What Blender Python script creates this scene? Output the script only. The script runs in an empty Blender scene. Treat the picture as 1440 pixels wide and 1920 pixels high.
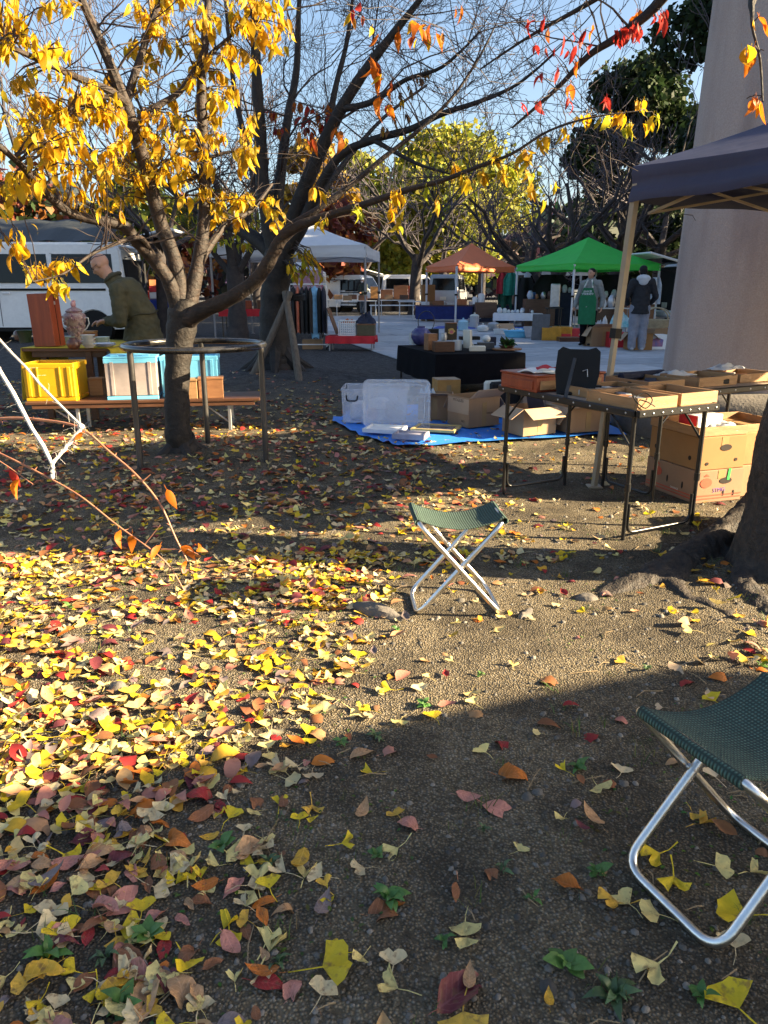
import bpy, bmesh, math, random
import numpy as np
from mathutils import Vector, Matrix, noise, Euler

random.seed(11)
RNG = np.random.default_rng(11)
R = math.radians
SC = bpy.context.scene
COL = SC.collection

# ------------------------------------------------------------------ camera
CAM_H, PITCH, FPX = 1.25, R(16.7), 1400.0
cam_d = bpy.data.cameras.new('camera')
cam = bpy.data.objects.new('camera', cam_d)
COL.objects.link(cam)
cam.location = (0, 0, CAM_H)
cam.rotation_euler = (R(90) - PITCH, 0, 0)
cam_d.sensor_fit = 'VERTICAL'
cam_d.sensor_height = 36.0
cam_d.lens = FPX / 1920.0 * 36.0
cam_d.clip_start, cam_d.clip_end = 0.05, 1500
SC.camera = cam

# ------------------------------------------------------------------ light
SUN_EL, SUN_A = R(22), R(7.5)          # low morning sun from the right, a little behind the camera
world = bpy.data.worlds.new('World')
SC.world = world
world.use_nodes = True
wn = world.node_tree
bg = wn.nodes['Background']
sky = wn.nodes.new('ShaderNodeTexSky')
sky.sky_type = 'NISHITA'
sky.sun_disc = False
sky.sun_elevation = SUN_EL
sky.sun_rotation = R(90) + SUN_A
sky.air_density, sky.dust_density, sky.ozone_density = 1.0, 2.2, 1.6
wn.links.new(sky.outputs[0], bg.inputs[0])
bg.inputs[1].default_value = 0.05
sun_d = bpy.data.lights.new('sun', 'SUN')
sun = bpy.data.objects.new('sun', sun_d)
COL.objects.link(sun)
sun_d.energy = 5.0
sun_d.angle = R(0.5)
sun_d.color = (1.0, 0.80, 0.50)
SDIR = Vector((-math.cos(SUN_A) * math.cos(SUN_EL), math.sin(SUN_A) * math.cos(SUN_EL), -math.sin(SUN_EL)))
sun.rotation_euler = SDIR.to_track_quat('-Z', 'Y').to_euler()
sun.location = (20, -4, 12)

SC.view_settings.view_transform = 'Standard'
SC.view_settings.look = 'None'
SC.view_settings.gamma = 1.0
SC.view_settings.use_curve_mapping = False
SC.view_settings.exposure = 2.55

# ------------------------------------------------------------------ helpers
CP, SP = math.cos(PITCH), math.sin(PITCH)
def ray(px, py):
    a, b = (px - 720) / FPX, -(py - 960) / FPX
    return Vector((a, CP + b * SP, -SP + b * CP))
def P(px, py, Y):                      # the point of that view ray at world distance Y
    d = ray(px, py)
    return Vector((0, 0, CAM_H)) + d * (Y / d.y)
def G(px, py, z=0.0):                  # the point of that view ray at height z
    d = ray(px, py)
    return Vector((0, 0, CAM_H)) + d * ((z - CAM_H) / d.z)
def shade_shift(z):                    # how far a point at height z throws its shadow
    return Vector((SDIR.x, SDIR.y)) * (z / math.sin(SUN_EL))

TREE_A, TREE_B, TREE_R = (-1.53, 5.55), (-1.56, 11.0), (1.84, 3.17)
def gz(x, y):
    f = max(0.0, min(1.0, (10.0 - y) / 3.0))
    z = 0.0
    if f > 0:
        z += f * (0.014 * noise.noise(Vector((x * 1.1, y * 1.1, 3.1))) + 0.006 * noise.noise(Vector((x * 4.3, y * 4.3, 7.7))))
    z += 0.075 * math.exp(-((x - TREE_A[0]) ** 2 + (y - TREE_A[1]) ** 2) / 0.45)
    z += 0.16 * math.exp(-((x - TREE_B[0]) ** 2 + (y - TREE_B[1]) ** 2) / 1.1)
    z += 0.05 * math.exp(-((x - TREE_R[0]) ** 2 + (y - TREE_R[1]) ** 2) / 0.5)
    return z

def TR(o, ang=0.0):
    return Matrix.Translation(Vector(o)) @ Matrix.Rotation(ang, 4, 'Z')

class MB:
    """collects shapes for ONE mesh object; self.M places local shapes in the world"""
    def __init__(s, M=None):
        s.v, s.f = [], []
        s.M = M if M is not None else Matrix.Identity(4)
    def add(s, vs, fs, M=None):
        o = len(s.v)
        T = s.M if M is None else s.M @ M
        s.v += [T @ Vector(p) for p in vs]
        s.f += [tuple(i + o for i in f) for f in fs]
        return s
    def box(s, c, d, bev=0.0, rot=None):
        hx, hy, hz = d[0] / 2, d[1] / 2, d[2] / 2
        M = Matrix.Translation(Vector(c))
        if rot is not None:
            M = M @ (rot if isinstance(rot, Matrix) else Euler(rot).to_matrix().to_4x4())
        if bev <= 0:
            vs = [(x, y, z) for x in (-hx, hx) for y in (-hy, hy) for z in (-hz, hz)]
            fs = [(0, 1, 3, 2), (4, 6, 7, 5), (0, 4, 5, 1), (2, 3, 7, 6), (0, 2, 6, 4), (1, 5, 7, 3)]
            return s.add(vs, fs, M)
        b = min(bev, hx * .9, hy * .9, hz * .9)
        vs, ix = [], {}
        for sx in (-1, 1):
            for sy in (-1, 1):
                for sz in (-1, 1):
                    for a in range(3):
                        p = [sx * (hx - b), sy * (hy - b), sz * (hz - b)]
                        p[a] = (sx * hx, sy * hy, sz * hz)[a]
                        ix[(sx, sy, sz, a)] = len(vs)
                        vs.append(tuple(p))
        fs = []
        for a in range(3):
            u, w = (a + 1) % 3, (a + 2) % 3
            for sg in (-1, 1):
                q = []
                for su, sw in ((-1, -1), (1, -1), (1, 1), (-1, 1)):
                    k = [0, 0, 0]; k[a] = sg; k[u] = su; k[w] = sw
                    q.append(ix[(k[0], k[1], k[2], a)])
                fs.append(tuple(q if sg > 0 else q[::-1]))
            for su in (-1, 1):
                for sw in (-1, 1):
                    k0 = [0, 0, 0]; k0[a] = -1; k0[u] = su; k0[w] = sw
                    k1 = k0[:]; k1[a] = 1
                    q = (ix[(*k0, u)], ix[(*k1, u)], ix[(*k1, w)], ix[(*k0, w)])
                    fs.append(q if su * sw < 0 else q[::-1])
        for sx in (-1, 1):
            for sy in (-1, 1):
                for sz in (-1, 1):
                    q = tuple(ix[(sx, sy, sz, a)] for a in range(3))
                    fs.append(q if sx * sy * sz > 0 else q[::-1])
        return s.add(vs, fs, M)
    def tube(s, pts, rad, n=8, caps=True):
        pts = [Vector(p) for p in pts]
        if not hasattr(rad, '__len__'):
            rad = [rad] * len(pts)
        up, vs = None, []
        for i, p in enumerate(pts):
            t = (pts[min(i + 1, len(pts) - 1)] - pts[max(i - 1, 0)])
            if t.length < 1e-9: t = Vector((0, 0, 1))
            t.normalize()
            if up is None:
                up = t.orthogonal().normalized()
            else:
                up = up - t * up.dot(t)
                up = t.orthogonal().normalized() if up.length < 1e-6 else up.normalized()
            w = t.cross(up)
            for k in range(n):
                a = 2 * math.pi * k / n
                vs.append(p + (up * math.cos(a) + w * math.sin(a)) * rad[i])
        fs = []
        for i in range(len(pts) - 1):
            for k in range(n):
                a, b = i * n + k, i * n + (k + 1) % n
                fs.append((a, b, b + n, a + n))
        if caps:
            fs.append(tuple(range(n))[::-1])
            fs.append(tuple((len(pts) - 1) * n + k for k in range(n)))
        return s.add(vs, fs)
    def lathe(s, prof, c=(0, 0, 0), n=20, rot=None, sx=1.0, sy=1.0):
        M = Matrix.Translation(Vector(c))
        if rot is not None: M = M @ Euler(rot).to_matrix().to_4x4()
        vs = [(r * math.cos(2 * math.pi * k / n) * sx, r * math.sin(2 * math.pi * k / n) * sy, z) for r, z in prof for k in range(n)]
        fs = []
        for i in range(len(prof) - 1):
            for k in range(n):
                a, b = i * n + k, i * n + (k + 1) % n
                fs.append((a, b, b + n, a + n))
        if prof[0][0] > 1e-4: fs.append(tuple(range(n))[::-1])
        if prof[-1][0] > 1e-4: fs.append(tuple((len(prof) - 1) * n + k for k in range(n)))
        return s.add(vs, fs, M)
    def ball(s, c, r, n=12, m=8, rot=None):
        r = r if hasattr(r, '__len__') else (r, r, r)
        M = Matrix.Translation(Vector(c))
        if rot is not None: M = M @ (rot if isinstance(rot, Matrix) else Euler(rot).to_matrix().to_4x4())
        M = M @ Matrix.Diagonal((r[0], r[1], r[2], 1))
        return s.lathe2([(math.sin(math.pi * i / m), -math.cos(math.pi * i / m)) for i in range(m + 1)], M, n)
    def lathe2(s, prof, M, n):
        vs, fs = [], []
        for r, z in prof:
            for k in range(n):
                vs.append((max(r, 1e-5) * math.cos(2 * math.pi * k / n), max(r, 1e-5) * math.sin(2 * math.pi * k / n), z))
        for i in range(len(prof) - 1):
            for k in range(n):
                a, b = i * n + k, i * n + (k + 1) % n
                fs.append((a, b, b + n, a + n))
        return s.add(vs, fs, M)
    def prism(s, outline, z0, z1, M=None):
        n = len(outline)
        vs = [(x, y, z0) for x, y in outline] + [(x, y, z1) for x, y in outline]
        fs = [tuple(range(n))[::-1], tuple(range(n, 2 * n))] + [(i, (i + 1) % n, (i + 1) % n + n, i + n) for i in range(n)]
        return s.add(vs, fs, M)
    def grid(s, fn, nu, nv, M=None):
        vs = [fn(i / nu, j / nv) for j in range(nv + 1) for i in range(nu + 1)]
        fs = [(j * (nu + 1) + i, j * (nu + 1) + i + 1, (j + 1) * (nu + 1) + i + 1, (j + 1) * (nu + 1) + i) for j in range(nv) for i in range(nu)]
        return s.add(vs, fs, M)
    def slab(s, fn, nu, nv, th, M=None):     # a grid with real thickness
        top = [Vector(fn(i / nu, j / nv)) for j in range(nv + 1) for i in range(nu + 1)]
        w = nu + 1
        vs = [tuple(p) for p in top]
        nrm = []
        for j in range(nv + 1):
            for i in range(w):
                a = top[j * w + min(i + 1, nu)] - top[j * w + max(i - 1, 0)]
                b = top[min(j + 1, nv) * w + i] - top[max(j - 1, 0) * w + i]
                n_ = a.cross(b)
                nrm.append(n_.normalized() if n_.length > 1e-12 else Vector((0, 0, 1)))
        vs += [tuple(p - q * th) for p, q in zip(top, nrm)]
        o = len(top)
        fs = []
        for j in range(nv):
            for i in range(nu):
                q = (j * w + i, j * w + i + 1, (j + 1) * w + i + 1, (j + 1) * w + i)
                fs.append(q); fs.append(tuple(k + o for k in q[::-1]))
        rim = [i for i in range(w)] + [j * w + nu for j in range(1, nv + 1)] + [nv * w + i for i in range(nu - 1, -1, -1)] + [j * w for j in range(nv - 1, 0, -1)]
        for k in range(len(rim)):
            a, b = rim[k], rim[(k + 1) % len(rim)]
            fs.append((b, a, a + o, b + o))
        return s.add(vs, fs, M)

def wloc(o):
    l = Vector((0, 0, 0))
    while o is not None:
        l = l + o.location
        o = o.parent
    return l
def link(name, me, mat=None, parent=None, loc=None):
    o = bpy.data.objects.new(name, me)
    COL.objects.link(o)
    if parent is not None: o.parent = parent
    if loc is not None: o.location = loc
    if mat is not None and me is not None and len(me.materials) == 0:
        me.materials.append(mat)
    return o
def mesh_of(name, vs, fs, smooth=False, fix=True, ang=40):
    me = bpy.data.meshes.new(name)
    me.from_pydata([tuple(p) for p in vs], [], fs)
    if fix and len(fs) < 60000:
        bm = bmesh.new(); bm.from_mesh(me)
        bmesh.ops.recalc_face_normals(bm, faces=bm.faces)
        bm.to_mesh(me); bm.free()
    if smooth:
        me.polygons.foreach_set('use_smooth', [True] * len(me.polygons))
        if smooth != 'all':
            try: me.set_sharp_from_angle(angle=R(ang))
            except Exception: pass
    me.update()
    return me
def part(name, mb, mat, parent, smooth=False, label=None, kind=None, ang=40):
    o0 = wloc(parent)
    me = mesh_of(name, [p - o0 for p in mb.v], mb.f, smooth, ang=ang)
    o = link(name, me, mat, parent)
    if label: o['label'] = label
    if kind: o['kind'] = kind
    return o
def tag(o, label, cat, group=None, kind=None):
    if label: o['label'] = label
    if cat: o['category'] = cat
    if group: o['group'] = group
    if kind: o['kind'] = kind
    return o
def thing(name, label, cat, loc, group=None):
    e = bpy.data.objects.new(name, None)
    e.empty_display_size = 0.1
    COL.objects.link(e)
    e.location = loc
    return tag(e, label, cat, group)
def solo(name, mb, mat, label, cat, group=None, smooth=False, kind=None, ang=40):
    xs = [p.x for p in mb.v]; ys = [p.y for p in mb.v]; zs = [p.z for p in mb.v]
    o0 = Vector(((min(xs) + max(xs)) / 2, (min(ys) + max(ys)) / 2, min(zs)))
    me = mesh_of(name, [p - o0 for p in mb.v], mb.f, smooth, ang=ang)
    return tag(link(name, me, mat, None, o0), label, cat, group, kind)
def struct(name, mb, mat, smooth=False):
    o = link(name, mesh_of(name, mb.v, mb.f, smooth), mat)
    o['kind'] = 'structure'
    return o
def copy_tree(o, parent=None):
    c = o.copy(); COL.objects.link(c); c.parent = parent
    for ch in list(o.children): copy_tree(ch, c)
    return c
def crom(pts, sub=6):                     # Catmull-Rom through points (any dimension)
    pts = [np.array(p, float) for p in pts]
    out = []
    for i in range(len(pts) - 1):
        p0, p1, p2, p3 = pts[max(i - 1, 0)], pts[i], pts[i + 1], pts[min(i + 2, len(pts) - 1)]
        for k in range(sub):
            t = k / sub
            out.append(.5 * ((2 * p1) + (p2 - p0) * t + (2 * p0 - 5 * p1 + 4 * p2 - p3) * t * t + (3 * p1 - p0 - 3 * p2 + p3) * t ** 3))
    out.append(pts[-1])
    return out
def text_mesh(name, body, size, mat, parent, M, depth=0.0006):
    cu = bpy.data.curves.new(name, 'FONT')
    cu.body = body; cu.size = size; cu.extrude = depth; cu.align_x = 'CENTER'; cu.align_y = 'CENTER'
    cu.resolution_u = 2
    t = bpy.data.objects.new(name, cu)
    me = bpy.data.meshes.new_from_object(t)
    bpy.data.objects.remove(t)
    o0 = wloc(parent)
    me.transform(Matrix.Translation(-o0) @ M)
    me.materials.clear()
    return link(name, me, mat, parent)

# ------------------------------------------------------------------ materials
MATS = {}
def mat(name, col=(.5, .5, .5), rough=.6, var=.18, scale=9.0, bump=0.0, bscale=70.0, metal=0.0, trans=0.0, col2=None, spec=.5,
        rnd=0.0, attr=None, alpha=1.0, coat=0.0, sss=0.0, stretch=None, emit=0.0):
    if name in MATS: return MATS[name]
    m = bpy.data.materials.new(name); m.use_nodes = True
    nt = m.node_tree; N = nt.nodes; L = nt.links
    b = N['Principled BSDF']; out = N['Material Output']
    tc = N.new('ShaderNodeTexCoord')
    vec = tc.outputs['Object']
    if stretch:
        mp = N.new('ShaderNodeMapping'); mp.inputs['Scale'].default_value = stretch
        L.new(vec, mp.inputs[0]); vec = mp.outputs[0]
    nz = N.new('ShaderNodeTexNoise'); nz.inputs['Scale'].default_value = scale; nz.inputs['Detail'].default_value = 5
    nz.inputs['Roughness'].default_value = .62
    L.new(vec, nz.inputs['Vector'])
    rp = N.new('ShaderNodeMapRange'); rp.inputs['From Min'].default_value = .32; rp.inputs['From Max'].default_value = .68
    L.new(nz.outputs['Fac'], rp.inputs['Value'])
    mx = N.new('ShaderNodeMix'); mx.data_type = 'RGBA'
    c2 = col2 if col2 else tuple(c * (1 + var) for c in col)
    c1 = col if col2 else tuple(c * (1 - var) for c in col)
    mx.inputs['A'].default_value = (*c1, 1); mx.inputs['B'].default_value = (*c2, 1)
    L.new(rp.outputs[0], mx.inputs['Factor'])
    cout = mx.outputs['Result']
    if attr:
        at = N.new('ShaderNodeAttribute'); at.attribute_name = attr
        m2 = N.new('ShaderNodeMix'); m2.data_type = 'RGBA'; m2.blend_type = 'MULTIPLY'; m2.inputs['Factor'].default_value = 1
        L.new(at.outputs['Color'], m2.inputs['A']); L.new(cout, m2.inputs['B'])
        cout = m2.outputs['Result']
    if rnd > 0:
        oi = N.new('ShaderNodeObjectInfo'); hs = N.new('ShaderNodeHueSaturation')
        r1 = N.new('ShaderNodeMapRange'); r1.inputs['To Min'].default_value = 1 - rnd; r1.inputs['To Max'].default_value = 1 + rnd
        L.new(oi.outputs['Random'], r1.inputs['Value']); L.new(r1.outputs[0], hs.inputs['Value'])
        L.new(cout, hs.inputs['Color']); cout = hs.outputs['Color']
    L.new(cout, b.inputs['Base Color'])
    b.inputs['Roughness'].default_value = rough
    b.inputs['Metallic'].default_value = metal
    b.inputs['Specular IOR Level'].default_value = spec
    b.inputs['Coat Weight'].default_value = coat
    if sss: 
        b.inputs['Subsurface Weight'].default_value = sss; b.inputs['Subsurface Scale'].default_value = .01
    if bump > 0:
        n2 = N.new('ShaderNodeTexNoise'); n2.inputs['Scale'].default_value = bscale; n2.inputs['Detail'].default_value = 4
        L.new(vec, n2.inputs['Vector'])
        bp = N.new('ShaderNodeBump'); bp.inputs['Strength'].default_value = bump; bp.inputs['Distance'].default_value = .01
        L.new(n2.outputs['Fac'], bp.inputs['Height']); L.new(bp.outputs[0], b.inputs['Normal'])
    sh = b.outputs[0]
    if trans > 0:
        tr = N.new('ShaderNodeBsdfTranslucent'); L.new(cout, tr.inputs['Color'])
        ms = N.new('ShaderNodeMixShader'); ms.inputs[0].default_value = trans
        L.new(sh, ms.inputs[1]); L.new(tr.outputs[0], ms.inputs[2]); sh = ms.outputs[0]
    if alpha < 1:
        tp = N.new('ShaderNodeBsdfTransparent')
        ms = N.new('ShaderNodeMixShader'); ms.inputs[0].default_value = alpha
        L.new(tp.outputs[0], ms.inputs[1]); L.new(sh, ms.inputs[2]); sh = ms.outputs[0]
    L.new(sh, out.inputs['Surface'])
    MATS[name] = m
    return m

def bark_mat(name, c1, c2, rings=True, sc=1.0):
    if name in MATS: return MATS[name]
    m = mat(name, c1, .72, col2=c2, scale=14 * sc, bump=.9, bscale=45 * sc)
    nt = m.node_tree; N = nt.nodes; L = nt.links
    if rings:                              # cherry bark: pale lenticel bands round the limb
        b = N['Principled BSDF']
        src = b.inputs['Base Color'].links[0].from_socket
        tc = N.new('ShaderNodeTexCoord'); mp = N.new('ShaderNodeMapping'); mp.inputs['Scale'].default_value = (10, 10, 95)
        nz = N.new('ShaderNodeTexNoise'); nz.inputs['Scale'].default_value = 1.0; nz.inputs['Detail'].default_value = 2
        L.new(tc.outputs['Object'], mp.inputs[0]); L.new(mp.outputs[0], nz.inputs['Vector'])
        rr = N.new('ShaderNodeMapRange'); rr.inputs['From Min'].default_value = .56; rr.inputs['From Max'].default_value = .66
        rr.inputs['To Max'].default_value = .5
        L.new(nz.outputs['Fac'], rr.inputs['Value'])
        mx = N.new('ShaderNodeMix'); mx.data_type = 'RGBA'; mx.inputs['B'].default_value = (c2[0] * 1.9, c2[1] * 1.7, c2[2] * 1.5, 1)
        L.new(rr.outputs[0], mx.inputs['Factor']); L.new(src, mx.inputs['A']); L.new(mx.outputs['Result'], b.inputs['Base Color'])
    return m

M_BARK = bark_mat('cherry_bark', (.009, .006, .005), (.034, .021, .015))
M_BARKD = bark_mat('rough_bark', (.007, .0055, .005), (.027, .020, .016), rings=False)
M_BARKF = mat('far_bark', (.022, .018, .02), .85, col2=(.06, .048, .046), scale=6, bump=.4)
M_TWIG = mat('twig_bark', (.022, .015, .015), .75, col2=(.06, .038, .03), scale=20)
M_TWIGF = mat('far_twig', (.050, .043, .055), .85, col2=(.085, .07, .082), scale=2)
M_ALU = mat('aluminium_tube', (.78, .75, .70), .28, var=.10, scale=30, metal=1.0, bump=.08, bscale=300)
M_BLKM = mat('black_painted_metal', (.012, .012, .013), .32, var=.3, bump=.05)
M_STEEL = mat('galvanised_steel', (.45, .46, .48), .42, var=.15, metal=.9)
M_WHITEP = mat('white_paint', (.74, .75, .76), .35, var=.05)
M_CARD = mat('cardboard', (.30, .18, .095), .85, var=.10, scale=5, bump=.12, bscale=120, stretch=(1, 1, .2))
M_CARDP = mat('pale_cardboard', (.40, .275, .175), .85, var=.08, scale=5)
M_CARDY = mat('tan_cardboard', (.29, .145, .05), .85, var=.08, scale=4)
M_WOOD = mat('pale_raw_wood', (.27, .145, .06), .65, col2=(.40, .225, .10), scale=5, bump=.25, bscale=40, stretch=(1, 1, 9))
M_WOODB = mat('brown_wood', (.20, .085, .035), .5, col2=(.30, .14, .06), scale=5, bump=.15, stretch=(1, 8, 8))
M_WOODR = mat('red_brown_lacquer_wood', (.19, .028, .009), .4, col2=(.29, .055, .016), scale=4, stretch=(6, 6, .7), bump=.08)
M_WOODD = mat('dark_brown_wood', (.07, .030, .016), .35, col2=(.12, .055, .03), scale=4, stretch=(.8, 8, 8), bump=.08)
M_WHITE = mat('white_plastic', (.72, .73, .74), .4, var=.05)
M_CREAM = mat('cream_board', (.66, .62, .52), .6, var=.06)
M_BLACK = mat('black_plastic', (.008, .008, .009), .6, var=.2, spec=.25)
M_BLKC = mat('black_cloth', (.0045, .0045, .007), .95, var=.3, bump=.3, bscale=400, spec=.15)
M_RED = mat('red_cloth', (.48, .015, .025), .8, var=.12)
M_REDP = mat('red_plastic', (.50, .02, .03), .45, var=.1)
M_BLUEP = mat('blue_plastic', (.012, .05, .42), .45, var=.12)
M_CYANP = mat('light_blue_plastic', (.17, .55, .80), .4, var=.08)
M_GLASS = mat('dark_glass', (.006, .007, .009), .1, var=.2, spec=.35)
M_TYRE = mat('tyre_rubber', (.015, .015, .016), .85)
M_SKIN = mat('skin', (.46, .25, .165), .5, var=.08, sss=.08)
M_NAVY = mat('navy_cloth', (.016, .020, .045), .85, var=.2, bump=.2, bscale=200)
M_PORC = mat('porcelain', (.66, .67, .66), .2, var=.05)
M_STONE = mat('stone', (.085, .075, .065), .9, col2=(.16, .14, .12), scale=6, bump=.7, bscale=40)

def capsule(mb, p0, p1, r0, r1, n=12, flat=1.0, side=None):
    """closed tapered limb; flat squeezes the section across 'side' x axis"""
    p0, p1 = Vector(p0), Vector(p1)
    ax = (p1 - p0); L_ = ax.length or 1e-6; ax = ax / L_
    u = Vector(side) if side is not None else ax.orthogonal()
    u = (u - ax * u.dot(ax)).normalized(); w = ax.cross(u)
    prof = []
    for k in range(5): a = R(-90 + 90 * k / 4); prof.append((r0 * math.cos(a), r0 * math.sin(a) * .9))
    for k in range(5): a = R(90 * k / 4); prof.append((r1 * math.cos(a), L_ + r1 * math.sin(a) * .9))
    M = Matrix(((u.x, w.x * flat, ax.x, p0.x), (u.y, w.y * flat, ax.y, p0.y), (u.z, w.z * flat, ax.z, p0.z), (0, 0, 0, 1)))
    mb.lathe2(prof, mb.M.inverted() @ M if False else M, n)
def drum(mb, p0, p1, r0, r1, n=16, flat=1.0, side=None):
    """tapered flat-ended section, for hems"""
    p0, p1 = Vector(p0), Vector(p1); ax = (p1 - p0); L_ = ax.length; ax = ax / L_
    u = Vector(side) if side is not None else ax.orthogonal()
    u = (u - ax * u.dot(ax)).normalized(); w = ax.cross(u)
    M = Matrix(((u.x, w.x * flat, ax.x, p0.x), (u.y, w.y * flat, ax.y, p0.y), (u.z, w.z * flat, ax.z, p0.z), (0, 0, 0, 1)))
    mb.lathe2([(0, 0), (r0, 0), (r0 + (r1 - r0) * .5, L_ * .5), (r1, L_), (0, L_)], M, n)
def blob(name, mb, m, parent, voxel=.014, smooth=6, wrinkle=0.0):
    """closed overlapping shapes fused into one continuous skin"""
    o0 = wloc(parent) if parent is not None else Vector((0, 0, 0))
    me = mesh_of(name, [p - o0 for p in mb.v], mb.f, 'all')
    tmp = bpy.data.objects.new(name, me); bench_sc = bpy.data.scenes.new('fuse'); bench_sc.collection.objects.link(tmp)
    r_ = tmp.modifiers.new('fuse', 'REMESH'); r_.mode = 'VOXEL'; r_.voxel_size = voxel; r_.use_smooth_shade = True
    s_ = tmp.modifiers.new('soft', 'SMOOTH'); s_.iterations = smooth; s_.factor = .5
    with bpy.context.temp_override(scene=bench_sc, view_layer=bench_sc.view_layers[0]):
        dg = bpy.context.evaluated_depsgraph_get()
        me2 = bpy.data.meshes.new_from_object(tmp.evaluated_get(dg))
    me2.polygons.foreach_set('use_smooth', [True] * len(me2.polygons))
    bpy.data.objects.remove(tmp); bpy.data.scenes.remove(bench_sc)
    me2.materials.clear()
    if wrinkle:
        nr = [v.normal.copy() for v in me2.vertices]
        for v, n_ in zip(me2.vertices, nr):
            p = v.co
            v.co = p + n_ * wrinkle * (noise.noise(Vector((p.x * 9, p.y * 9, p.z * 16))) + .6 * noise.noise(Vector((p.x * 22 + p.z * 10, p.y * 22, p.z * 26))))
    me2.name = name
    return link(name, me2, m, parent)

# ================================================================== SETTING
# ---- ground: one sheet, fine near the camera and coarse to the horizon
def ground_material():
    m = mat('gravelly_soil', (.165, .130, .084), .95, col2=(.39, .315, .205), scale=55, bump=.0)
    nt = m.node_tree; N = nt.nodes; L = nt.links
    b = N['Principled BSDF']
    b.inputs['Specular IOR Level'].default_value = .2
    src = b.inputs['Base Color'].links[0].from_socket
    geo = N.new('ShaderNodeNewGeometry')
    def noise_(sc, det=4, vec=geo.outputs['Position']):
        n = N.new('ShaderNodeTexNoise'); n.inputs['Scale'].default_value = sc; n.inputs['Detail'].default_value = det
        n.inputs['Roughness'].default_value = .65
        L.new(vec, n.inputs['Vector']); return n.outputs['Fac']
    def rng(s, a, c, lo=0., hi=1.):
        r = N.new('ShaderNodeMapRange'); r.inputs['From Min'].default_value = a; r.inputs['From Max'].default_value = c
        r.inputs['To Min'].default_value = lo; r.inputs['To Max'].default_value = hi
        L.new(s, r.inputs['Value']); return r.outputs[0]
    def mix(f, a, bb, mode='MIX'):
        x = N.new('ShaderNodeMix'); x.data_type = 'RGBA'; x.blend_type = mode
        L.new(f, x.inputs['Factor'])
        if isinstance(a, tuple): x.inputs['A'].default_value = (*a, 1)
        else: L.new(a, x.inputs['A'])
        if isinstance(bb, tuple): x.inputs['B'].default_value = (*bb, 1)
        else: L.new(bb, x.inputs['B'])
        return x.outputs['Result']
    vo = N.new('ShaderNodeTexVoronoi'); vo.inputs['Scale'].default_value = 130
    L.new(geo.outputs['Position'], vo.inputs['Vector'])
    grain = rng(vo.outputs['Distance'], .15, .6, 1.15, .38)
    sep = N.new('ShaderNodeSeparateColor'); L.new(vo.outputs['Color'], sep.inputs[0])
    peb = rng(sep.outputs[0], .55, 1.0, 0, .55)
    c = mix(peb, src, (.42, .38, .31))
    dark = rng(noise_(2.1, 7), .44, .58)
    fac = N.new('ShaderNodeMath'); fac.operation = 'MULTIPLY'; fac.inputs[1].default_value = .7
    L.new(dark, fac.inputs[0])
    c = mix(fac.outputs[0], c, (.09, .074, .056))
    moss = rng(noise_(1.7, 6), .58, .70, 0, .55)
    mm = N.new('ShaderNodeMath'); mm.operation = 'MULTIPLY'
    L.new(moss, mm.inputs[0]); L.new(rng(noise_(26, 3), .42, .6), mm.inputs[1])
    c = mix(mm.outputs[0], c, (.055, .075, .022))
    # greyer open gravel beyond the first trees
    sp = N.new('ShaderNodeSeparateXYZ'); L.new(geo.outputs['Position'], sp.inputs[0])
    far = rng(sp.outputs[1], 8.2, 10.5)
    c = mix(far, c, mix(noise_out := rng(noise_(9, 6), .35, .65), (.075, .075, .08), (.19, .19, .20)))
    one = N.new('ShaderNodeValue'); one.outputs[0].default_value = 1.0
    gv = N.new('ShaderNodeCombineColor')
    for i in range(3): L.new(grain, gv.inputs[i])
    c = mix(one.outputs[0], c, gv.outputs[0], 'MULTIPLY')
    L.new(c, b.inputs['Base Color'])
    bp = N.new('ShaderNodeBump'); bp.inputs['Strength'].default_value = .8; bp.inputs['Distance'].default_value = .022
    ad = N.new('ShaderNodeMath'); ad.operation = 'ADD'
    L.new(rng(vo.outputs['Distance'], 0, .6, 1, 0), ad.inputs[0]); L.new(rng(noise_(22, 8), 0, 1, 0, 2.2), ad.inputs[1])
    L.new(ad.outputs[0], bp.inputs['Height']); L.new(bp.outputs[0], b.inputs['Normal'])
    return m
def spread(lo, hi, flo, fhi, step, grow=1.25):
    xs = list(np.arange(flo, fhi + 1e-6, step))
    d, x = step, flo
    left = []
    while x > lo:
        d *= grow; x -= d; left.append(x)
    d, x = step, fhi
    right = []
    while x < hi:
        d *= grow; x += d; right.append(x)
    return left[::-1] + xs + right
gx, gy = spread(-320, 320, -3.4, 3.2, .05), spread(-40, 420, .6, 8.5, .05)
gv_ = [(x, y, gz(x, y)) for y in gy for x in gx]
nxg = len(gx)
gf_ = [(j * nxg + i, j * nxg + i + 1, (j + 1) * nxg + i + 1, (j + 1) * nxg + i) for j in range(len(gy) - 1) for i in range(nxg - 1)]
gme = mesh_of('ground', gv_, gf_, smooth='all', fix=False)
ground = link('ground', gme, ground_material())
ground['kind'] = 'structure'

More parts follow.
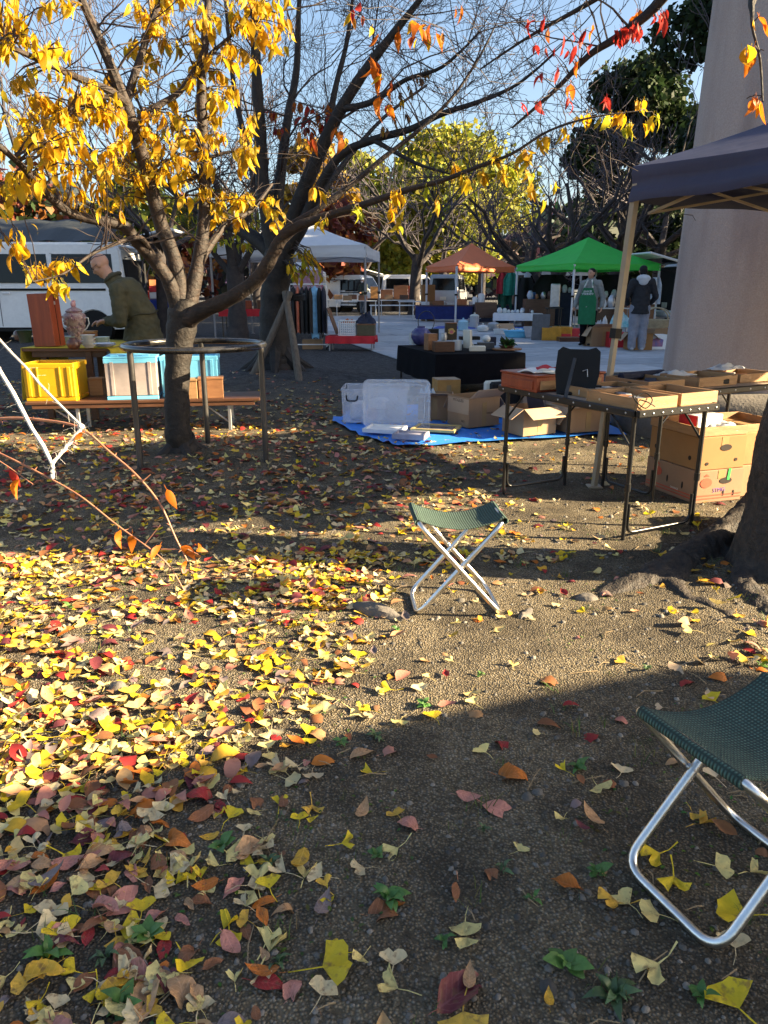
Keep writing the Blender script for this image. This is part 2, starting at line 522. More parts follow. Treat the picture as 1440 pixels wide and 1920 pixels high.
# ---- loose pebbles lying in the soil: nobody could count them
def pebbles():
    n = 11000
    base = []
    for k in range(6):
        a = k * math.pi / 3
        base.append((math.cos(a), math.sin(a), 0))
    ring = np.array(base + [(x * .62, y * .62, .55) for x, y, z in base] + [(0, 0, .68)])
    f = []
    for k in range(6):
        f.append((k, (k + 1) % 6, 6 + (k + 1) % 6, 6 + k)); f.append((6 + k, 6 + (k + 1) % 6, 12))
    vs, fs, cols = [], [], []
    for i in range(n):
        d = .85 + RNG.random() ** 1.5 * 5.2
        x = (RNG.random() * 2 - 1) * (.56 * d + .6)
        s = .0022 + .0085 * RNG.random() ** 3.2
        if RNG.random() < .004: s = .011 + RNG.random() * .010
        if d > 2.6: s *= 1.35
        a = RNG.random() * 6.28
        p = ring * np.array([s, s * (.6 + .5 * RNG.random()), s * (.7 + .5 * RNG.random())])
        p = p + RNG.normal(0, s * .08, p.shape)
        ca, sa = math.cos(a), math.sin(a)
        q = np.stack([p[:, 0] * ca - p[:, 1] * sa + x, p[:, 0] * sa + p[:, 1] * ca + d, p[:, 2] + gz(x, d) - s * .15], 1)
        o = len(vs)
        vs.extend(map(tuple, q))
        fs.extend(tuple(k + o for k in t) for t in f)
        g = .06 + .17 * RNG.random() ** 1.6
        cols += [(g * 1.12, g, g * .84, 1)] * 13
    me = mesh_of('gravel', vs, fs, smooth='all', fix=False)
    ca_ = me.color_attributes.new('col', 'FLOAT_COLOR', 'POINT')
    ca_.data.foreach_set('color', np.array(cols, np.float32).ravel())
    o = link('gravel', me, mat('pebble_stone', (.8, .8, .8), .85, var=.2, scale=200, attr='col'))
    tag(o, 'small grey pebbles strewn over the bare soil', 'gravel', kind='stuff')
pebbles()

# ---- paved approach: slabs laid one by one
pave_d = Vector((-.248, .969)); pave_n = Vector((.969, .248)); pave_o = Vector((.25, 13.7))
def pv(u, w, z=0):                         # u across the path, w along it
    q = pave_o + pave_n * u + pave_d * w
    return Vector((q.x, q.y, z))
def pave():
    mb = MB()
    c = [pv(-.02, -2.9), pv(13.5, -2.9), pv(13.5, 21), pv(-.02, 21)]
    mb.prism([(p.x, p.y) for p in c], -.05, .012)
    base = struct('pavement', mb, mat('pavement_joint', (.045, .045, .05), .95, var=.2))
    ms = [mat('paving_stone_%s' % n, c1, .8, col2=c2, scale=3.0, bump=.35, bscale=35) for n, c1, c2 in
          (('grey', (.30, .32, .35), (.42, .44, .47)), ('pale', (.35, .37, .40), (.48, .50, .53)), ('dark', (.26, .28, .31), (.38, .40, .43)))]  # slight blue of the sky light put into the stone colours
    ws = np.arange(-2.9, 20.9, .95)
    for r, w in enumerate(ws):
        u = -2.0 + (.95 if r % 2 else 0) 
        while u < 13.4:
            u0, u1 = max(u, 0), min(u + 1.9, 13.45)
            if u1 - u0 > .2:
                g = .012
                h = .024 + random.uniform(-.003, .003)
                q = [pv(u0 + g, w + g), pv(u1 - g, w + g), pv(u1 - g, w + .95 - g), pv(u0 + g, w + .95 - g)]
                m2 = MB()
                b = .01
                ce = sum(q, Vector()) / 4
                vs = [(p.x, p.y, .0) for p in q] + [(p.x, p.y, h - b) for p in q] + [tuple((p + (ce - p).normalized() * b).to_2d()) + (h,) for p in q]
                fs = [(8, 9, 10, 11)] + [(i, (i + 1) % 4, 4 + (i + 1) % 4, 4 + i) for i in range(4)] + [(4 + i, 4 + (i + 1) % 4, 8 + (i + 1) % 4, 8 + i) for i in range(4)]
                m2.add(vs, fs)
                part('paving_slab', m2, random.choice(ms), base)
            u += 1.9
pave()

# ---- the great stone column and its rounded footing stone
def pillar():
    cx, cy = 3.46, 7.0
    t = thing('stone_pillar', 'huge round granite pillar rising out of the frame behind the tables', 'pillar', (cx, cy, 0))
    m = mat('granite', (.35, .285, .262), .85, col2=(.45, .375, .345), scale=90, bump=.5, bscale=160)
    nt = m.node_tree; N = nt.nodes; L = nt.links; b = N['Principled BSDF']
    src = b.inputs['Base Color'].links[0].from_socket
    tc = N.new('ShaderNodeTexCoord'); nz = N.new('ShaderNodeTexNoise'); nz.inputs['Scale'].default_value = 1.6; nz.inputs['Detail'].default_value = 7
    mpp = N.new('ShaderNodeMapping'); mpp.inputs['Scale'].default_value = (2.2, 2.2, .45); L.new(tc.outputs['Object'], mpp.inputs[0])
    L.new(mpp.outputs[0], nz.inputs['Vector'])
    rr = N.new('ShaderNodeMapRange'); rr.inputs['From Min'].default_value = .46; rr.inputs['From Max'].default_value = .66; rr.inputs['To Max'].default_value = .45
    L.new(nz.outputs['Fac'], rr.inputs['Value'])
    mx = N.new('ShaderNodeMix'); mx.data_type = 'RGBA'; mx.inputs['B'].default_value = (.19, .14, .13, 1)
    L.new(rr.outputs[0], mx.inputs['Factor']); L.new(src, mx.inputs['A']); L.new(mx.outputs['Result'], b.inputs['Base Color'])
    mb = MB(TR((cx, cy, 0)))
    prof = [(.83 - .026 * z + .02 * math.exp(-z), z) for z in np.linspace(.2, 9.5, 24)]
    mb.lathe(prof, n=72)
    part('column_shaft', mb, m, t, smooth=True)
    mb = MB(TR((cx, cy, 0)))
    mb.lathe([(1.28, -.1), (1.30, .05), (1.29, .18), (1.24, .29), (1.14, .36), (.95, .40), (.86, .41)], n=56)
    part('footing_stone', mb, M_STONE, t, smooth=True)
pillar()

# ================================================================== FOLIAGE KIT
def cherry_shape(nseg=5, fold=.10, curl=.18, wid=.25):
    ys = np.linspace(0, 1, nseg + 1)
    mid = [(0, y, -curl * (y - .45) ** 2 * 2) for y in ys]
    w = [wid * (math.sin(math.pi * y ** .82) ** .85) * 1.02 for y in ys]
    vs = list(mid); L_, R_ = [], []
    for i in range(1, nseg):
        e = fold * (w[i] / wid)
        L_.append(len(vs)); vs.append((-w[i], ys[i] - .03, mid[i][2] + e))
        R_.append(len(vs)); vs.append((w[i], ys[i] - .03, mid[i][2] + e * .8))
    fs = []
    for S, sg in ((L_, 1), (R_, -1)):
        tri = [(0, 1, S[0])] + [(i, i + 1, S[i], S[i - 1]) for i in range(1, nseg - 1)] + [(nseg - 1, nseg, S[-1])]
        fs += tri if sg > 0 else [t[::-1] for t in tri]
    st = len(vs)
    vs += [(-.012, .0, 0), (.012, .0, 0), (.008, -.22, .03), (-.008, -.22, .03)]
    fs.append((st, st + 1, st + 2, st + 3))
    return np.array(vs, float), fs
def ginkgo_shape(k=8, spread_=62, notch=.25, wave=.10, cup=.25, stem=1.0, seed=0):
    rs = np.random.default_rng(seed)
    vs, fs = [(0, 0, 0)], []
    ang = np.linspace(-spread_, spread_, k + 1)
    for ring, rr in ((0, .52), (1, 1.0)):
        for i, a in enumerate(ang):
            r = rr
            if ring:
                r *= 1 - notch * math.exp(-(a / 9) ** 2) + rs.uniform(-.05, .05) - .10 * (abs(a) / spread_) ** 4
            t = R(a)
            z = cup * (abs(a) / spread_) ** 2 * rr * .5 + wave * rr * math.sin(i * 1.9 + seed) + .10 * rr * rr
            vs.append((r * math.sin(t), r * math.cos(t) * .9, z))
    n = k + 1
    for i in range(k):
        fs.append((0, 1 + i + 1, 1 + i))
        fs.append((1 + i, 2 + i, n + 2 + i, n + 1 + i))
    st = len(vs)
    bend = rs.uniform(-.35, .35)
    sw = .022
    pts = [(0, .04, 0), (bend * .25, -stem * .45, .05), (bend, -stem, .02)]
    for x, y, z in pts: vs += [(x - sw, y, z), (x + sw, y, z)]
    fs += [(st, st + 1, st + 3, st + 2), (st + 2, st + 3, st + 5, st + 4)]
    v = np.array(vs, float) * .62
    return v, fs
CH = [cherry_shape(5, f, c, w) for f, c, w in ((.10, .18, .25), (.03, .35, .27), (.16, -.22, .24), (.07, .55, .30))]
GK = [ginkgo_shape(8, sp, nt_, wv, cu, 1.0, sd) for sp, nt_, wv, cu, sd in ((62, .28, .06, .2, 1), (50, .5, .09, .5, 2), (70, .12, .08, .1, 3), (40, .3, .12, .9, 4), (58, .05, .05, .3, 5))]

class Batch:
    """many leaf-sized shapes joined into one mesh with a colour per leaf"""
    def __init__(s): s.v, s.f, s.c, s.n = [], [], [], 0
    def put(s, shape, pos, Rm, size, col):
        v, f = shape
        q = (v * size) @ Rm.T + pos
        s.v.append(q)
        s.f += [tuple(i + s.n for i in t) for t in f]
        s.n += len(v)
        s.c.append(np.tile(np.array([*col, 1.0]), (len(v), 1)))
    def build(s, name, material, parent=None):
        v = np.concatenate(s.v)
        if parent is not None: v = v - np.array(wloc(parent))
        me = bpy.data.meshes.new(name)
        me.from_pydata(v.tolist(), [], s.f)
        a = me.color_attributes.new('col', 'FLOAT_COLOR', 'POINT')
        a.data.foreach_set('color', np.concatenate(s.c).astype(np.float32).ravel())
        me.polygons.foreach_set('use_smooth', [True] * len(me.polygons))
        return link(name, me, material, parent)
def eulm(rx, ry, rz):
    return np.array(Euler((rx, ry, rz)).to_matrix())
def jit(col, s=.18):
    k = 1 + random.uniform(-s, s)
    return tuple(max(0, c * k * (1 + random.uniform(-.07, .07))) for c in col)

M_LEAF = mat('hanging_leaf', (.9, .9, .9), .5, var=.12, scale=30, attr='col', trans=.55, spec=.3)
M_LEAFG = mat('fallen_leaf_mix', (.92, .92, .92), .6, var=.14, scale=60, attr='col', trans=.12, spec=.3)
M_CROWN = mat('tree_foliage', (.9, .9, .9), .6, var=.1, scale=10, attr='col', trans=.25, spec=.25)

def tubes_to(mb, polys, n=4):
    for pts, r in polys: mb.tube(pts, r, n, caps=False)

def twig_path(a, b, sag=.1, k=5, wob=.03):
    a, b = Vector(a), Vector(b)
    L_ = (b - a).length
    side = (b - a).orthogonal().normalized()
    out = []
    for i in range(k + 1):
        t = i / k
        p = a.lerp(b, t)
        p.z += sag * L_ * 4 * t * (1 - t)
        if 0 < i < k: p += Vector((random.uniform(-1, 1), random.uniform(-1, 1), random.uniform(-1, 1))) * wob * L_
        out.append(p)
    return out

def grow(base, d, length, r, level, out, up=.12, spread_=.75, kids=4, minr=.002, curve=.16):
    """a wiry recursive branch; out collects (points, radii)"""
    k = 5 if level > 0 else 4
    pts, p, dd = [Vector(base)], Vector(base), Vector(d).normalized()
    for i in range(k):
        dd = (dd + Vector((random.gauss(0, curve), random.gauss(0, curve), random.gauss(0, curve) + up * .5))).normalized()
        p = p + dd * (length / k)
        pts.append(p.copy())
    r1 = max(minr, r * .35)
    out.append((pts, [r + (r1 - r) * i / k for i in range(k + 1)]))
    if level <= 0: return
    for c in range(kids):
        t = random.uniform(.25, 1.0)
        i = min(int(t * k), k - 1)
        q = pts[i].lerp(pts[i + 1], t * k - i)
        ax = (pts[i + 1] - pts[i]).normalized()
        s = ax.orthogonal().normalized()
        s = Matrix.Rotation(random.uniform(0, 6.28), 3, ax) @ s
        nd = (ax + s * random.uniform(.5, 1.2) * spread_ / .75 + Vector((0, 0, up))).normalized()
        grow(q, nd, length * random.uniform(.4, .68), max(minr, (r + (r1 - r) * t) * .55), level - 1, out, up, spread_, kids, minr, curve)

def crown_batch(centers, radii, n, size, cols, flat=.85, seed=0, shell=.55):
    rs = np.random.default_rng(seed)
    B = Batch()
    q = (np.array([(-.5, -.5, 0), (.5, -.35, .12), (.42, .5, 0), (-.38, .45, .12)]), [(0, 1, 2, 3)])
    tot = sum(r ** 2 for r in radii)
    for c, r in zip(centers, radii):
        m = int(n * r * r / tot)
        for _ in range(m):
            d = rs.normal(0, 1, 3); d /= np.linalg.norm(d)
            rr = r * (shell + (1 - shell) * rs.random() ** .6) * (1 + .12 * rs.normal())
            p = np.array(c) + d * rr * np.array([1, 1, flat])
            col = cols[int(rs.integers(len(cols)))]
            k = .75 + .5 * rs.random()
            B.put(q, p, eulm(rs.normal(0, .9), rs.normal(0, .9), rs.random() * 6.28), size * (.6 + .8 * rs.random()), [v * k for v in col])
    return B

def leafy_tree(name, label, cat, x, y, h, rad, n, size, cols, seed, trunk_r=.3, clumps=34, z0=.25, group=None, z_base=0, trunk_mat=None, upper=False):
    rs = np.random.default_rng(seed)
    t = thing(name, label, cat, (x, y, z_base), group)
    cs, rr, limbs = [], [], []
    for k in range(clumps):
        zz = z0 + (1 - z0) * rs.random() ** .85
        prof = math.sin(math.pi * min(1, max(0.05, (zz - z0) / (1 - z0) * .82 + .14))) ** .7
        a = rs.random() * 6.28
        q = rad * prof * (.35 + .6 * rs.random())
        c = (x + q * math.cos(a), y + q * math.sin(a), z_base + h * zz)
        cs.append(c); rr.append(rad * (.22 + .2 * rs.random()))
        if k % 2 == 0:
            st = Vector((x, y, z_base + h * max(.12, zz * .55)))
            limbs.append((twig_path(st, c, .05, 4, .05), [trunk_r * .35, trunk_r * .28, trunk_r * .2, trunk_r * .14, trunk_r * .08]))
    mb = MB()
    tp = [(x + .15 * math.sin(i * 1.3 + seed), y + .1 * math.cos(i * 1.7), z_base + h * .86 * i / 7 - (.1 if i == 0 else 0)) for i in range(8)]
    mb.tube(tp, [trunk_r * 1.35, trunk_r, trunk_r * .9, trunk_r * .78, trunk_r * .6, trunk_r * .45, trunk_r * .3, trunk_r * .12], 9)
    tubes_to(mb, limbs, 5)
    part('trunk', mb, trunk_mat or M_BARKF, t, smooth=True)
    o = crown_batch(cs, rr, n, size, cols, seed=seed).build('crown', M_CROWN, t)
    o['kind'] = 'stuff'
    return t

# ---- the wood that closes the view, and the single trees in front of it
def far_wood():
    B = Batch()
    rs = np.random.default_rng(5)
    q = (np.array([(-.5, -.5, 0), (.5, -.35, .15), (.42, .5, 0), (-.38, .45, .15)]), [(0, 1, 2, 3)])
    tw = (np.array([(-.03, 0, 0), (.03, 0, 0), (.012, 1, .08), (-.012, 1, .08)]), [(0, 1, 2, 3)])
    for _ in range(15000):
        a = rs.uniform(-.78, .82)
        d = rs.uniform(82, 108)
        x, y = a * d, d
        top = 6.5 + 2.2 * noise.noise(Vector((x * .07, y * .05, 1.0))) + 2.5 * noise.noise(Vector((x * .19, 2, 4))) + 4.5 * max(0, min(1, (x - 8) / 25))
        z = top * rs.random() ** .6
        pz = np.array([x, y, z])
        if rs.random() < .35 and x < 20:
            B.put(tw, pz, eulm(rs.normal(1.2, .5), 0, rs.random() * 6.28), rs.uniform(1.5, 3.5), [v * rs.uniform(.7, 1.3) for v in (.10, .085, .105)])
        else:
            u = rs.random()
            col = (.060, .066, .060) if u < .35 else ((.085, .075, .10) if u < .88 else (.10, .07, .06))  # purple-grey of distance haze put into the leaf and twig colours
            if x > 18: col = (.022, .04, .018)
            B.put(q, pz, eulm(rs.normal(1.2, .6), rs.normal(0, .6), rs.random() * 6.28), rs.uniform(.6, 1.5), [v * rs.uniform(.6, 1.3) for v in col])
    o = B.build('far_wood', M_CROWN)
    tag(o, 'dark mass of far woodland closing the view behind the stalls', 'woodland', kind='stuff')
far_wood()

YG = [(.30, .29, .03), (.24, .25, .03), (.16, .20, .03), (.37, .33, .045)]
DG = [(.020, .040, .014), (.030, .055, .018), (.014, .028, .012), (.04, .06, .02)]
GD = [(.42, .26, .02), (.36, .20, .02), (.45, .32, .04)]
RD = [(.20, .045, .03), (.25, .08, .03), (.14, .04, .04), (.3, .12, .03)]
leafy_tree('broadleaf_tree', 'sunlit yellow-green broadleaf tree rounding up behind the orange canopy', 'tree', 5.2, 62, 10.6, 7.2, 27000, .30, YG, 3, .5, 46, .3)
leafy_tree('broadleaf_tree', 'yellow-green treetop just left of the larger one, behind the bare branches', 'tree', -1.5, 66, 10.8, 4.6, 10000, .3, YG, 8, .45, 30, .3)
leafy_tree('ginkgo_tree', 'small golden-leaved tree seen through the branches left of centre', 'tree', -4.2, 50, 9.3, 2.4, 2200, .42, GD, 4, .25, 18, .3)
leafy_tree('evergreen_tree', 'tall dark evergreen beside the granite pillar', 'tree', 12.8, 29, 17, 3.4, 30000, .17, DG, 6, .45, 40, .12)
leafy_tree('evergreen_tree', 'lower dark evergreen left of the tall one, above the navy canopy', 'tree', 12.5, 41, 11.5, 3.6, 16000, .22, DG, 12, .4, 26, .1)
leafy_tree('red_leaf_tree', 'low russet-leaved tree behind the white canopy', 'tree', -3.2, 44, 5.2, 3.0, 2200, .34, RD, 9, .2, 20, .3)
leafy_tree('red_leaf_tree', 'russet-leaved tree behind the white van roof', 'tree', -13.5, 30, 4.6, 3.0, 2400, .26, RD + DG, 10, .2, 20, .3)
leafy_tree('red_leaf_tree', 'russet shrub between the parked van and the bare trunks', 'tree', -9.0, 34, 4.3, 2.6, 2000, .28, RD, 13, .2, 18, .2)
leafy_tree('green_leaf_tree', 'green and yellow leafed tree behind the white canopy', 'tree', -8.2, 26, 5.0, 1.9, 1700, .22, [(.16, .2, .03), (.09, .13, .03), (.3, .26, .04)], 15, .12, 18, .35)
# evergreens standing to the right of the frame; they keep the market in the shade
for i, (x, y, h, r_) in enumerate(((16.5, 9.0, 12, 3.4), (15.5, 14.0, 13, 3.8), (20.5, 6.6, 12, 3.2), (17.5, 19.5, 14, 4.0), (22, 12.5, 14, 4.0), (19, 25, 15, 4.2), (25, 19, 15, 4.5), (26, 30, 16, 4.8))):
    leafy_tree('evergreen_tree', 'dark evergreen of the row right of the market', 'tree', x, y, h, r_, 3600, .55, DG, 40 + i, .35, 34, .08, group='evergreens right of the market')

# ---- bare cherry trees of the market ground, each its own tree
def bare_tree(label, x, y, h, r, limbs, seed, kids=4, level=3, group='bare trees behind the stalls', lean=(0, 0), fork=.35, n=5, minr=.012, tmat=None):
    random.seed(seed)
    t = thing('bare_tree', label, 'tree', (x, y, 0), group)
    mb = MB()
    top = Vector((x + lean[0], y + lean[1], h * fork))
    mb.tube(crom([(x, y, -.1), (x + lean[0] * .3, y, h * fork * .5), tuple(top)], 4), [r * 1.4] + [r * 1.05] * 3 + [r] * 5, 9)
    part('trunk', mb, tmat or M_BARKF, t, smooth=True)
    polys = []
    for k in range(limbs):
        a = 6.28 * k / limbs + random.uniform(-.4, .4)
        d = Vector((math.cos(a) * .9, math.sin(a) * .9, random.uniform(.45, 1.2)))
        st = top - Vector((0, 0, random.uniform(0, h * .08)))
        grow(st, d, h * random.uniform(.5, .75), r * .55, level, polys, .14, .75, kids, minr, .2)
    big = [p for p in polys if p[1][0] > r * .2]
    small = [p for p in polys if p[1][0] <= r * .2]
    for p in big:
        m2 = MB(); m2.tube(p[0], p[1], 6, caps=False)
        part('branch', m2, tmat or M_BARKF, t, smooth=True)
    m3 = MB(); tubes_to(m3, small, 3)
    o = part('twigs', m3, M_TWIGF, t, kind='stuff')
    random.seed(seed + 500)
    return t
bt = [('bare tree with a thick trunk between the two far white vans', 1.45, 38, 8, .26, 5, 21, (.2, 0)),
      ('bare tree with an arching dark limb above the orange canopy', 7.2, 34, 6.2, .26, 5, 22, (-.9, 0)),
      ('bare tree with a forked dark trunk right above the green canopy', 9.6, 33, 7.2, .30, 5, 23, (.3, 0)),
      ('bare tree rising inside the far edge of the green canopy', 6.4, 29.5, 5.6, .28, 5, 24, (.2, 0)),
      ('bare tree standing among the far vans left of the thick trunk', -1.2, 47, 7.5, .24, 4, 25, (0, 0)),
      ('slim bare tree rising in the gap between orange and green canopies', 5.0, 40, 6.2, .2, 4, 26, (0, 0)),
      ('bare tree far behind the white canopy', -6.5, 40, 10, .25, 4, 27, (0, 0)),
      ('bare tree far left behind the parked van', -15, 36, 10, .25, 4, 28, (0, 0)),
      ('bare tree right of the green canopy close to the pillar', 12.6, 36, 9, .26, 5, 29, (0, 0)),
      ('tall bare tree in front of the dark evergreen', 10.6, 24.5, 9.5, .17, 3, 30, (0, 0)),
      ('slim dark trunk just right of the open van tailgate', -5.6, 19.5, 7.0, .13, 4, 33, (.1, 0)),
      ('bare tree behind the silver van', 4.0, 52, 6.5, .25, 4, 31, (0, 0))]
for lab, x, y, h, r, lm, sd, ln in bt:
    bare_tree(lab, x, y, h, r, lm, sd, lean=ln, kids=4, level=3 if y < 45 else 2, minr=.010 if y < 35 else .016)

# ================================================================== THE NEAR TREES
YEL = [(.66, .42, .012), (.70, .48, .025), (.52, .29, .010), (.60, .42, .035), (.45, .33, .016), (.66, .36, .010), (.36, .22, .02)]
ORG = [(.50, .14, .012), (.42, .10, .015), (.55, .22, .02), (.30, .05, .02)]
REDL = [(.36, .030, .02), (.26, .018, .022), (.42, .07, .02)]
LIM = [(.5, .48, .03), (.38, .42, .03), (.66, .46, .03)]
HANG = {}
HCH = [cherry_shape(5, f, c, w) for f, c, w in ((.07, .25, .19), (.03, .5, .21), (.12, -.3, .17), (.06, .7, .22), (.10, .15, .16))]
def hang_obj_mesh(kind, k):
    if (kind, k) in HANG: return HANG[(kind, k)]
    v, f = HCH[k]
    me = mesh_of('leaf', v, f, smooth='all', fix=False)
    cols = {'yellow': (.70, .43, .014), 'gold': (.58, .31, .012), 'lime': (.48, .44, .03), 'orange': (.5, .14, .012), 'red': (.36, .03, .022)}
    me.materials.append(mat('leaf_' + kind, cols[kind], .5, var=.16, scale=3.0, trans=.55, rnd=.30, spec=.3))
    HANG[(kind, k)] = me
    return me
def hang_leaf(p, yaw, size, droop):
    """rotation so that the leaf hangs tip-down from its stalk"""
    return Euler((R(-90) + droop, random.uniform(-.5, .5), yaw))

class Tree:
    def __init__(s, label, x, y, name='cherry_tree', group=None):
        s.t = thing(name, label, 'tree', (x, y, gz(x, y)), group)
        s.nodes, s.limbs, s.leaves = [], [], []     # nodes: (point, radius)
        s.tw = []
    def trunk(s, pts, mat_, n=14):
        q = crom(pts, 5)
        mb = MB()
        rad = [p[3] * (1 + .05 * math.sin(i * 2.1)) for i, p in enumerate(q)]
        mb.tube([p[:3] for p in q], rad, n)
        o = part('trunk', mb, mat_, s.t, smooth=True)
        return o
    def limb(s, px, mat_, n=10, skip=False):
        """px: (px, py, Y, radius) along the limb"""
        w = [(*P(a, b, Y), r * .87) for a, b, Y, r in px]
        q = crom(w, 5)
        mb = MB()
        mb.tube([p[:3] for p in q], [p[3] * (1 + .04 * math.sin(i * 1.7)) for i, p in enumerate(q)], n, caps=True)
        part('branch', mb, mat_, s.t, smooth=True)
        s.limbs.append(q)
        if not skip:
            s.nodes += [(Vector(p[:3]), p[3]) for p in q]
        return q
    def nearest(s, p, pen=.35):
        best, bi = 1e9, None
        for q, r in s.nodes:
            d = (q - p).length + pen * max(0, q.z - p.z)
            if d < best: best, bi = d, (q, r)
        return bi
    def leafy(s, target, cols, nl=7, size=.12, span=.65, tw=.0045):
        q, r = s.nearest(target)
        path = twig_path(q, target, .10, 6, .035)
        s.tw.append((path, [max(tw * .6, min(r * .5, tw * 1.9)) + (tw * .4 - min(r * .5, tw * 1.9)) * i / 6 for i in range(7)]))
        s.tw[-1] = (path, [max(.0016, x) for x in s.tw[-1][1]])
        for i in range(nl):
            t = 1 - span * random.random() ** 1.1
            k = min(int(t * 6), 5)
            p = path[k].lerp(path[k + 1], t * 6 - k)
            s.leaves.append((p + Vector((random.gauss(0, .018), random.gauss(0, .018), -.005)), random.uniform(0, 6.28), size * random.uniform(.55, 1.25), random.gauss(.1, .42), random.choice(cols)))
    def finish(s, keep=290):
        m3 = MB(); tubes_to(m3, s.tw, 4)
        if s.tw: part('twigs', m3, M_TWIG, s.t, kind='stuff')
        o0 = wloc(s.t)
        cam_p = Vector((0, 0, CAM_H))
        def vis(l):
            d = (l[0] - cam_p)
            ry = d.dot(Vector((0, CP, -SP)))
            if ry < .3: return 9e9
            u, v = d.x / ry * FPX, d.dot(Vector((0, SP, CP))) / ry * FPX
            return ry / l[2] + (0 if abs(u) < 725 and abs(v) < 965 else 1e4)
        s.leaves.sort(key=vis)
        B = Batch()
        for i, (p, yaw, size, droop, col) in enumerate(s.leaves):
            e = hang_leaf(p, yaw, size, droop)
            if i < keep:
                kind = 'red' if col in REDL else 'orange' if col in ORG else 'lime' if col in LIM[:2] else random.choice(['yellow', 'yellow', 'gold'])
                o = link('leaf', hang_obj_mesh(kind, random.randrange(5)), None, s.t, p - o0)
                o.rotation_euler = e; o.scale = (size,) * 3
            else:
                B.put(HCH[random.randrange(5)], np.array(p), np.array(e.to_matrix()), size, jit(col))
        if B.n:
            o = B.build('leaves', M_LEAF, s.t); o['kind'] = 'stuff'

# ---- tree A: the near cherry inside the pipe guard
random.seed(3)
A = Tree('near cherry tree hung with golden leaves, standing inside the pipe guard', *TREE_A)
zb = gz(*TREE_A)
def PA(px, py, Y, r): return (*P(px, py, Y), r)
A.trunk([(TREE_A[0] + .0, TREE_A[1], zb - .08, .155), (TREE_A[0], TREE_A[1], zb + .05, .118), PA(334, 810, 5.52, .098), PA(332, 720, 5.52, .090), PA(337, 640, 5.52, .100), PA(345, 585, 5.52, .112), PA(346, 560, 5.52, .085)], M_BARKD, 18)
for ang, ln in ((.3, .34), (1.5, .28), (2.6, .36), (3.9, .3), (5.2, .34)):
    mb = MB()
    pts = [(TREE_A[0] + math.cos(ang) * d, TREE_A[1] + math.sin(ang) * d, z) for d, z in ((.02, zb + .10), (.08, zb + .035), (.14, zb - .005), (ln * .8, zb - .06))]
    mb.tube(crom(pts, 3), [.06, .056, .052, .048, .044, .040, .036, .03, .022, .012], 8)
    part('root', mb, M_BARKD, A.t, smooth=True)
LA = [
 [(338, 590, 5.5, .075), (318, 530, 5.45, .058), (290, 490, 5.4, .050), (258, 455, 5.3, .046), (232, 424, 5.2, .043), (185, 414, 5.1, .036), (130, 398, 5.0, .032), (78, 355, 4.85, .027), (42, 312, 4.7, .023), (-5, 272, 4.55, .018), (-60, 235, 4.4, .012)],
 [(340, 590, 5.5, .075), (330, 500, 5.5, .062), (300, 415, 5.5, .056), (276, 320, 5.5, .052), (250, 240, 5.48, .050), (234, 190, 5.45, .050)],
 [(236, 200, 5.45, .046), (214, 140, 5.4, .040), (185, 70, 5.35, .034), (160, 15, 5.3, .030), (135, -50, 5.25, .022)],
 [(234, 200, 5.46, .040), (256, 130, 5.5, .030), (280, 55, 5.55, .024), (303, -10, 5.6, .020), (320, -70, 5.6, .012)],
 [(236, 195, 5.44, .036), (205, 170, 5.3, .030), (150, 148, 5.15, .026), (95, 122, 5.0, .022), (45, 100, 4.85, .018), (-10, 75, 4.7, .013)],
 [(232, 205, 5.44, .026), (200, 182, 5.3, .020), (160, 188, 5.15, .017), (115, 222, 5.0, .014), (62, 256, 4.9, .008)],
 [(262, 225, 5.5, .032), (300, 196, 5.55, .025), (338, 172, 5.6, .021), (365, 130, 5.65, .018), (405, 92, 5.7, .015), (445, 55, 5.75, .011), (490, 0, 5.8, .007)],
 [(350, 590, 5.5, .080), (366, 520, 5.55, .058), (380, 440, 5.6, .052), (384, 350, 5.65, .047), (380, 250, 5.7, .043), (378, 150, 5.75, .038), (386, 60, 5.8, .033), (392, -20, 5.85, .026)],
 [(350, 600, 5.48, .080), (380, 582, 5.42, .066), (430, 560, 5.35, .058), (475, 530, 5.3, .054), (505, 490, 5.25, .050), (528, 448, 5.2, .046), (560, 424, 5.15, .038), (620, 403, 5.1, .030), (690, 381, 5.0, .025), (760, 357, 4.95, .021), (830, 338, 4.9, .017), (895, 313, 4.85, .013), (960, 288, 4.8, .010), (1030, 245, 4.75, .008), (1110, 220, 4.7, .006), (1200, 208, 4.7, .004)],
 [(515, 470, 5.23, .040), (540, 428, 5.2, .030), (595, 393, 5.15, .024), (660, 345, 5.15, .020), (720, 295, 5.15, .017), (790, 240, 5.15, .014), (850, 180, 5.15, .011), (900, 105, 5.15, .008), (930, 45, 5.15, .005)],
 [(286, 478, 5.4, .022), (262, 445, 5.2, .018), (215, 458, 4.9, .013), (170, 478, 4.7, .010), (120, 513, 4.5, .007), (62, 528, 4.35, .004)],
 [(366, 505, 5.55, .036), (420, 425, 5.9, .028), (470, 395, 6.1, .020), (510, 345, 6.3, .013)],
 [(372, 330, 5.68, .018), (330, 345, 5.55, .012), (250, 340, 5.3, .009), (210, 320, 5.2, .006)],
 [(384, 300, 5.68, .016), (430, 285, 5.7, .011), (480, 290, 5.7, .007)],
]
for i, l in enumerate(LA): A.limb(l, M_BARK if i not in (0,) else M_BARK, 12 if l[0][3] > .05 else 8)
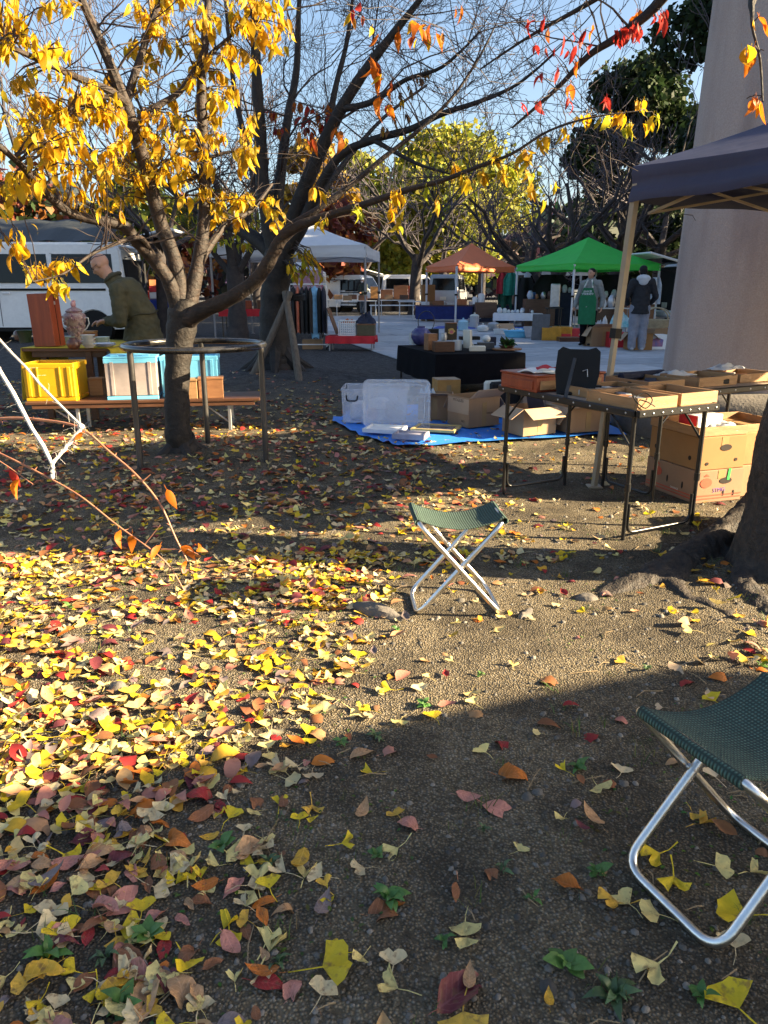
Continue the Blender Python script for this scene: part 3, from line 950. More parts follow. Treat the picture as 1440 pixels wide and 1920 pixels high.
# leaves: twigs grown towards where the photo shows yellow masses
def fill(T, n, x0, x1, y0, y1, Y0, Y1, cols, nl, size=.094):
    for _ in range(int(n * 2.3)):
        T.leafy(P(random.uniform(x0, x1), random.uniform(y0, y1), random.uniform(Y0, Y1)), cols, nl, size)
fill(A, 38, -40, 240, 130, 370, 4.5, 5.6, YEL, 7)
fill(A, 20, 150, 400, 230, 400, 5.0, 6.0, YEL, 6)
fill(A, 22, 230, 490, -30, 180, 5.2, 6.0, YEL, 8)
fill(A, 18, 260, 480, 180, 330, 5.3, 6.1, YEL, 7)
fill(A, 12, -60, 130, -40, 110, 4.5, 5.2, YEL, 7)
fill(A, 7, 380, 520, 340, 420, 5.5, 6.2, YEL, 8)
fill(A, 6, 480, 560, -20, 90, 5.4, 5.9, YEL, 7)
fill(A, 3.2, 40, 130, 480, 545, 4.35, 4.6, LIM + YEL, 7, .095)
fill(A, 3, -20, 30, 260, 470, 4.1, 4.5, YEL, 6, .095)
for x, y, n, c in ((505, 385, 8, YEL), (590, 350, 5, YEL), (600, 420, 5, LIM), (660, 400, 8, LIM), (735, 395, 10, YEL), (755, 425, 7, LIM), (745, 360, 7, YEL), (850, 305, 8, YEL), (880, 335, 7, YEL),
                   (905, 325, 9, YEL), (925, 290, 6, YEL), (960, 320, 8, LIM), (945, 325, 6, YEL), (1000, 330, 5, LIM), (1010, 385, 6, YEL), (1040, 350, 2, YEL), (830, 380, 4, YEL), (795, 350, 4, LIM),
                   (985, 285, 8, YEL), (1020, 265, 9, YEL), (1060, 250, 8, YEL), (1095, 215, 9, YEL), (1130, 225, 10, LIM), (1160, 215, 12, YEL), (1175, 245, 8, LIM), (1200, 190, 7, YEL), (1215, 230, 5, YEL), (1240, 225, 4, LIM)):
    A.leafy(P(x, y, random.uniform(4.7, 5.0)), c, n, .085, .45, .003)
for x, y in ((690, 100), (705, 130), (745, 55), (760, 30), (790, 45), (705, 170), (625, 235), (560, 235), (660, 20)):
    A.leafy(P(x, y, 5.2), ORG + ORG + YEL[:1], 5, .11, .4, .003)
# bare twigs along the limbs
for q in A.limbs:
    for k in range(6):
        p = q[random.randrange(len(q) // 4, len(q))]
        d = Vector((random.gauss(0, 1), random.gauss(0, .6), random.uniform(-.2, 1.2)))
        grow(p[:3], d, random.uniform(.25, .7), max(.003, p[3] * .22), 1, A.tw, .05, .8, 3, .0014, .2)
A.finish(292)

# ---- tree B: the propped cherry further back
random.seed(5)
Bt = Tree('taller half-bare cherry tree propped by crossed wooden stakes', *TREE_B)
zb = gz(*TREE_B)
Bt.trunk([(TREE_B[0], TREE_B[1], zb - .15, .40), (TREE_B[0], TREE_B[1], zb + .06, .30), PA(517, 655, 11.0, .235), PA(514, 600, 11.0, .205), PA(516, 540, 11.0, .20), PA(522, 490, 11.0, .215), PA(524, 465, 11.0, .17)], M_BARKD, 18)
for k in range(7):
    ang = k * .9 + .3
    mb = MB()
    pts = [(TREE_B[0] + math.cos(ang) * d, TREE_B[1] + math.sin(ang) * d, z) for d, z in ((.08, zb + .32), (.24, zb + .12), (.36, zb + .03), (.6, zb - .1))]
    mb.tube(crom(pts, 3), [.10, .1, .095, .09, .085, .08, .07, .06, .04, .02], 8)
    part('root', mb, M_BARKD, Bt.t, smooth=True)
LB = [
 [(520, 495, 11, .16), (505, 420, 11, .13), (492, 340, 11, .11), (488, 250, 11, .095), (482, 160, 11, .08), (478, 60, 11, .065), (474, -40, 11, .05)],
 [(522, 480, 11, .16), (548, 415, 10.9, .125), (572, 350, 10.8, .11), (602, 280, 10.7, .10), (642, 200, 10.6, .085), (690, 125, 10.5, .07), (740, 60, 10.4, .055), (795, -10, 10.3, .035)],
 [(530, 480, 11, .14), (565, 425, 10.8, .10), (600, 350, 10.6, .08), (640, 290, 10.4, .065), (700, 262, 10.2, .055), (770, 242, 10, .048), (830, 213, 9.8, .04), (900, 190, 9.6, .03), (970, 158, 9.4, .02), (1040, 100, 9.2, .012)],
 [(516, 480, 11, .13), (475, 445, 11.2, .11), (440, 425, 11.4, .10), (405, 412, 11.5, .085), (350, 380, 11.6, .06), (290, 330, 11.7, .035)],
 [(522, 470, 11, .12), (520, 390, 11.3, .10), (528, 310, 11.5, .085), (540, 220, 11.7, .07), (556, 130, 11.9, .055), (560, 20, 12, .04), (566, -50, 12, .025)],
 [(572, 350, 10.8, .07), (610, 250, 11.1, .055), (630, 160, 11.3, .045), (650, 80, 11.5, .035), (662, -10, 11.6, .022)],
 [(492, 340, 11, .07), (460, 260, 11.2, .05), (440, 170, 11.4, .04), (430, 80, 11.5, .03), (420, -20, 11.6, .02)],
 [(640, 205, 10.6, .05), (700, 190, 10.3, .04), (760, 150, 10, .03), (830, 125, 9.8, .022), (900, 60, 9.6, .012)],
 [(700, 262, 10.2, .04), (740, 285, 10, .03), (790, 310, 9.8, .022), (860, 330, 9.6, .012)],
 [(560, 440, 10.9, .09), (600, 370, 11.5, .06), (650, 300, 12, .045), (720, 220, 12.5, .03), (800, 160, 13, .018)],
]
for l in LB: Bt.limb(l, M_BARKD, 10)
for q in Bt.limbs:
    for k in range(6):
        p = q[random.randrange(len(q) // 4, len(q))]
        d = Vector((random.gauss(0, 1), random.gauss(0, .8), random.uniform(-.1, 1.3)))
        grow(p[:3], d, random.uniform(.9, 2.1), max(.008, p[3] * .26), 3, Bt.tw, .1, .8, 4, .0026, .17)
for x, y in ((560, 215), (585, 205), (610, 195), (540, 240), (575, 235), (600, 230), (555, 190), (620, 210), (520, 215)):
    Bt.leafy(P(x, y, 10.9), ORG + REDL, 7, .15, .5, .006)
for x, y in ((755, 190), (770, 170), (720, 235), (790, 150), (740, 215), (800, 130), (760, 205)):
    Bt.leafy(P(x, y, 10.0), [(.30, .17, .09), (.36, .2, .08)], 7, .11, .5, .005)
fill(Bt, 10, 560, 610, 505, 525, 10.2, 10.6, LIM + YEL, 3, .14)
Bt.finish(60)

# ---- crossed stakes that prop tree B
def prop():
    t = thing('tree_support', 'two crossed grey wooden stakes lashed to the propped tree', 'tree support', G(520, 716))
    apex = P(537, 565, 10.62)
    for px, py in ((474, 716), (562, 722)):
        f = G(px, py); f.z = gz(f.x, f.y) - .05
        mb = MB(); d = (apex - f).normalized()
        mb.tube([f, f.lerp(apex, .5) + Vector((.01, 0, 0)), apex + d * .14], [.052, .048, .042], 10)
        part('stake', mb, mat('weathered_stake', (.09, .075, .06), .9, col2=(.17, .14, .11), scale=6, stretch=(6, 6, .6), bump=.4), t, smooth=True)
    mb = MB()
    for k in range(4):
        c = P(548, 553, 10.68) + Vector((0, 0, -.02 * k))
        mb.tube([c + Vector((.15 * math.cos(a), .2 * math.sin(a) + .17, .012 * math.sin(a * 2))) for a in np.linspace(0, 6.28, 15)], .016, 6, caps=False)
    part('binding', mb, M_BLACK, t, smooth=True)
prop()

# ---- further tree C in front of the white canopy, left of tree B
random.seed(9)
tc_ = P(445, 640, 17.2)
Ct = Tree('dark bare tree between the propped tree and the white canopy', tc_.x, tc_.y, 'bare_tree')
Ct.trunk([(tc_.x, tc_.y, -.1, .30), PA(446, 610, 17.2, .22), PA(443, 560, 17.2, .19), PA(440, 500, 17.2, .19)], M_BARKF, 10)
for l in ([(440, 510, 17.2, .16), (430, 450, 17.2, .12), (420, 400, 17.1, .09), (400, 330, 17, .06), (380, 250, 17, .03)],
          [(442, 510, 17.2, .14), (450, 450, 17.3, .10), (470, 390, 17.4, .07), (480, 320, 17.5, .04)],
          [(440, 520, 17.2, .11), (405, 480, 17.3, .07), (380, 440, 17.4, .05), (350, 400, 17.5, .03)],
          [(443, 520, 17.2, .11), (470, 470, 17.0, .07), (500, 430, 16.9, .05), (540, 380, 16.8, .03)]):
    Ct.limb(l, M_BARKF, 7)
for q in Ct.limbs:
    for k in range(9):
        p = q[random.randrange(len(q) // 3, len(q))]
        grow(p[:3], Vector((random.gauss(0, 1), random.gauss(0, .8), random.uniform(0, 1.2))), random.uniform(.8, 1.8), max(.008, p[3] * .3), 2, Ct.tw, .12, .8, 4, .006, .17)
fill(Ct, 30, 330, 480, 350, 470, 16, 17.5, LIM + [(.2, .24, .04)], 5, .17)
Ct.finish(40)

# ---- tree R: the trunk at the right edge with its spreading roots and overhanging branches
random.seed(7)
Rt = Tree('rough-barked tree trunk with spreading surface roots at the right edge', *TREE_R)
zb = gz(*TREE_R)
x0, y0 = TREE_R[0] - .135, TREE_R[1]
def root_bole():
    mb = MB()
    st = [(x0 + .12, y0, zb - .15, .30), (x0 + .12, y0, zb + .05, .245), (x0 + .12, y0, zb + .22, .215), (x0 + .12, y0 + .02, zb + .5, .20), (x0 + .17, y0 + .03, zb + .85, .195), (x0 + .24, y0 + .04, zb + 1.3, .19), (x0 + .30, y0 + .05, zb + 1.8, .19), (x0 + .30, y0 + .05, zb + 2.45, .18)]
    for p, q in zip(st[:-1], st[1:]): capsule(mb, p[:3], q[:3], p[3], q[3], 16)
    roots = [[(1430, 985, .20, .10), (1385, 1010, .10, .095), (1320, 1045, .05, .09), (1230, 1085, .02, .09), (1150, 1108, -.01, .085), (1080, 1120, -.045, .085), (1010, 1130, -.085, .07)],
             [(1290, 1050, .03, .09), (1262, 1095, .0, .075), (1290, 1128, -.005, .06), (1350, 1152, -.005, .055), (1398, 1190, -.01, .055), (1408, 1240, -.015, .05), (1390, 1290, -.03, .045), (1350, 1330, -.06, .03)],
             [(1440, 1050, .14, .12), (1405, 1085, .03, .085), (1395, 1110, .005, .07), (1430, 1150, .0, .07), (1480, 1200, -.02, .06)],
             [(1430, 1010, .12, .11), (1520, 1100, .04, .10), (1600, 1200, -.02, .08)], [(1480, 900, .16, .12), (1540, 880, .03, .1), (1620, 860, -.03, .08)]]
    for rt in roots:
        w = []
        for a_, b_, z, r in rt:
            g_ = G(a_, b_); w.append((g_.x, g_.y, gz(g_.x, g_.y) + z - r * .45 - .012, r))
        q = crom(w, 3)
        for p, s_ in zip(q[:-1], q[1:]): capsule(mb, p[:3], s_[:3], p[3], s_[3], 10)
    o = blob('trunk', mb, bark_mat('old_bark', (.008, .0065, .006), (.05, .036, .027), rings=False, sc=2.2), Rt.t, .014, 10)
    nr = [v.normal.copy() for v in o.data.vertices]
    for v, n_ in zip(o.data.vertices, nr):
        p = v.co
        k = (.5 - abs(noise.noise(Vector((p.x * 15, p.y * 15, p.z * 5))))) * .020 + (.4 - abs(noise.noise(Vector((p.x * 42, p.y * 42, p.z * 19))))) * .012 - .012
        v.co = p + n_ * k
root_bole()
zt = zb + 2.3
def world_limb(T, pts, n=8):
    q = crom(pts, 5)
    mb = MB(); mb.tube([p[:3] for p in q], [p[3] for p in q], n)
    part('branch', mb, M_BARKD, T.t, smooth=True)
    T.limbs.append(q); T.nodes += [(Vector(p[:3]), p[3]) for p in q]
world_limb(Rt, [(x0 + .25, y0 + .05, zt, .15), (x0 + .1, y0 + .5, zt + .8, .11), (*P(1330, -160, 4.4), .06), (*P(1243, -5, 4.7), .032), (*P(1167, 63, 4.8), .024), (*P(1103, 105, 4.9), .018), (*P(1043, 167, 5.0), .013), (*P(960, 240, 5.1), .007)])
world_limb(Rt, [(x0 + .25, y0 + .05, zt, .14), (x0 + .6, y0 - .1, zt + 1.2, .10), (x0 + .5, y0 - .3, zt + 2.6, .06)])
world_limb(Rt, [(x0 + .25, y0 + .05, zt, .13), (x0 - .1, y0 - .2, zt + .5, .06), (*P(1440, -60, 2.6), .02), (*P(1410, 30, 2.5), .006), (*P(1425, 110, 2.45), .004), (*P(1430, 190, 2.4), .003)])
world_limb(Rt, [(*P(1300, -60, 4.6), .03), (*P(1190, -40, 4.9), .02), (*P(1080, 20, 5.1), .014), (*P(990, 70, 5.2), .009), (*P(900, 130, 5.3), .005)])
for q in (Rt.limbs[0], Rt.limbs[3]):
    for k in range(9):
        p = q[random.randrange(len(q) // 2, len(q))]
        grow(p[:3], Vector((random.gauss(-.4, .9), random.gauss(0, .6), random.gauss(.1, .7))), random.uniform(.4, 1.1), max(.003, p[3] * .28), 2, Rt.tw, .02, .8, 3, .0016, .2)
for x, y in ((993, 30), (1020, 30), (1030, 55), (1005, 88), (1022, 85), (1060, 90), (1065, 60), (1085, 85), (1097, 55), (1077, 112), (1040, 125), (1070, 155), (1010, 140), (1075, 185), (1010, 190), (990, 190), (1165, 50), (1190, 45), (1200, 50), (1185, 65), (1200, 30), (1160, 60), (1240, 20), (1245, 30), (1120, 50), (650, 8), (850, 15), (1140, 190)):
    Rt.leafy(P(x, y, random.uniform(4.6, 5.1)), REDL if random.random() < .8 else ORG, 2 if x < 1140 else 5, .085, .15, .0022)
for x, y, n in ((1415, 85, 4), (1432, 95, 3), (1400, 185, 3), (1424, 190, 3), (1425, 30, 3)):
    Rt.leafy(P(x, y, 2.45), ORG[:1] + YEL[:2] + ORG[2:3], n, .066, .3, .0018)
Rt.finish(120)

# ---- pipe guard round tree A
def guard():
    cx, cy, r, z = -1.345, 5.42, .485, .86
    t = thing('tree_guard', 'black steel pipe hoop on posts guarding the near tree', 'tree guard', (cx, cy, gz(cx, cy)))
    m = mat('worn_black_pipe', (.008, .008, .009), .22, col2=(.035, .033, .032), scale=14, spec=.7)
    mb = MB()
    mb.tube([(cx + r * math.cos(a), cy + r * math.sin(a), z) for a in np.linspace(0, 2 * math.pi, 49)], .023, 12, caps=False)
    part('hoop', mb, m, t, smooth=True)
    for a in (R(223), R(-8), R(98)):
        px, py = cx + r * math.cos(a), cy + r * math.sin(a)
        mb = MB(); mb.tube([(px, py, gz(px, py) - .1), (px, py, z - .015)], .021, 12)
        o = part('post', mb, mat('worn_steel_post', (.018, .018, .018), .35, col2=(.13, .12, .115), scale=7, stretch=(1, 1, .15), metal=.5), t, smooth=True)
guard()

# ---- white twine tied to a thorny bramble, close to the camera at the left
def bramble():
    st = Vector((-1.75, 2.3, 0))
    t = thing('bramble_bush', 'thorny arching stems with a few red leaves at the left edge', 'bramble', st)
    m = mat('bramble_stem', (.30, .11, .06), .55, col2=(.42, .20, .11), scale=20)
    stems = [[(-260, 860, 2.1), (-120, 800, 2.0), (0, 785, 1.95), (75, 787, 1.92), (150, 802, 1.88), (205, 847, 1.84), (255, 890, 1.8), (300, 945, 1.77), (330, 1010, 1.75), (352, 1052, 1.74)],
             [(-200, 800, 2.1), (-90, 810, 2.0), (0, 850, 1.9), (80, 890, 1.84), (150, 930, 1.8), (220, 985, 1.76), (280, 1028, 1.73), (318, 1062, 1.72), (346, 1108, 1.71)],
             [(-150, 820, 2.0), (-60, 835, 1.9), (0, 865, 1.86), (62, 908, 1.83)]]
    rad = [(.0050, .0018), (.0036, .0013), (.0020, .0010)]
    L_ = []
    for s_, (r0, r1) in zip(stems, rad):
        w = [tuple(st + Vector((0, 0, -.05))), tuple(st + Vector((.02, -.05, .45)))] + [tuple(P(*q)) for q in s_]
        q = crom(w, 5)
        mb = MB()
        n = len(q)
        mb.tube(q, [r0 + (r1 - r0) * i / n for i in range(n)], 7)
        for i in range(8, n - 1, 4):
            d = Vector((random.gauss(0, 1), random.gauss(0, 1), random.gauss(0, 1))).normalized()
            mb.tube([q[i], Vector(q[i]) + d * .012], [.002, .0004], 4)
        part('stem', mb, m, t, smooth=True)
        L_.append(q)
    mb = MB()
    for a, b in (((302, 1030, 1.735), (352, 1030, 1.73)), ((352, 1030, 1.73), (372, 1040, 1.73)), ((272, 1020, 1.735), (300, 985, 1.735)), ((318, 1062, 1.72), (313, 1090, 1.72)), ((268, 902, 1.79), (282, 890, 1.79)), ((38, 888, 1.85), (46, 862, 1.85))):
        mb.tube([P(*a), P(*b)], [.0018, .0011], 4)
    part('side_twig', mb, m, t)
    o0 = wloc(t)
    for x, y, Y, s, ang, yaw in ((18, 900, 1.85, .055, -.35, .4), (30, 912, 1.85, .058, .1, 1.2), (312, 935, 1.76, .055, -.35, .5), (222, 1010, 1.74, .048, .2, 1.0), (248, 1018, 1.74, .052, .12, .3),
                            (300, 1040, 1.73, .05, 1.0, .9), (340, 1040, 1.73, .05, -.8, .2), (368, 1040, 1.73, .046, -.9, 1.4), (348, 1068, 1.72, .03, .4, .8), (155, 828, 1.86, .03, .8, .2)):
        o = link('leaf', hang_obj_mesh('red' if random.random() < .4 else 'orange', random.randrange(4)), None, t, P(x, y - 18, Y) - o0)
        o.rotation_euler = Euler((R(-90) + random.uniform(-.2, .4), ang, yaw)); o.scale = (s,) * 3
bramble()
def twine():
    t = thing('white_twine', 'fuzzy white twine tied in a triangle to the thorny stem', 'twine', P(98, 893, 1.83))
    m = mat('white_fibre', (.56, .53, .48), .9, var=.15, bump=.5, bscale=300)
    a, b, c, d = P(152, 800, 1.87), P(98, 870, 1.83), P(98, 893, 1.83), None
    for p0, p1, r in ((P(-200, 420, 2.15), a, .0032), (P(-150, 420, 2.15), b, .0052), (a, b, .0045), (b, c, .0045)):
        mb = MB()
        k = 14
        pts = []
        for i in range(k + 1):
            q = p0.lerp(p1, i / k)
            pts.append(q + Vector((random.gauss(0, .0012), 0, random.gauss(0, .0012) - .004 * math.sin(math.pi * i / k))))
        mb.tube(pts, [r * random.uniform(.85, 1.15) for _ in pts], 7)
        part('strand', mb, m, t, smooth=True)
    mb = MB()
    for k in range(60):
        u = random.random()
        s = random.choice(((P(-150, 420, 2.15), b), (a, b), (P(-200, 420, 2.15), a), (a, a + Vector((.01, 0, .0)))))
        q = s[0].lerp(s[1], u if s[0].x > -1.2 else .45 + .55 * u)
        e = q + Vector((random.gauss(0, .022), random.gauss(0, .01), random.gauss(-.008, .022)))
        mb.tube([q, q.lerp(e, .5) + Vector((random.gauss(0, .006), 0, random.gauss(0, .006))), e], .00035, 3, caps=False)
    part('loose_fibres', mb, m, t, kind='stuff')
    mb = MB(); mb.ball(a, (.009, .008, .008)); mb.ball(c, (.006, .006, .008))
    part('knot', mb, m, t, smooth=True)
    mb = MB(); mb.tube([(-1.62, 2.2, -.1), P(-175, 420, 2.15) + Vector((0, 0, .3))], [.02, .014], 8)
    solo('garden_stake', mb, mat('bamboo', (.4, .3, .14), .5, var=.15), 'bamboo stake that holds the white twine', 'stake', smooth=True)
twine()

# ================================================================== NEAR THINGS
def arc_path(pts, rad, k=6):
    """polyline with rounded corners"""
    pts = [Vector(p) for p in pts]
    out = [pts[0]]
    for i in range(1, len(pts) - 1):
        a, b, c = pts[i - 1], pts[i], pts[i + 1]
        u, v = (a - b).normalized(), (c - b).normalized()
        d = min(rad, (a - b).length * .49, (c - b).length * .49)
        p, q = b + u * d, b + v * d
        for j in range(k + 1):
            t = j / k
            out.append(p * (1 - t) ** 2 + b * 2 * t * (1 - t) + q * t * t)
    out.append(pts[-1])
    return out

# ---- two folding stools
def weave_mat():
    m = mat('green_woven_fabric', (.045, .085, .066), .85, col2=(.062, .115, .09), scale=40)
    nt = m.node_tree; N = nt.nodes; L = nt.links; b = N['Principled BSDF']
    src = b.inputs['Base Color'].links[0].from_socket
    tc = N.new('ShaderNodeTexCoord')
    w1 = N.new('ShaderNodeTexWave'); w1.inputs['Scale'].default_value = 34; w1.bands_direction = 'X'
    w2 = N.new('ShaderNodeTexWave'); w2.inputs['Scale'].default_value = 40; w2.bands_direction = 'Y'
    for w in (w1, w2): L.new(tc.outputs['UV'], w.inputs['Vector'])
    ad = N.new('ShaderNodeMath'); ad.operation = 'MULTIPLY'
    L.new(w1.outputs['Fac'], ad.inputs[0]); L.new(w2.outputs['Fac'], ad.inputs[1])
    rr = N.new('ShaderNodeMapRange'); rr.inputs['To Min'].default_value = .35; rr.inputs['To Max'].default_value = 1.9
    L.new(ad.outputs[0], rr.inputs['Value'])
    mx = N.new('ShaderNodeMix'); mx.data_type = 'RGBA'; mx.blend_type = 'MULTIPLY'; mx.inputs['Factor'].default_value = 1
    L.new(src, mx.inputs['A']); L.new(rr.outputs[0], mx.inputs['B']); L.new(mx.outputs['Result'], b.inputs['Base Color'])
    bp = N.new('ShaderNodeBump'); bp.inputs['Strength'].default_value = .9; bp.inputs['Distance'].default_value = .004
    L.new(ad.outputs[0], bp.inputs['Height']); L.new(bp.outputs[0], b.inputs['Normal'])
    return m
M_WEAVE = weave_mat()
def stool(label, cx, cy, ang, W=.335, D=.29, H=.395, FD=.245, sag=.042):
    z0 = gz(cx, cy)
    M = TR((cx, cy, z0), ang)
    t = thing('folding_stool', label, 'stool', (cx, cy, z0))
    r = .0105
    for sg, off in ((1, 0.0), (-1, .024)):
        d0 = D / 2 - off
        # loop: top bar at side -sg, legs cross to a bottom bar at side +sg
        T = [(-sg * W / 2, -d0, H), (-sg * W / 2, d0, H)]
        Bm = [(sg * W / 2, d0, r), (sg * W / 2, -d0, r)]
        mid0 = ((T[0][0] + T[1][0]) / 2, 0, H)
        loop = [mid0, T[1], Bm[0], Bm[1], T[0], mid0]
        mb = MB(M); mb.tube(arc_path(loop, .055), r, 12, caps=False)
        part('frame_tube', mb, M_ALU, t, smooth=True)
    for s in (-1, 1):
        mb = MB(M)
        mb.lathe([(.004, -.022), (.008, -.02), (.008, .02), (.004, .022)], (0, s * (D / 2 - .012), H / 2 + .005), 10, rot=(R(90), 0, 0))
        part('pivot_rivet', mb, M_STEEL, t, smooth=True)
    # fabric sling wrapped round both top bars
    mb = MB(M)
    prof = []
    for i in range(7):                        # round the left bar from below
        a = R(-100 - 170 * i / 6)
        prof.append((-W / 2 + (r + .004) * math.cos(a), H + (r + .004) * math.sin(a)))
    k = 18
    for i in range(1, k):
        u = i / k
        prof.append((-W / 2 + W * u, H + .012 - sag * math.sin(math.pi * u) ** .9))
    for i in range(7):
        a = R(90 - 170 * i / 6)
        prof.append((W / 2 + (r + .004) * math.cos(a), H + (r + .004) * math.sin(a)))
    n = len(prof) - 1
    nv = 10
    def fn(u, v):
        x, z = prof[int(round(u * n))]
        e = 1 - .05 * math.sin(math.pi * u)
        return (x, (v - .5) * FD * e, z - .006 * math.sin(math.pi * u) * (1 - abs(2 * v - 1)))
    mb.slab(fn, n, nv, .0035)
    o = part('fabric_seat', mb, M_WEAVE, t, smooth='all')
    uv = o.data.uv_layers.new(name='UVMap')
    Mi = (Matrix.Translation(-wloc(t)) @ M).inverted()
    cos_ = [Mi @ v.co for v in o.data.vertices]
    for lp in o.data.loops:
        c = cos_[lp.vertex_index]
        uv.data[lp.index].uv = (c.x * 1.0, c.y * 1.0)
    return t
c0 = (G(785, 1157) + G(770, 1112) + G(942, 1152) + G(908, 1100)) / 4
stool('small folding stool with green woven seat and aluminium legs, in the sun', c0.x, c0.y, R(4))
stool('nearest green folding stool cut off by the right edge, in shade', .755, 1.335, R(24), W=.35, D=.31, H=.40, FD=.265, sag=.045)

# ---- flea-market folding tables with black frames
UX, UY = Vector((.452, -.892, 0)).normalized(), Vector((.892, .452, 0)).normalized()   # along the long side towards the camera / to the right
TANG = math.atan2(UY.y, UY.x)
def camp_table(label, o, lx, ly, H, legs, topm=None):
    """o = far-left corner; local x runs along UY (right), local y along -UX (away)"""
    M = TR(o, TANG)
    t = thing('folding_table', label, 'table', M @ Vector((lx / 2, ly / 2, 0)))
    mb = MB(M); mb.box((lx / 2, ly / 2, H - .012), (lx - .03, ly - .03, .012), .002)
    part('table_top', mb, topm or mat('worn_laminate', (.40, .32, .25), .5, var=.15), t)
    # frame rails
    for a, b, c, d in ((lx / 2, 0.0, lx, .024), (lx / 2, ly, lx, .024)):
        mb = MB(M); mb.box((a, b, H - .018), (c, d, .038), .006); part('frame_rail', mb, M_BLKM, t)
    for a in (0.0, lx):
        mb = MB(M); mb.box((a, ly / 2, H - .018), (.024, ly - .026, .038), .006); part('frame_rail', mb, M_BLKM, t)
    mbr = MB(M)
    for k in range(9):
        mbr.ball((lx * (k + .5) / 9, -.013, H - .018), (.006, .003, .006), 8, 5)
        mbr.ball((-.013, ly * (k + .5) / 9, H - .018), (.003, .006, .006), 8, 5)
    part('rivets', mbr, M_STEEL, t, smooth=True, kind='stuff')
    for axis, pos in legs:
        def L3(u, z): return (u, pos, z) if axis == 'x' else (pos, u, z)
        ln = lx if axis == 'x' else ly
        u0, u1 = .035, ln - .035
        for u in (u0, u1):
            mb = MB(M); mb.tube([L3(u, .30), L3(u, H - .03)], .0125, 10); mb.tube([L3(u, .0), L3(u, .32)], .0105, 10)
            mb.tube([L3(u, .27), L3(u, .31)], .016, 10)
            part('leg', mb, M_BLKM, t, smooth=True)
        mb = MB(M); mb.tube(arc_path([L3(u0 + .022, .20), L3(u0 + .022, .045), L3(u1 - .022, .045), L3(u1 - .022, .20)], .05), .0085, 10)
        part('leg_hoop', mb, M_BLKM, t, smooth=True)
        mb = MB(M)
        dd = .16 if pos < (ly if axis == 'x' else lx) / 2 else -.16
        for u in (u0, u1):
            e = (u, pos + dd, H - .04) if axis == 'x' else (pos + dd, u, H - .04)
            mb = MB(M); mb.tube([L3(u, H - .2), e], .006, 6); part('brace', mb, M_BLKM, t)
    return t, M
TH = .685
A_, C_ = G(941, 926), G(1167, 1016)
o1 = Vector((C_.x, C_.y, 0)) - UY * .035 + UX * .05
camp_table('black-framed folding table of wooden trays nearest the sunlit stool', (o1.x, o1.y, 0), .56, 1.14, TH, [('x', .05), ('x', 1.09)])
MT1 = TR((o1.x, o1.y, 0), TANG)
E_, F_ = G(1117, 915), G(1219, 943)
o2 = Vector((F_.x, F_.y, 0)) - UY * .04 + UX * .04
camp_table('second black-framed folding table running back beside the pillar', (o2.x, o2.y, 0), 1.2, .5, TH - .012, [('y', .05), ('y', 1.15)])
MT2 = TR((o2.x, o2.y, 0), TANG)

def tray(label, M, cx, cy, z, w, d, h, ang=0, inner=None, group='wooden trays on the folding tables'):
    Mt = M @ Matrix.Translation((cx, cy, z)) @ Matrix.Rotation(ang, 4, 'Z')
    t = thing('wooden_tray', label, 'tray', Mt @ Vector((0, 0, 0)), group)
    th = .013
    for a, b, c, d2 in ((0, -d / 2 + th / 2, w, th), (0, d / 2 - th / 2, w, th)):
        mb = MB(Mt); mb.box((a, b, h / 2), (c, d2, h), .002); part('side_board', mb, M_WOOD, t)
    for a in (-w / 2 + th / 2, w / 2 - th / 2):
        mb = MB(Mt); mb.box((a, 0, h / 2), (th, d - 2 * th - .001, h), .002); part('end_board', mb, M_WOOD, t)
    mb = MB(Mt); mb.box((0, 0, .006), (w - 2 * th - .001, d - 2 * th - .001, .008)); part('bottom_board', mb, M_WOOD, t)
    return Mt
z1 = TH - .004
random.seed(21)
TRAYS = [('wooden tray with a black cord over its front edge', MT1, .15, .20, z1, .27, .36, .058, 0), ('wooden tray beside the corded one at the table end', MT1, .45, .205, z1, .27, .345, .062, .02),
         ('shallow wooden tray behind the corded tray', MT1, .30, .56, z1, .40, .24, .05, -.03),
         ('wooden tray at the far left end of the second table', MT2, .16, .30, z1 - .012, .30, .36, .052, 0), ('wooden tray in the middle of the second table', MT2, .56, .24, z1 - .012, .36, .30, .06, .05),
         ('wooden tray at the right end of the second table', MT2, .98, .28, z1 - .012, .34, .30, .055, 0)]
for lab, M_, cx, cy, z, w, d, h, a in TRAYS:
    Mt = tray(lab, M_, cx, cy, z, w, d, h, a)
    # what lies in it
    for k in range(8):
        x, y = random.uniform(-w / 2.8, w / 2.8), random.uniform(-d / 2.8, d / 2.8)
        mb = MB(Mt @ TR((x, y, .012), random.uniform(0, 3)))
        mm = random.choice([M_BLACK, M_BLACK, M_STEEL, M_NAVY, M_WOODD, M_WOODB, M_NAVY, M_PORC])
        if k % 2:
            mb.box((0, 0, .012), (random.uniform(.07, .14), random.uniform(.03, .08), .03), .004)
            solo('small_case', mb, mm, 'small flat case lying in %s' % ('the ' + lab.replace('wooden ', '')), 'case', 'oddments lying in the trays')
        else:
            mb.tube([(-.06, 0, .012), (-.02, .01, .016), (.03, -.006, .014), (.07, .004, .012)], [.006, .007, .006, .004], 8)
            solo('hand_tool', mb, mm, 'slim tool lying in %s' % ('the ' + lab.replace('wooden ', '')), 'tool', 'oddments lying in the trays', smooth=True)
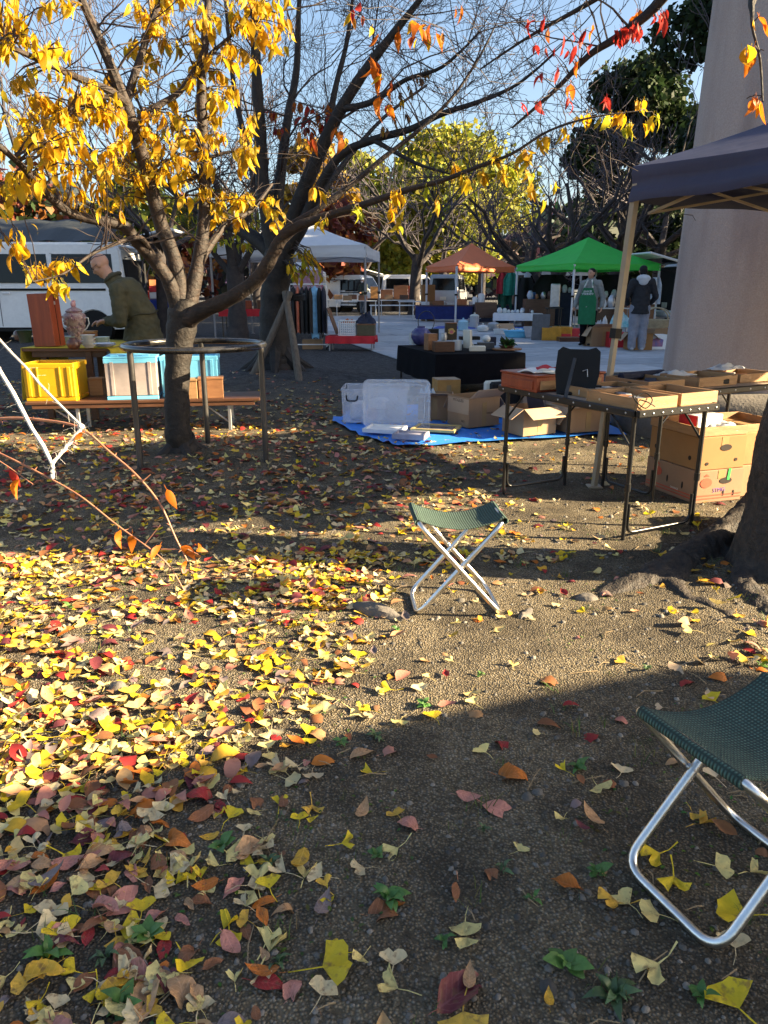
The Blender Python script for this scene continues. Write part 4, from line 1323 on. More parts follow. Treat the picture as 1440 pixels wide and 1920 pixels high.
# cord over the tray edge
mb = MB(MT1)
mb.tube(crom([(.045, .08, z1 + .03), (.02, .06, z1 + .075), (.0, .02, z1 + .05), (.04, -.01, z1 + .015), (.09, .0, z1 + .05), (.07, .03, z1 + .082), (.02, .04, z1 + .06), (.05, -.004, z1 + .045), (.10, -.012, z1 + .02)], 5), .003, 6)
solo('looped_cable', mb, M_BLACK, 'looped black cable hanging over the edge of the front tray', 'cable', smooth=True)
# brown wooden case, opened book stand and red papers at the far end of table 1
def wooden_case():
    w, d, h = .50, .34, .085
    Mt = MT1 @ Matrix.Translation((.235, .93, z1))
    t = thing('wooden_case', 'reddish brown wooden drawer case at the left end of the table', 'case', Mt @ Vector((0, 0, 0)))
    mb = MB(Mt); mb.box((0, 0, h / 2), (w, d, h), .004); part('case_body', mb, M_WOODR, t)
    mb = MB(Mt); mb.box((0, 0, h + .006), (w + .012, d + .012, .012), .003); part('lid', mb, M_WOODR, t)
    mb = MB(Mt); mb.box((-w / 2 - .003, 0, h * .45), (.006, d * .84, h * .6), .002); part('drawer_front', mb, M_WOODR, t)
    mb = MB(Mt); mb.box((0, -d / 2 - .003, h * .45), (w * .9, .006, h * .6), .002); part('side_panel', mb, M_WOOD, t)
    zt_ = z1 + h + .012
    for i, (x, y, a, c, n) in enumerate(((-.02, .05, .2, M_RED, 'red folded cloth'), (.13, -.02, -.15, M_RED, 'second red folded cloth'), (-.13, -.03, .1, M_WHITE, 'white booklet'), (-.06, -.10, .25, M_CREAM, 'cream booklet'))):
        m2 = MB(Mt @ TR((x, y, h + .013), a))
        m2.slab(lambda u, v: ((u - .5) * .2, (v - .5) * .14, .012 + .012 * math.sin(u * 5 + i) * math.sin(v * 4)), 10, 7, .008)
        solo('folded_cloth' if i < 2 else 'booklet', m2, c, n + ' lying on the reddish wooden case', 'cloth' if i < 2 else 'booklet', smooth=True)
wooden_case()
def easel():
    Mt = MT1 @ Matrix.Translation((.13, .60, z1)) @ Matrix.Rotation(R(-48), 4, 'Z')
    t = thing('photo_frame', 'black tabletop frame standing with its back and strut towards us', 'frame', Mt @ Vector((0, 0, 0)))
    tilt = Matrix.Rotation(R(-14), 4, 'X')
    mb = MB(Mt @ tilt)
    mb.prism([(-.10, 0), (.10, 0), (.12, .12), (.115, .24), (.09, .262), (.05, .25), (-.05, .25), (-.09, .262), (-.115, .24), (-.12, .12)], -.008, .008, Matrix.Rotation(R(90), 4, 'X'))
    part('back_board', mb, M_BLACK, t)
    mb = MB(Mt); mb.tube([(-.01, -.03, .20), (-.03, -.16, .0)], [.012, .014], 4); part('strut', mb, mat('dark_strut', (.03, .03, .032), .5), t)
    mb = MB(Mt @ tilt); mb.tube([(.03, -.012, .13), (.055, -.016, .14), (.06, -.012, .10)], .003, 6); part('wire_hook', mb, M_STEEL, t)
    mb = MB(Mt); mb.box((.03, .03, .009), (.22, .12, .018), .006); part('foot', mb, M_BLACK, t)
easel()
# long dark case, white cloth, yellow level on table 2
mb = MB(MT2); mb.box((.30, .46, z1 + .035), (.42, .05, .045), .012, rot=(0, 0, .1)); solo('dark_case', mb, M_NAVY, 'long dark instrument case behind the trays on the second table', 'case')
def crumple(name, M, c, sx, sy, h, m, label, cat, seed=0, group=None):
    mb = MB(M)
    mb.slab(lambda u, v: (c[0] + (u - .5) * sx * (1 + .2 * math.sin(v * 7 + seed)), c[1] + (v - .5) * sy * (1 + .2 * math.cos(u * 6 + seed)),
                          c[2] + h * (.35 + .65 * abs(noise.noise(Vector((u * 3.2 + seed, v * 3.2, seed * 1.7)))) * 1.8 + .35 * abs(noise.noise(Vector((u * 9 + seed, v * 9, seed))))) * (1 - (2 * u - 1) ** 4) * (1 - (2 * v - 1) ** 4) + .004), 24, 20, .004)
    return solo(name, mb, m, label, cat, group, smooth=True)
M_PLBAG = mat('white_plastic_bag', (.72, .73, .75), .35, var=.06, trans=.25)
crumple('plastic_bag', MT2, (.50, .38, z1 + .03), .24, .12, .028, M_PLBAG, 'crumpled white plastic bag on the trays of the second table', 'bag', 2)
crumple('plastic_bag', MT2, (.96, .36, z1 + .05), .26, .12, .03, M_PLBAG, 'crumpled white plastic bag heaped on the rightmost tray', 'bag', 5)
crumple('plastic_bag', MT1, (.47, .42, z1 + .01), .16, .1, .03, mat('pink_wrap', (.6, .35, .36), .5, trans=.2), 'pink and white wrapping between the front trays', 'wrapping', 7)
mb = MB(MT2); mb.box((1.12, .07, z1 + .012), (.22, .03, .025), .004); solo('spirit_level', mb, mat('yellow_tool', (.7, .55, .02), .4), 'yellow spirit level at the right end of the second table', 'tool')
mb = MB(MT2); mb.slab(lambda u, v: (1.02 + .2 * u, -.02 - .03 * v - .02 * math.sin(u * 6) * v, z1 + .01 - .13 * v * (.7 + .3 * math.sin(u * 5))), 12, 8, .004)
solo('dark_cloth', mb, M_NAVY, 'dark cloth hanging off the right end of the second table', 'cloth', smooth=True)

# ---- fruit cartons stacked below the tables
def punched_box(name, label, M, w, d, h, m, holes, group=None, lines=True, stripe=None):
    """closed carton; holes are dark discs on the walls, inner shade put into the colour"""
    t = thing(name, label, 'cardboard box', M @ Vector((0, 0, 0)), group)
    mb = MB(M); mb.box((0, 0, h / 2), (w, d, h), .004); part('carton_body', mb, m, t)
    mh = mat('hole_shade_and_seam', (.02, .012, .008), .9)  # dark colour stands in for the shade inside the holes
    for face, u, v, a, b in holes:
        mb = MB(M)
        n = 14
        ol = [(a * math.cos(6.283 * k / n), b * math.sin(6.283 * k / n)) for k in range(n)]
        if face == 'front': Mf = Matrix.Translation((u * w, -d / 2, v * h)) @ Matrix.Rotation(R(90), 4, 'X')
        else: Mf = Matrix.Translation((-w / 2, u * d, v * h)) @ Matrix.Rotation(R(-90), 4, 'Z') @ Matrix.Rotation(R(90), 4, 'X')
        mb.prism(ol, -.002, .0025, Mf); part('hole_shade_disc', mb, mh, t)
    if lines:
        mb = MB(M); mb.box((0, 0, h + .001), (w * .98, .004, .002)); part('flap_seam', mb, mh, t)
    mb = MB(M); mb.box((.02 * w, -d / 2 - .0008, h * .86), (.05, .0016, h * .26)); part('packing_tape', mb, mat('packing_tape', (.34, .22, .10), .25, var=.05), t)
    if stripe:
        mb = MB(M)
        for z in (.028, .048): mb.box((0, -d / 2 - .0012, z * h / .21), (w * .96, .002, .008)); mb.box((-w / 2 - .0012, 0, z * h / .21), (.002, d * .96, .008))
        part('printed_band', mb, stripe, t)
    return t
k0, kl, kr = G(1300, 947), G(1192, 916), G(1378, 939)
BA = math.atan2((kr - k0).y, (kr - k0).x)
bw, bd = .345, .47
def box_at(z, dx=0, dy=0, da=0): return TR((k0.x, k0.y, gz(k0.x, k0.y) + z), BA + da) @ Matrix.Translation((bw / 2 + dx, bd / 2 + dy, 0))
M_PRED = mat('red_print', (.42, .07, .03), .8); M_PPUR = mat('purple_print', (.20, .10, .30), .8)
lo = punched_box('fruit_box', 'lower fruit carton with red and purple printing under the table', box_at(0), bw, bd, .200, mat('printed_cardboard', (.27, .15, .085), .85, var=.1, scale=6),
                 [('front', .12, .66, .045, .020), ('front', .10, .27, .006, .018), ('front', .32, .25, .006, .018), ('side', -.25, .45, .007, .022), ('side', .05, .5, .007, .022), ('side', .33, .52, .007, .022)], stripe=M_PRED)
Ml = box_at(0)
def on_front(M, u, d, z, ang=0): return M @ Matrix.Translation((u, -d / 2 - .0015, z)) @ Matrix.Rotation(R(90), 4, 'X') @ Matrix.Rotation(ang, 4, 'Z')
def on_side(M, w, v, z): return M @ Matrix.Translation((-w / 2 - .0015, v, z)) @ Matrix.Rotation(R(-90), 4, 'Z') @ Matrix.Rotation(R(90), 4, 'X')
text_mesh('printed_word', 'STMG', .036, M_PPUR, lo, on_front(Ml, .0, bd, .075, .05))
text_mesh('printed_word', 'ORANGE', .018, mat('pale_print', (.6, .5, .42), .8), lo, on_side(Ml, bw, -.05, .055))
for (M_, fr) in ((on_front(Ml, -.10, bd, .125), 0), (on_side(Ml, bw, .12, .13), 1)):
    mb = MB(M_); mb.prism([(.042 * math.cos(a) , .03 * math.sin(a)) for a in np.linspace(0, 6.1, 16)], 0, .0012); mb.prism([(-.02, .04), (.0, .055), (.02, .04)], 0, .0012)
    part('printed_fruit', mb, M_PRED, lo)
mb = MB(Ml); mb.box((.06, -bd / 2 - .003, .17), (.018, .002, .07), rot=(0, .1, 0)); part('green_tape', mb, mat('green_tape', (.05, .45, .10), .4), lo)
up = punched_box('fruit_box', 'upper plain tan carton with hand holes on top of the printed one', box_at(.202, .004, .0, .012), bw - .01, bd - .01, .200, M_CARDY,
                 [('front', .05, .66, .042, .020), ('front', -.33, .2, .012, .010), ('front', .30, .27, .012, .010), ('side', -.32, .32, .012, .014), ('side', .36, .38, .012, .014)])
M3 = TR((k0.x, k0.y, 0), BA) @ Matrix.Translation((bw * 1.5 + .01, bd / 2 + .06, 0))
punched_box('fruit_box', 'tan carton on the ground right of the stacked pair', TR((k0.x, k0.y, gz(k0.x, k0.y)), BA) @ Matrix.Translation((bw * 1.5 + .02, bd / 2 + .05, 0)), bw, bd, .20, M_CARD, [('front', .1, .6, .04, .02), ('side', -.3, .4, .012, .014)])
punched_box('fruit_box', 'reddish brown carton topping the right-hand pair of boxes', TR((k0.x, k0.y, gz(k0.x, k0.y) + .202), BA) @ Matrix.Translation((bw * 1.5 + .02, bd / 2 + .05, 0)), bw - .01, bd - .01, .20, mat('orange_cardboard', (.40, .17, .06), .8), [('front', -.05, .42, .010, .013), ('side', -.2, .4, .012, .014)])
zt2 = gz(k0.x, k0.y) + .404
tray('wooden tray lying on the upper tan carton', TR((k0.x, k0.y, zt2), BA), bw / 2 - .0, bd / 2 + .01, 0, bw + .01, bd - .02, .055, .0, group=None)
tray('wooden tray on top of the right-hand carton', TR((k0.x, k0.y, zt2 - .006), BA), bw * 1.5 + .03, bd / 2 + .06, 0, bw, bd - .04, .05, .0, group=None)
mb = MB(TR((k0.x, k0.y, zt2), BA)); mb.box((bw * .55, bd * .52, .055), (.21, .15, .085), .004, rot=(0, 0, .12))
o = solo('white_carton', mb, M_WHITE, 'white and red carton in the tray under the table', 'box')
mb = MB(TR((k0.x, k0.y, zt2), BA)); mb.box((bw * .55 - .107, bd * .52 - .012, .055), (.003, .14, .08), rot=(0, 0, .12)); part('red_end', mb, M_REDP, o)
crumple('plastic_bag', TR((k0.x, k0.y, zt2), BA), (bw * .72, bd * .22, .02), .2, .14, .045, M_PLBAG, 'crumpled clear bag beside the red and white carton', 'bag', 9)

# ---- navy pop-up canopy (its leg stands between the tables), and an unseen one added for its shadow
def canopy(name, label, corners, ze, zp, m, legm, val=.2, group=None, legs=(0, 1, 2, 3), leg_r=.016, feet=None, truss=True, sag=.10, square=True):
    c = [Vector((p[0], p[1], 0)) for p in corners]
    ctr = sum(c, Vector()) / 4
    t = thing(name, label, 'canopy tent', (ctr.x, ctr.y, 0), group)
    peak = Vector((ctr.x, ctr.y, zp))
    mb = MB()
    for i in range(4):
        a, b = c[i] + Vector((0, 0, ze)), c[(i + 1) % 4] + Vector((0, 0, ze))
        def fn(u, v):
            p = a.lerp(b, u).lerp(peak, v)
            e = math.sin(math.pi * v) * sag + .02 * math.sin(math.pi * u) * math.sin(math.pi * min(1, v * 1.6)) * (zp - ze)
            return (p.x, p.y, p.z - e * .6 - .03 * math.sin(math.pi * u) * (1 - v) ** 2 )
        mb.grid(fn, 12, 9)
    part('canopy_roof', mb, m, t, smooth=True, ang=25)
    for i in range(4):
        a, b = c[i], c[(i + 1) % 4]
        n = (b - a).normalized().cross(Vector((0, 0, 1)))
        mb = MB()
        def fv(u, v):
            p = a.lerp(b, u) + n * (.010 * math.sin(v * 9 + u * 3 + i) * (1 - u * .6) + .012 * v)
            return (p.x, p.y, ze - .03 * math.sin(math.pi * u) * (1 - v) - val * v + .008 * math.sin(u * 17 + i) * v)
        mb.grid(fv, 24, 6)
        part('valance', mb, m, t, smooth=True)
    for i in legs:
        f = Vector((feet[i][0], feet[i][1], 0)) if feet and i in feet else c[i]
        z0 = gz(f.x, f.y)
        d = (ctr - c[i]).normalized() * .03
        top = c[i] + d + Vector((0, 0, ze - .05))
        base = f + d + Vector((0, 0, z0))
        g = MB()
        mid = base.lerp(top, .52)
        def sq(mbx, p, q, s):
            ax = (q - p).normalized(); u = ax.orthogonal().normalized()
            u = (Vector((UY.x, UY.y, 0)) - ax * ax.dot(UY)).normalized(); w = ax.cross(u)
            vs = [p + u * sx * s + w * sy * s for sx, sy in ((-1, -1), (1, -1), (1, 1), (-1, 1))] + [q + u * sx * s + w * sy * s for sx, sy in ((-1, -1), (1, -1), (1, 1), (-1, 1))]
            mbx.add(vs, [(0, 1, 2, 3), (4, 5, 6, 7), (0, 1, 5, 4), (1, 2, 6, 5), (2, 3, 7, 6), (3, 0, 4, 7)])
        sq(g, mid, top, leg_r); sq(g, base, mid, leg_r * .8)
        lg = part('leg', g, legm, t)
        g = MB(); sq(g, mid - (top - base).normalized() * .03, mid + (top - base).normalized() * .03, leg_r * 1.35); part('leg_collar', g, M_BLACK, lg)
        g = MB(); g.box(base + Vector((0, 0, .006)), (.09, .09, .012), .003); part('foot_plate', g, legm, lg)
    if truss:
        for i in range(4):
            a, b = c[i] + Vector((0, 0, ze - .06)), c[(i + 1) % 4] + Vector((0, 0, ze - .06))
            mb = MB()
            m1 = a.lerp(b, .25) - Vector((0, 0, .0)); 
            for u in range(2):
                p, q = a.lerp(b, u * .5).lerp(Vector((ctr.x, ctr.y, a.z)), .06), a.lerp(b, u * .5 + .5).lerp(Vector((ctr.x, ctr.y, a.z)), .06)
                for k_ in ((p + Vector((0, 0, .03)), q - Vector((0, 0, .20))), (p - Vector((0, 0, .20)), q + Vector((0, 0, .03)))):
                    mb = MB(); mb.tube(k_, .010, 4); part('truss_bar', mb, legm, t)
        for i in range(4):
            mb = MB(); mb.tube([c[i].lerp(ctr, .05) + Vector((0, 0, ze - .12)), c[i].lerp(ctr, .5) + Vector((0, 0, (ze + zp) / 2 - .22)), peak - Vector((0, 0, .12))], .011, 4); part('roof_strut', mb, legm, t)
    return t
M_NVTENT = mat('navy_tent_fabric', (.024, .030, .080), .6, var=.12, scale=3, bump=.6, bscale=7, trans=.03)
M_TENTLEG = mat('beige_tent_steel', (.30, .25, .18), .45, var=.1)
ZE1 = 1.93
ca = P(1188, 312, 4.80); ca.z = 0
cb = ca + UX * 2.1; cc_ = cb + UY * 3.0; cd = ca + UY * 3.0
lf = G(1105, 912)
canopy('navy_canopy', 'navy pop-up canopy jutting in from the right, above the tables', [ca, cb, cc_, cd], ca.z + P(1188, 312, 4.80).z, 2.62, M_NVTENT, M_TENTLEG, val=.20, feet={0: (lf.x, lf.y)}, leg_r=.019)
# unseen canopy added off-frame: its far edge throws the foreground shadow
sh = shade_shift(2.1)
e0, e1 = G(450, 1398), G(1130, 1275)
ed = (e1 - e0).normalized(); en = Vector((ed.y, -ed.x, 0))
f1 = Vector((e1.x - sh.x, e1.y - sh.y, 0)) + ed * .22
f0 = f1 - ed * 3.3
canopy('shade_canopy', 'grey pop-up canopy added outside the frame to throw the foreground shadow', [f0, f1, f1 + en * 3.2, f0 + en * 3.2], 2.1, 2.9, mat('grey_tent_fabric', (.25, .25, .27), .7), M_TENTLEG, val=.22)

# ================================================================== MIDDLE DISTANCE
# ---- low bench with crates, behind the guarded tree
bR, bL = G(488, 806), G(60, 806)
bR, bL = Vector((-1.12, 6.75, 0)), Vector((-3.12, 6.48, 0))
bdir = (bR - bL).normalized(); BANG = math.atan2(bdir.y, bdir.x)
BLEN, BDEP, BH = (bR - bL).length, .46, .30
MBN = TR(bL, BANG)                       # x along the bench to the right, y away
def bench():
    t = thing('low_bench', 'long low dark wooden bench carrying the plastic crates', 'bench', MBN @ Vector((BLEN / 2, BDEP / 2, 0)))
    mb = MB(MBN); mb.box((BLEN / 2, BDEP / 2, BH - .014), (BLEN, BDEP, .028), .005); part('bench_top', mb, M_WOODD, t)
    mb = MB(MBN); mb.box((BLEN / 2, .02, BH - .047), (BLEN - .1, .02, .036), .003); part('apron_rail', mb, M_WOODD, t)
    for x in (.42, BLEN - .28):
        for y in (.05, BDEP - .05):
            mb = MB(MBN); mb.box((x, y, (BH - .03) / 2), (.03, .03, BH - .03), .004); part('leg', mb, M_STEEL, t)
        mb = MB(MBN); mb.tube([(x, .05, .05), (x, BDEP - .05, .05)], .01, 6); part('leg_crossbar', mb, M_STEEL, t)
        mb = MB(MBN); mb.tube([(x, .07, .07), (x - .24, .07, BH - .04)], .008, 6); part('brace', mb, M_STEEL, t)
bench()
M_YEL = mat('yellow_plastic', (.66, .36, .004), .42, var=.06)
M_CLEAR = mat('clear_plastic', (.75, .78, .82), .12, var=.03, alpha=.38, spec=.6)
M_CLEARW = mat('milky_plastic', (.70, .77, .88), .22, var=.10, scale=4, alpha=.30, spec=.5)
def fold_crate(name, label, M, w, d, h, body, rimm, panel=None, lid=None):
    t = thing(name, label, 'crate', M @ Vector((0, 0, 0)))
    th = .012
    pm = panel or body
    hb = .03
    mb = MB(M); mb.box((0, 0, hb / 2), (w, d, hb), .004); part('base_tray', mb, rimm, t)
    for s, nm in ((-1, 'front_wall'), (1, 'back_wall')):
        mb = MB(M); mb.box((0, s * (d / 2 - th / 2), h / 2 + .01), (w - .006, th, h - .05), .003); o = part(nm, mb, pm, t)
        for u in ((-.40, -.22, .22, .40) if panel is None or panel is rimm else (-.36, .36)):
            g = MB(M); g.box((u * w, s * (d / 2 + .003), h / 2 + .005), (.016 if abs(u) < .3 else .03, .008, h - .07), .003); part('rib', g, pm, o)
    for s in (-1, 1):
        mb = MB(M); mb.box((s * (w / 2 - th / 2), 0, h / 2 + .01), (th, d - 2 * th - .002, h - .05), .003); part('end_wall', mb, pm, t)
    for a, b, c, e in ((0, -d / 2 + .012, w + .012, .028), (0, d / 2 - .012, w + .012, .028)):
        mb = MB(M); mb.box((a, b, h - .022), (c, e, .045), .006); part('rim', mb, rimm, t)
    for s in (-1, 1):
        mb = MB(M); mb.box((s * (w / 2 - .012), 0, h - .022), (.028, d - .055, .045), .006); part('rim', mb, rimm, t)
    if lid:
        mb = MB(M); mb.box((0, 0, h + .008), (w + .006, d + .006, .016), .004); o = part('lid', mb, lid, t)
        for u in (-.3, 0, .3):
            g = MB(M); g.box((u * w, -d / 2 + .04, h + .022), (.07, .05, .012), .004); part('lid_catch', g, lid, o)
    return t
def bx(px, y): # bench-local x for a pixel column near the bench front
    q = P(px, 760, 6.6); return (MBN.inverted() @ q).x
xa, xb = bx(48, 0), bx(152, 0)
fold_crate('plastic_crate', 'yellow folding plastic crate at the left end of the bench', MBN @ Matrix.Translation(((xa + xb) / 2 + .02, .22, BH)) @ Matrix.Rotation(R(-4), 4, 'Z'), .43, .36, .325, M_YEL, M_YEL)
xa, xb = bx(200, 0), bx(295, 0)
fold_crate('plastic_crate', 'clear-sided folding crate with light blue rim and lid on the bench', MBN @ Matrix.Translation(((xa + xb) / 2, .21, BH)) @ Matrix.Rotation(R(3), 4, 'Z'), .44, .34, .36, M_CLEARW, M_CYANP, mat('hazy_clear_plastic', (.36, .31, .30), .3, var=.25, scale=4, alpha=.85), M_CYANP)
xa, xb = bx(305, 0), bx(403, 0)
fold_crate('plastic_crate', 'light blue folding crate behind the tree trunk on the bench', MBN @ Matrix.Translation(((xa + xb) / 2, .30, BH)), .50, .30, .365, M_CYANP, M_CYANP, M_CYANP, None)
def lid_box(name, label, M, w, d, h, m, lidm):
    t = thing(name, label, 'box', M @ Vector((0, 0, 0)))
    mb = MB(M); mb.box((0, 0, (h - .02) / 2), (w, d, h - .02), .003); part('box_body', mb, m, t)
    mb = MB(M); mb.box((0, 0, h - .01), (w + .01, d + .01, .02), .003); part('lid', mb, lidm, t)
    return t
x_ = bx(362, 0); lid_box('wooden_box', 'pale wooden box half hidden by the tree trunk on the bench', MBN @ Matrix.Translation((x_ - .05, .10, BH)), .17, .16, .175, M_WOOD, M_WOOD)
x_ = bx(394, 0); lid_box('wooden_box', 'brown wooden box at the right end of the bench', MBN @ Matrix.Translation((x_, .12, BH)) @ Matrix.Rotation(.05, 4, 'Z'), .215, .18, .185, M_WOODB, M_WOODB)
x_ = bx(168, 0); lid_box('wooden_box', 'small pale wooden box just right of the yellow crate', MBN @ Matrix.Translation((x_, .40, BH)), .12, .1, .16, M_WOOD, M_WOOD)

# ---- yellow-clothed table and the china on it
ty0, ty1, tz = 7.25, 8.35, .70
txl, txr = P(40, 655, ty0).x, P(205, 655, ty0).x
def yellow_table():
    t = thing('trestle_table', 'dark wooden table spread with a yellow cloth and old china', 'table', ((txl + txr) / 2, (ty0 + ty1) / 2, 0))
    mb = MB(); mb.box(((txl + txr) / 2, (ty0 + ty1) / 2, tz - .015), (txr - txl, ty1 - ty0, .03), .004); part('table_top', mb, M_WOODD, t)
    for x, y in ((P(82, 690, 7.35).x, 7.4), (P(168, 690, 7.3).x, 7.32), (P(100, 690, 8.2).x, 8.2), (P(190, 690, 8.2).x, 8.2)):
        mb = MB(); mb.box((x, y, (tz - .03) / 2), (.06, .05, tz - .03), .004); part('leg', mb, M_WOODD, t)
    mb = MB(); mb.box(((txl + txr) / 2, ty0 + .08, tz - .06), (txr - txl - .12, .03, .06), .004); part('apron_board', mb, M_WOODD, t)
    mc = mat('yellow_cloth', (.56, .44, .03), .85, var=.1, trans=.15)
    mb = MB()
    zt_ = tz + .006
    ov = .14
    def fn(u, v):
        x = txl - ov - .04 + (txr - txl + 2 * ov + .1) * u; y = ty0 - .01 + (ty1 - ty0 + .06) * v
        z = zt_
        lo_, hi_ = txl - .005, txr + .005
        if x < lo_:
            k = (lo_ - x) / (ov + .035); z -= (.50 if v < .35 else .34) * k; x = lo_ - .04 * k - .02 * math.sin(v * 14) * k
        elif x > hi_:
            k = (x - hi_) / (ov + .055); z -= .24 * k; x = hi_ + .05 * k + .02 * math.sin(v * 13) * k
        return (x, y - (.03 * (tz - z)), z + .002 * math.sin(u * 23) * math.sin(v * 17))
    mb.slab(fn, 34, 20, .004)
    part('yellow_cloth', mb, mc, t, smooth=True)
yellow_table()
zc = tz + .010
def onT(px, py): # on the yellow table top
    return G(px, py, zc)
def red_box():
    c = P(88, 652, 7.32)
    M = TR((c.x, 7.40, zc), R(-14))
    t = thing('upright_box', 'tall reddish brown wooden box standing upright on the yellow cloth', 'box', M @ Vector((0, 0, 0)))
    mb = MB(M @ Matrix.Rotation(R(-2), 4, 'Y')); mb.box((0, 0, .245), (.235, .16, .49), .005); part('box_body', mb, M_WOODR, t)
    mb = MB(M @ Matrix.Rotation(R(-2), 4, 'Y')); mb.box((.119, 0, .40), (.006, .02, .03), .002); part('clasp', mb, M_STEEL, t)
    mb = MB(M @ Matrix.Rotation(R(-2), 4, 'Y')); mb.box((.1185, 0, .245), (.003, .006, .47)); part('lid_seam', mb, M_BLACK, t)
red_box()
def vase():
    c = P(145, 640, 7.75); M = TR((c.x, 7.75, zc))
    t = thing('lidded_vase', 'flower-encrusted lidded porcelain vase on the yellow cloth', 'vase', M @ Vector((0, 0, 0)))
    m = mat('flowered_porcelain', (.42, .34, .27), .4, col2=(.20, .06, .10), scale=26, bump=.9, bscale=60)
    mb = MB(M); mb.lathe([(.055, 0), (.06, .015), (.045, .04), (.055, .07), (.075, .14), (.10, .21), (.112, .26), (.10, .29), (.075, .305), (.07, .31)], n=20)
    rs = np.random.default_rng(3)
    for k in range(46):
        a, z = rs.random() * 6.28, .08 + .2 * rs.random()
        rr = np.interp(z, [.07, .14, .21, .26, .29], [.055, .075, .10, .112, .10])
        mb.ball((rr * math.cos(a), rr * math.sin(a), z), .012 + .01 * rs.random(), 6, 4)
    part('vase_body', mb, m, t, smooth=True)
    mb = MB(M); mb.lathe([(.078, .308), (.085, .318), (.06, .34), (.03, .352), (.02, .36)], n=20); o = part('lid', mb, m, t, smooth=True)
    mb = MB(M); mb.ball((0, 0, .385), (.026, .026, .038), 10, 8); mb.ball((.012, 0, .41), .016, 8, 6); part('finial', mb, mat('pink_flowers', (.5, .16, .2), .4, col2=(.6, .4, .36), scale=40), o, smooth=True)
    for s in (-1, 1):
        mb = MB(M); mb.tube([(s * .10, 0, .26), (s * .135, 0, .25), (s * .14, 0, .2), (s * .11, 0, .15), (s * .08, 0, .13)], .006, 6); part('handle', mb, M_PORC, t, smooth=True)
vase()
def pot(name, label, cat, c, prof, m, group=None, n=20):
    mb = MB(TR(c)); mb.lathe(prof, n=n)
    return solo(name, mb, m, label, cat, group, smooth=True)
M_BRCLAY = mat('brown_glazed_clay', (.10, .045, .03), .35, var=.2)
c = onT(139, 655); pot('small_jar', 'small round brown clay jar in front of the flowered vase', 'jar', (c.x, c.y, zc), [(.03, 0), (.05, .015), (.062, .045), (.055, .075), (.035, .09), (.032, .1), (.036, .105)], M_BRCLAY)
c = onT(40, 640); pot('small_jar', 'small round brown jar at the far left of the yellow cloth', 'jar', (c.x, c.y, zc), [(.03, 0), (.06, .02), (.07, .06), (.06, .1), (.04, .115)], M_BRCLAY)
c = onT(53, 641); pot('dark_pot', 'dark green flared pot beside the tall wooden box', 'pot', (c.x + .02, c.y - .1, zc), [(.06, 0), (.062, .06), (.075, .11), (.08, .125), (.07, .12), (.05, .03)], mat('dark_green_glaze', (.02, .035, .022), .3))
def stack(label, c, n, r, h, m, group=None, kind='bowl'):
    t = None
    for k in range(n):
        mb = MB(TR((c[0] + random.uniform(-.004, .004), c[1], c[2] + k * h)))
        mb.lathe([(r * .5, 0), (r * .55, .006), (r * .95, h * 1.1), (r, h * 1.25), (r * .93, h * 1.2), (r * .5, .012), (.0, .01)] if kind == 'bowl' else [(r * .6, 0), (r * .65, .004), (r * .97, .016), (r, .02), (r * .95, .019), (r * .6, .008), (0, .007)], n=22)
        o = solo('porcelain_' + kind, mb, m, '%s, %s' % (label, ('bottom of its stack' if k == 0 else 'top of its stack' if k == n - 1 else 'in the middle of its stack')), kind, group or 'stacked china on the yellow cloth', smooth=True)
M_PORCB = mat('blue_white_porcelain', (.62, .64, .66), .2, col2=(.30, .36, .52), scale=30)
M_PORCG = mat('green_white_porcelain', (.58, .62, .58), .2, col2=(.40, .50, .46), scale=20)
c = onT(167, 652); stack('white banded bowl in front of the plates', (c.x, c.y, zc), 4, .070, .028, mat('banded_porcelain', (.66, .64, .58), .25, col2=(.48, .46, .40), scale=30, stretch=(.01, .01, 3)))
c = onT(183, 646); stack('pale green plate stacked behind the white bowls', (c.x + .01, c.y + .12, zc), 5, .075, .012, M_PORCG, kind='plate')
c = onT(122, 646); stack('pale china plate left of the flowered vase', (c.x, c.y + .1, zc), 5, .085, .014, M_PORCG, kind='plate')
c = onT(197, 650); stack('large blue and white dish right of the bowls', (c.x, c.y, zc), 2, .105, .014, M_PORCB, kind='plate')
c = onT(182, 636); lid_box('wooden_box', 'low pale wooden box behind the plates on the yellow cloth', TR((c.x + .02, 8.05, zc)), .21, .13, .11, M_WOODB, M_WOOD)
mb = MB(TR((P(156, 632, 7.95).x, 7.95, zc))); mb.prism([(-.04, 0), (.04, 0), (.012, .07), (-.012, .07)], -.02, .02, Matrix.Rotation(R(90), 4, 'X')); solo('white_ornament', mb, M_PORC, 'small white peaked ornament behind the bowls', 'ornament')

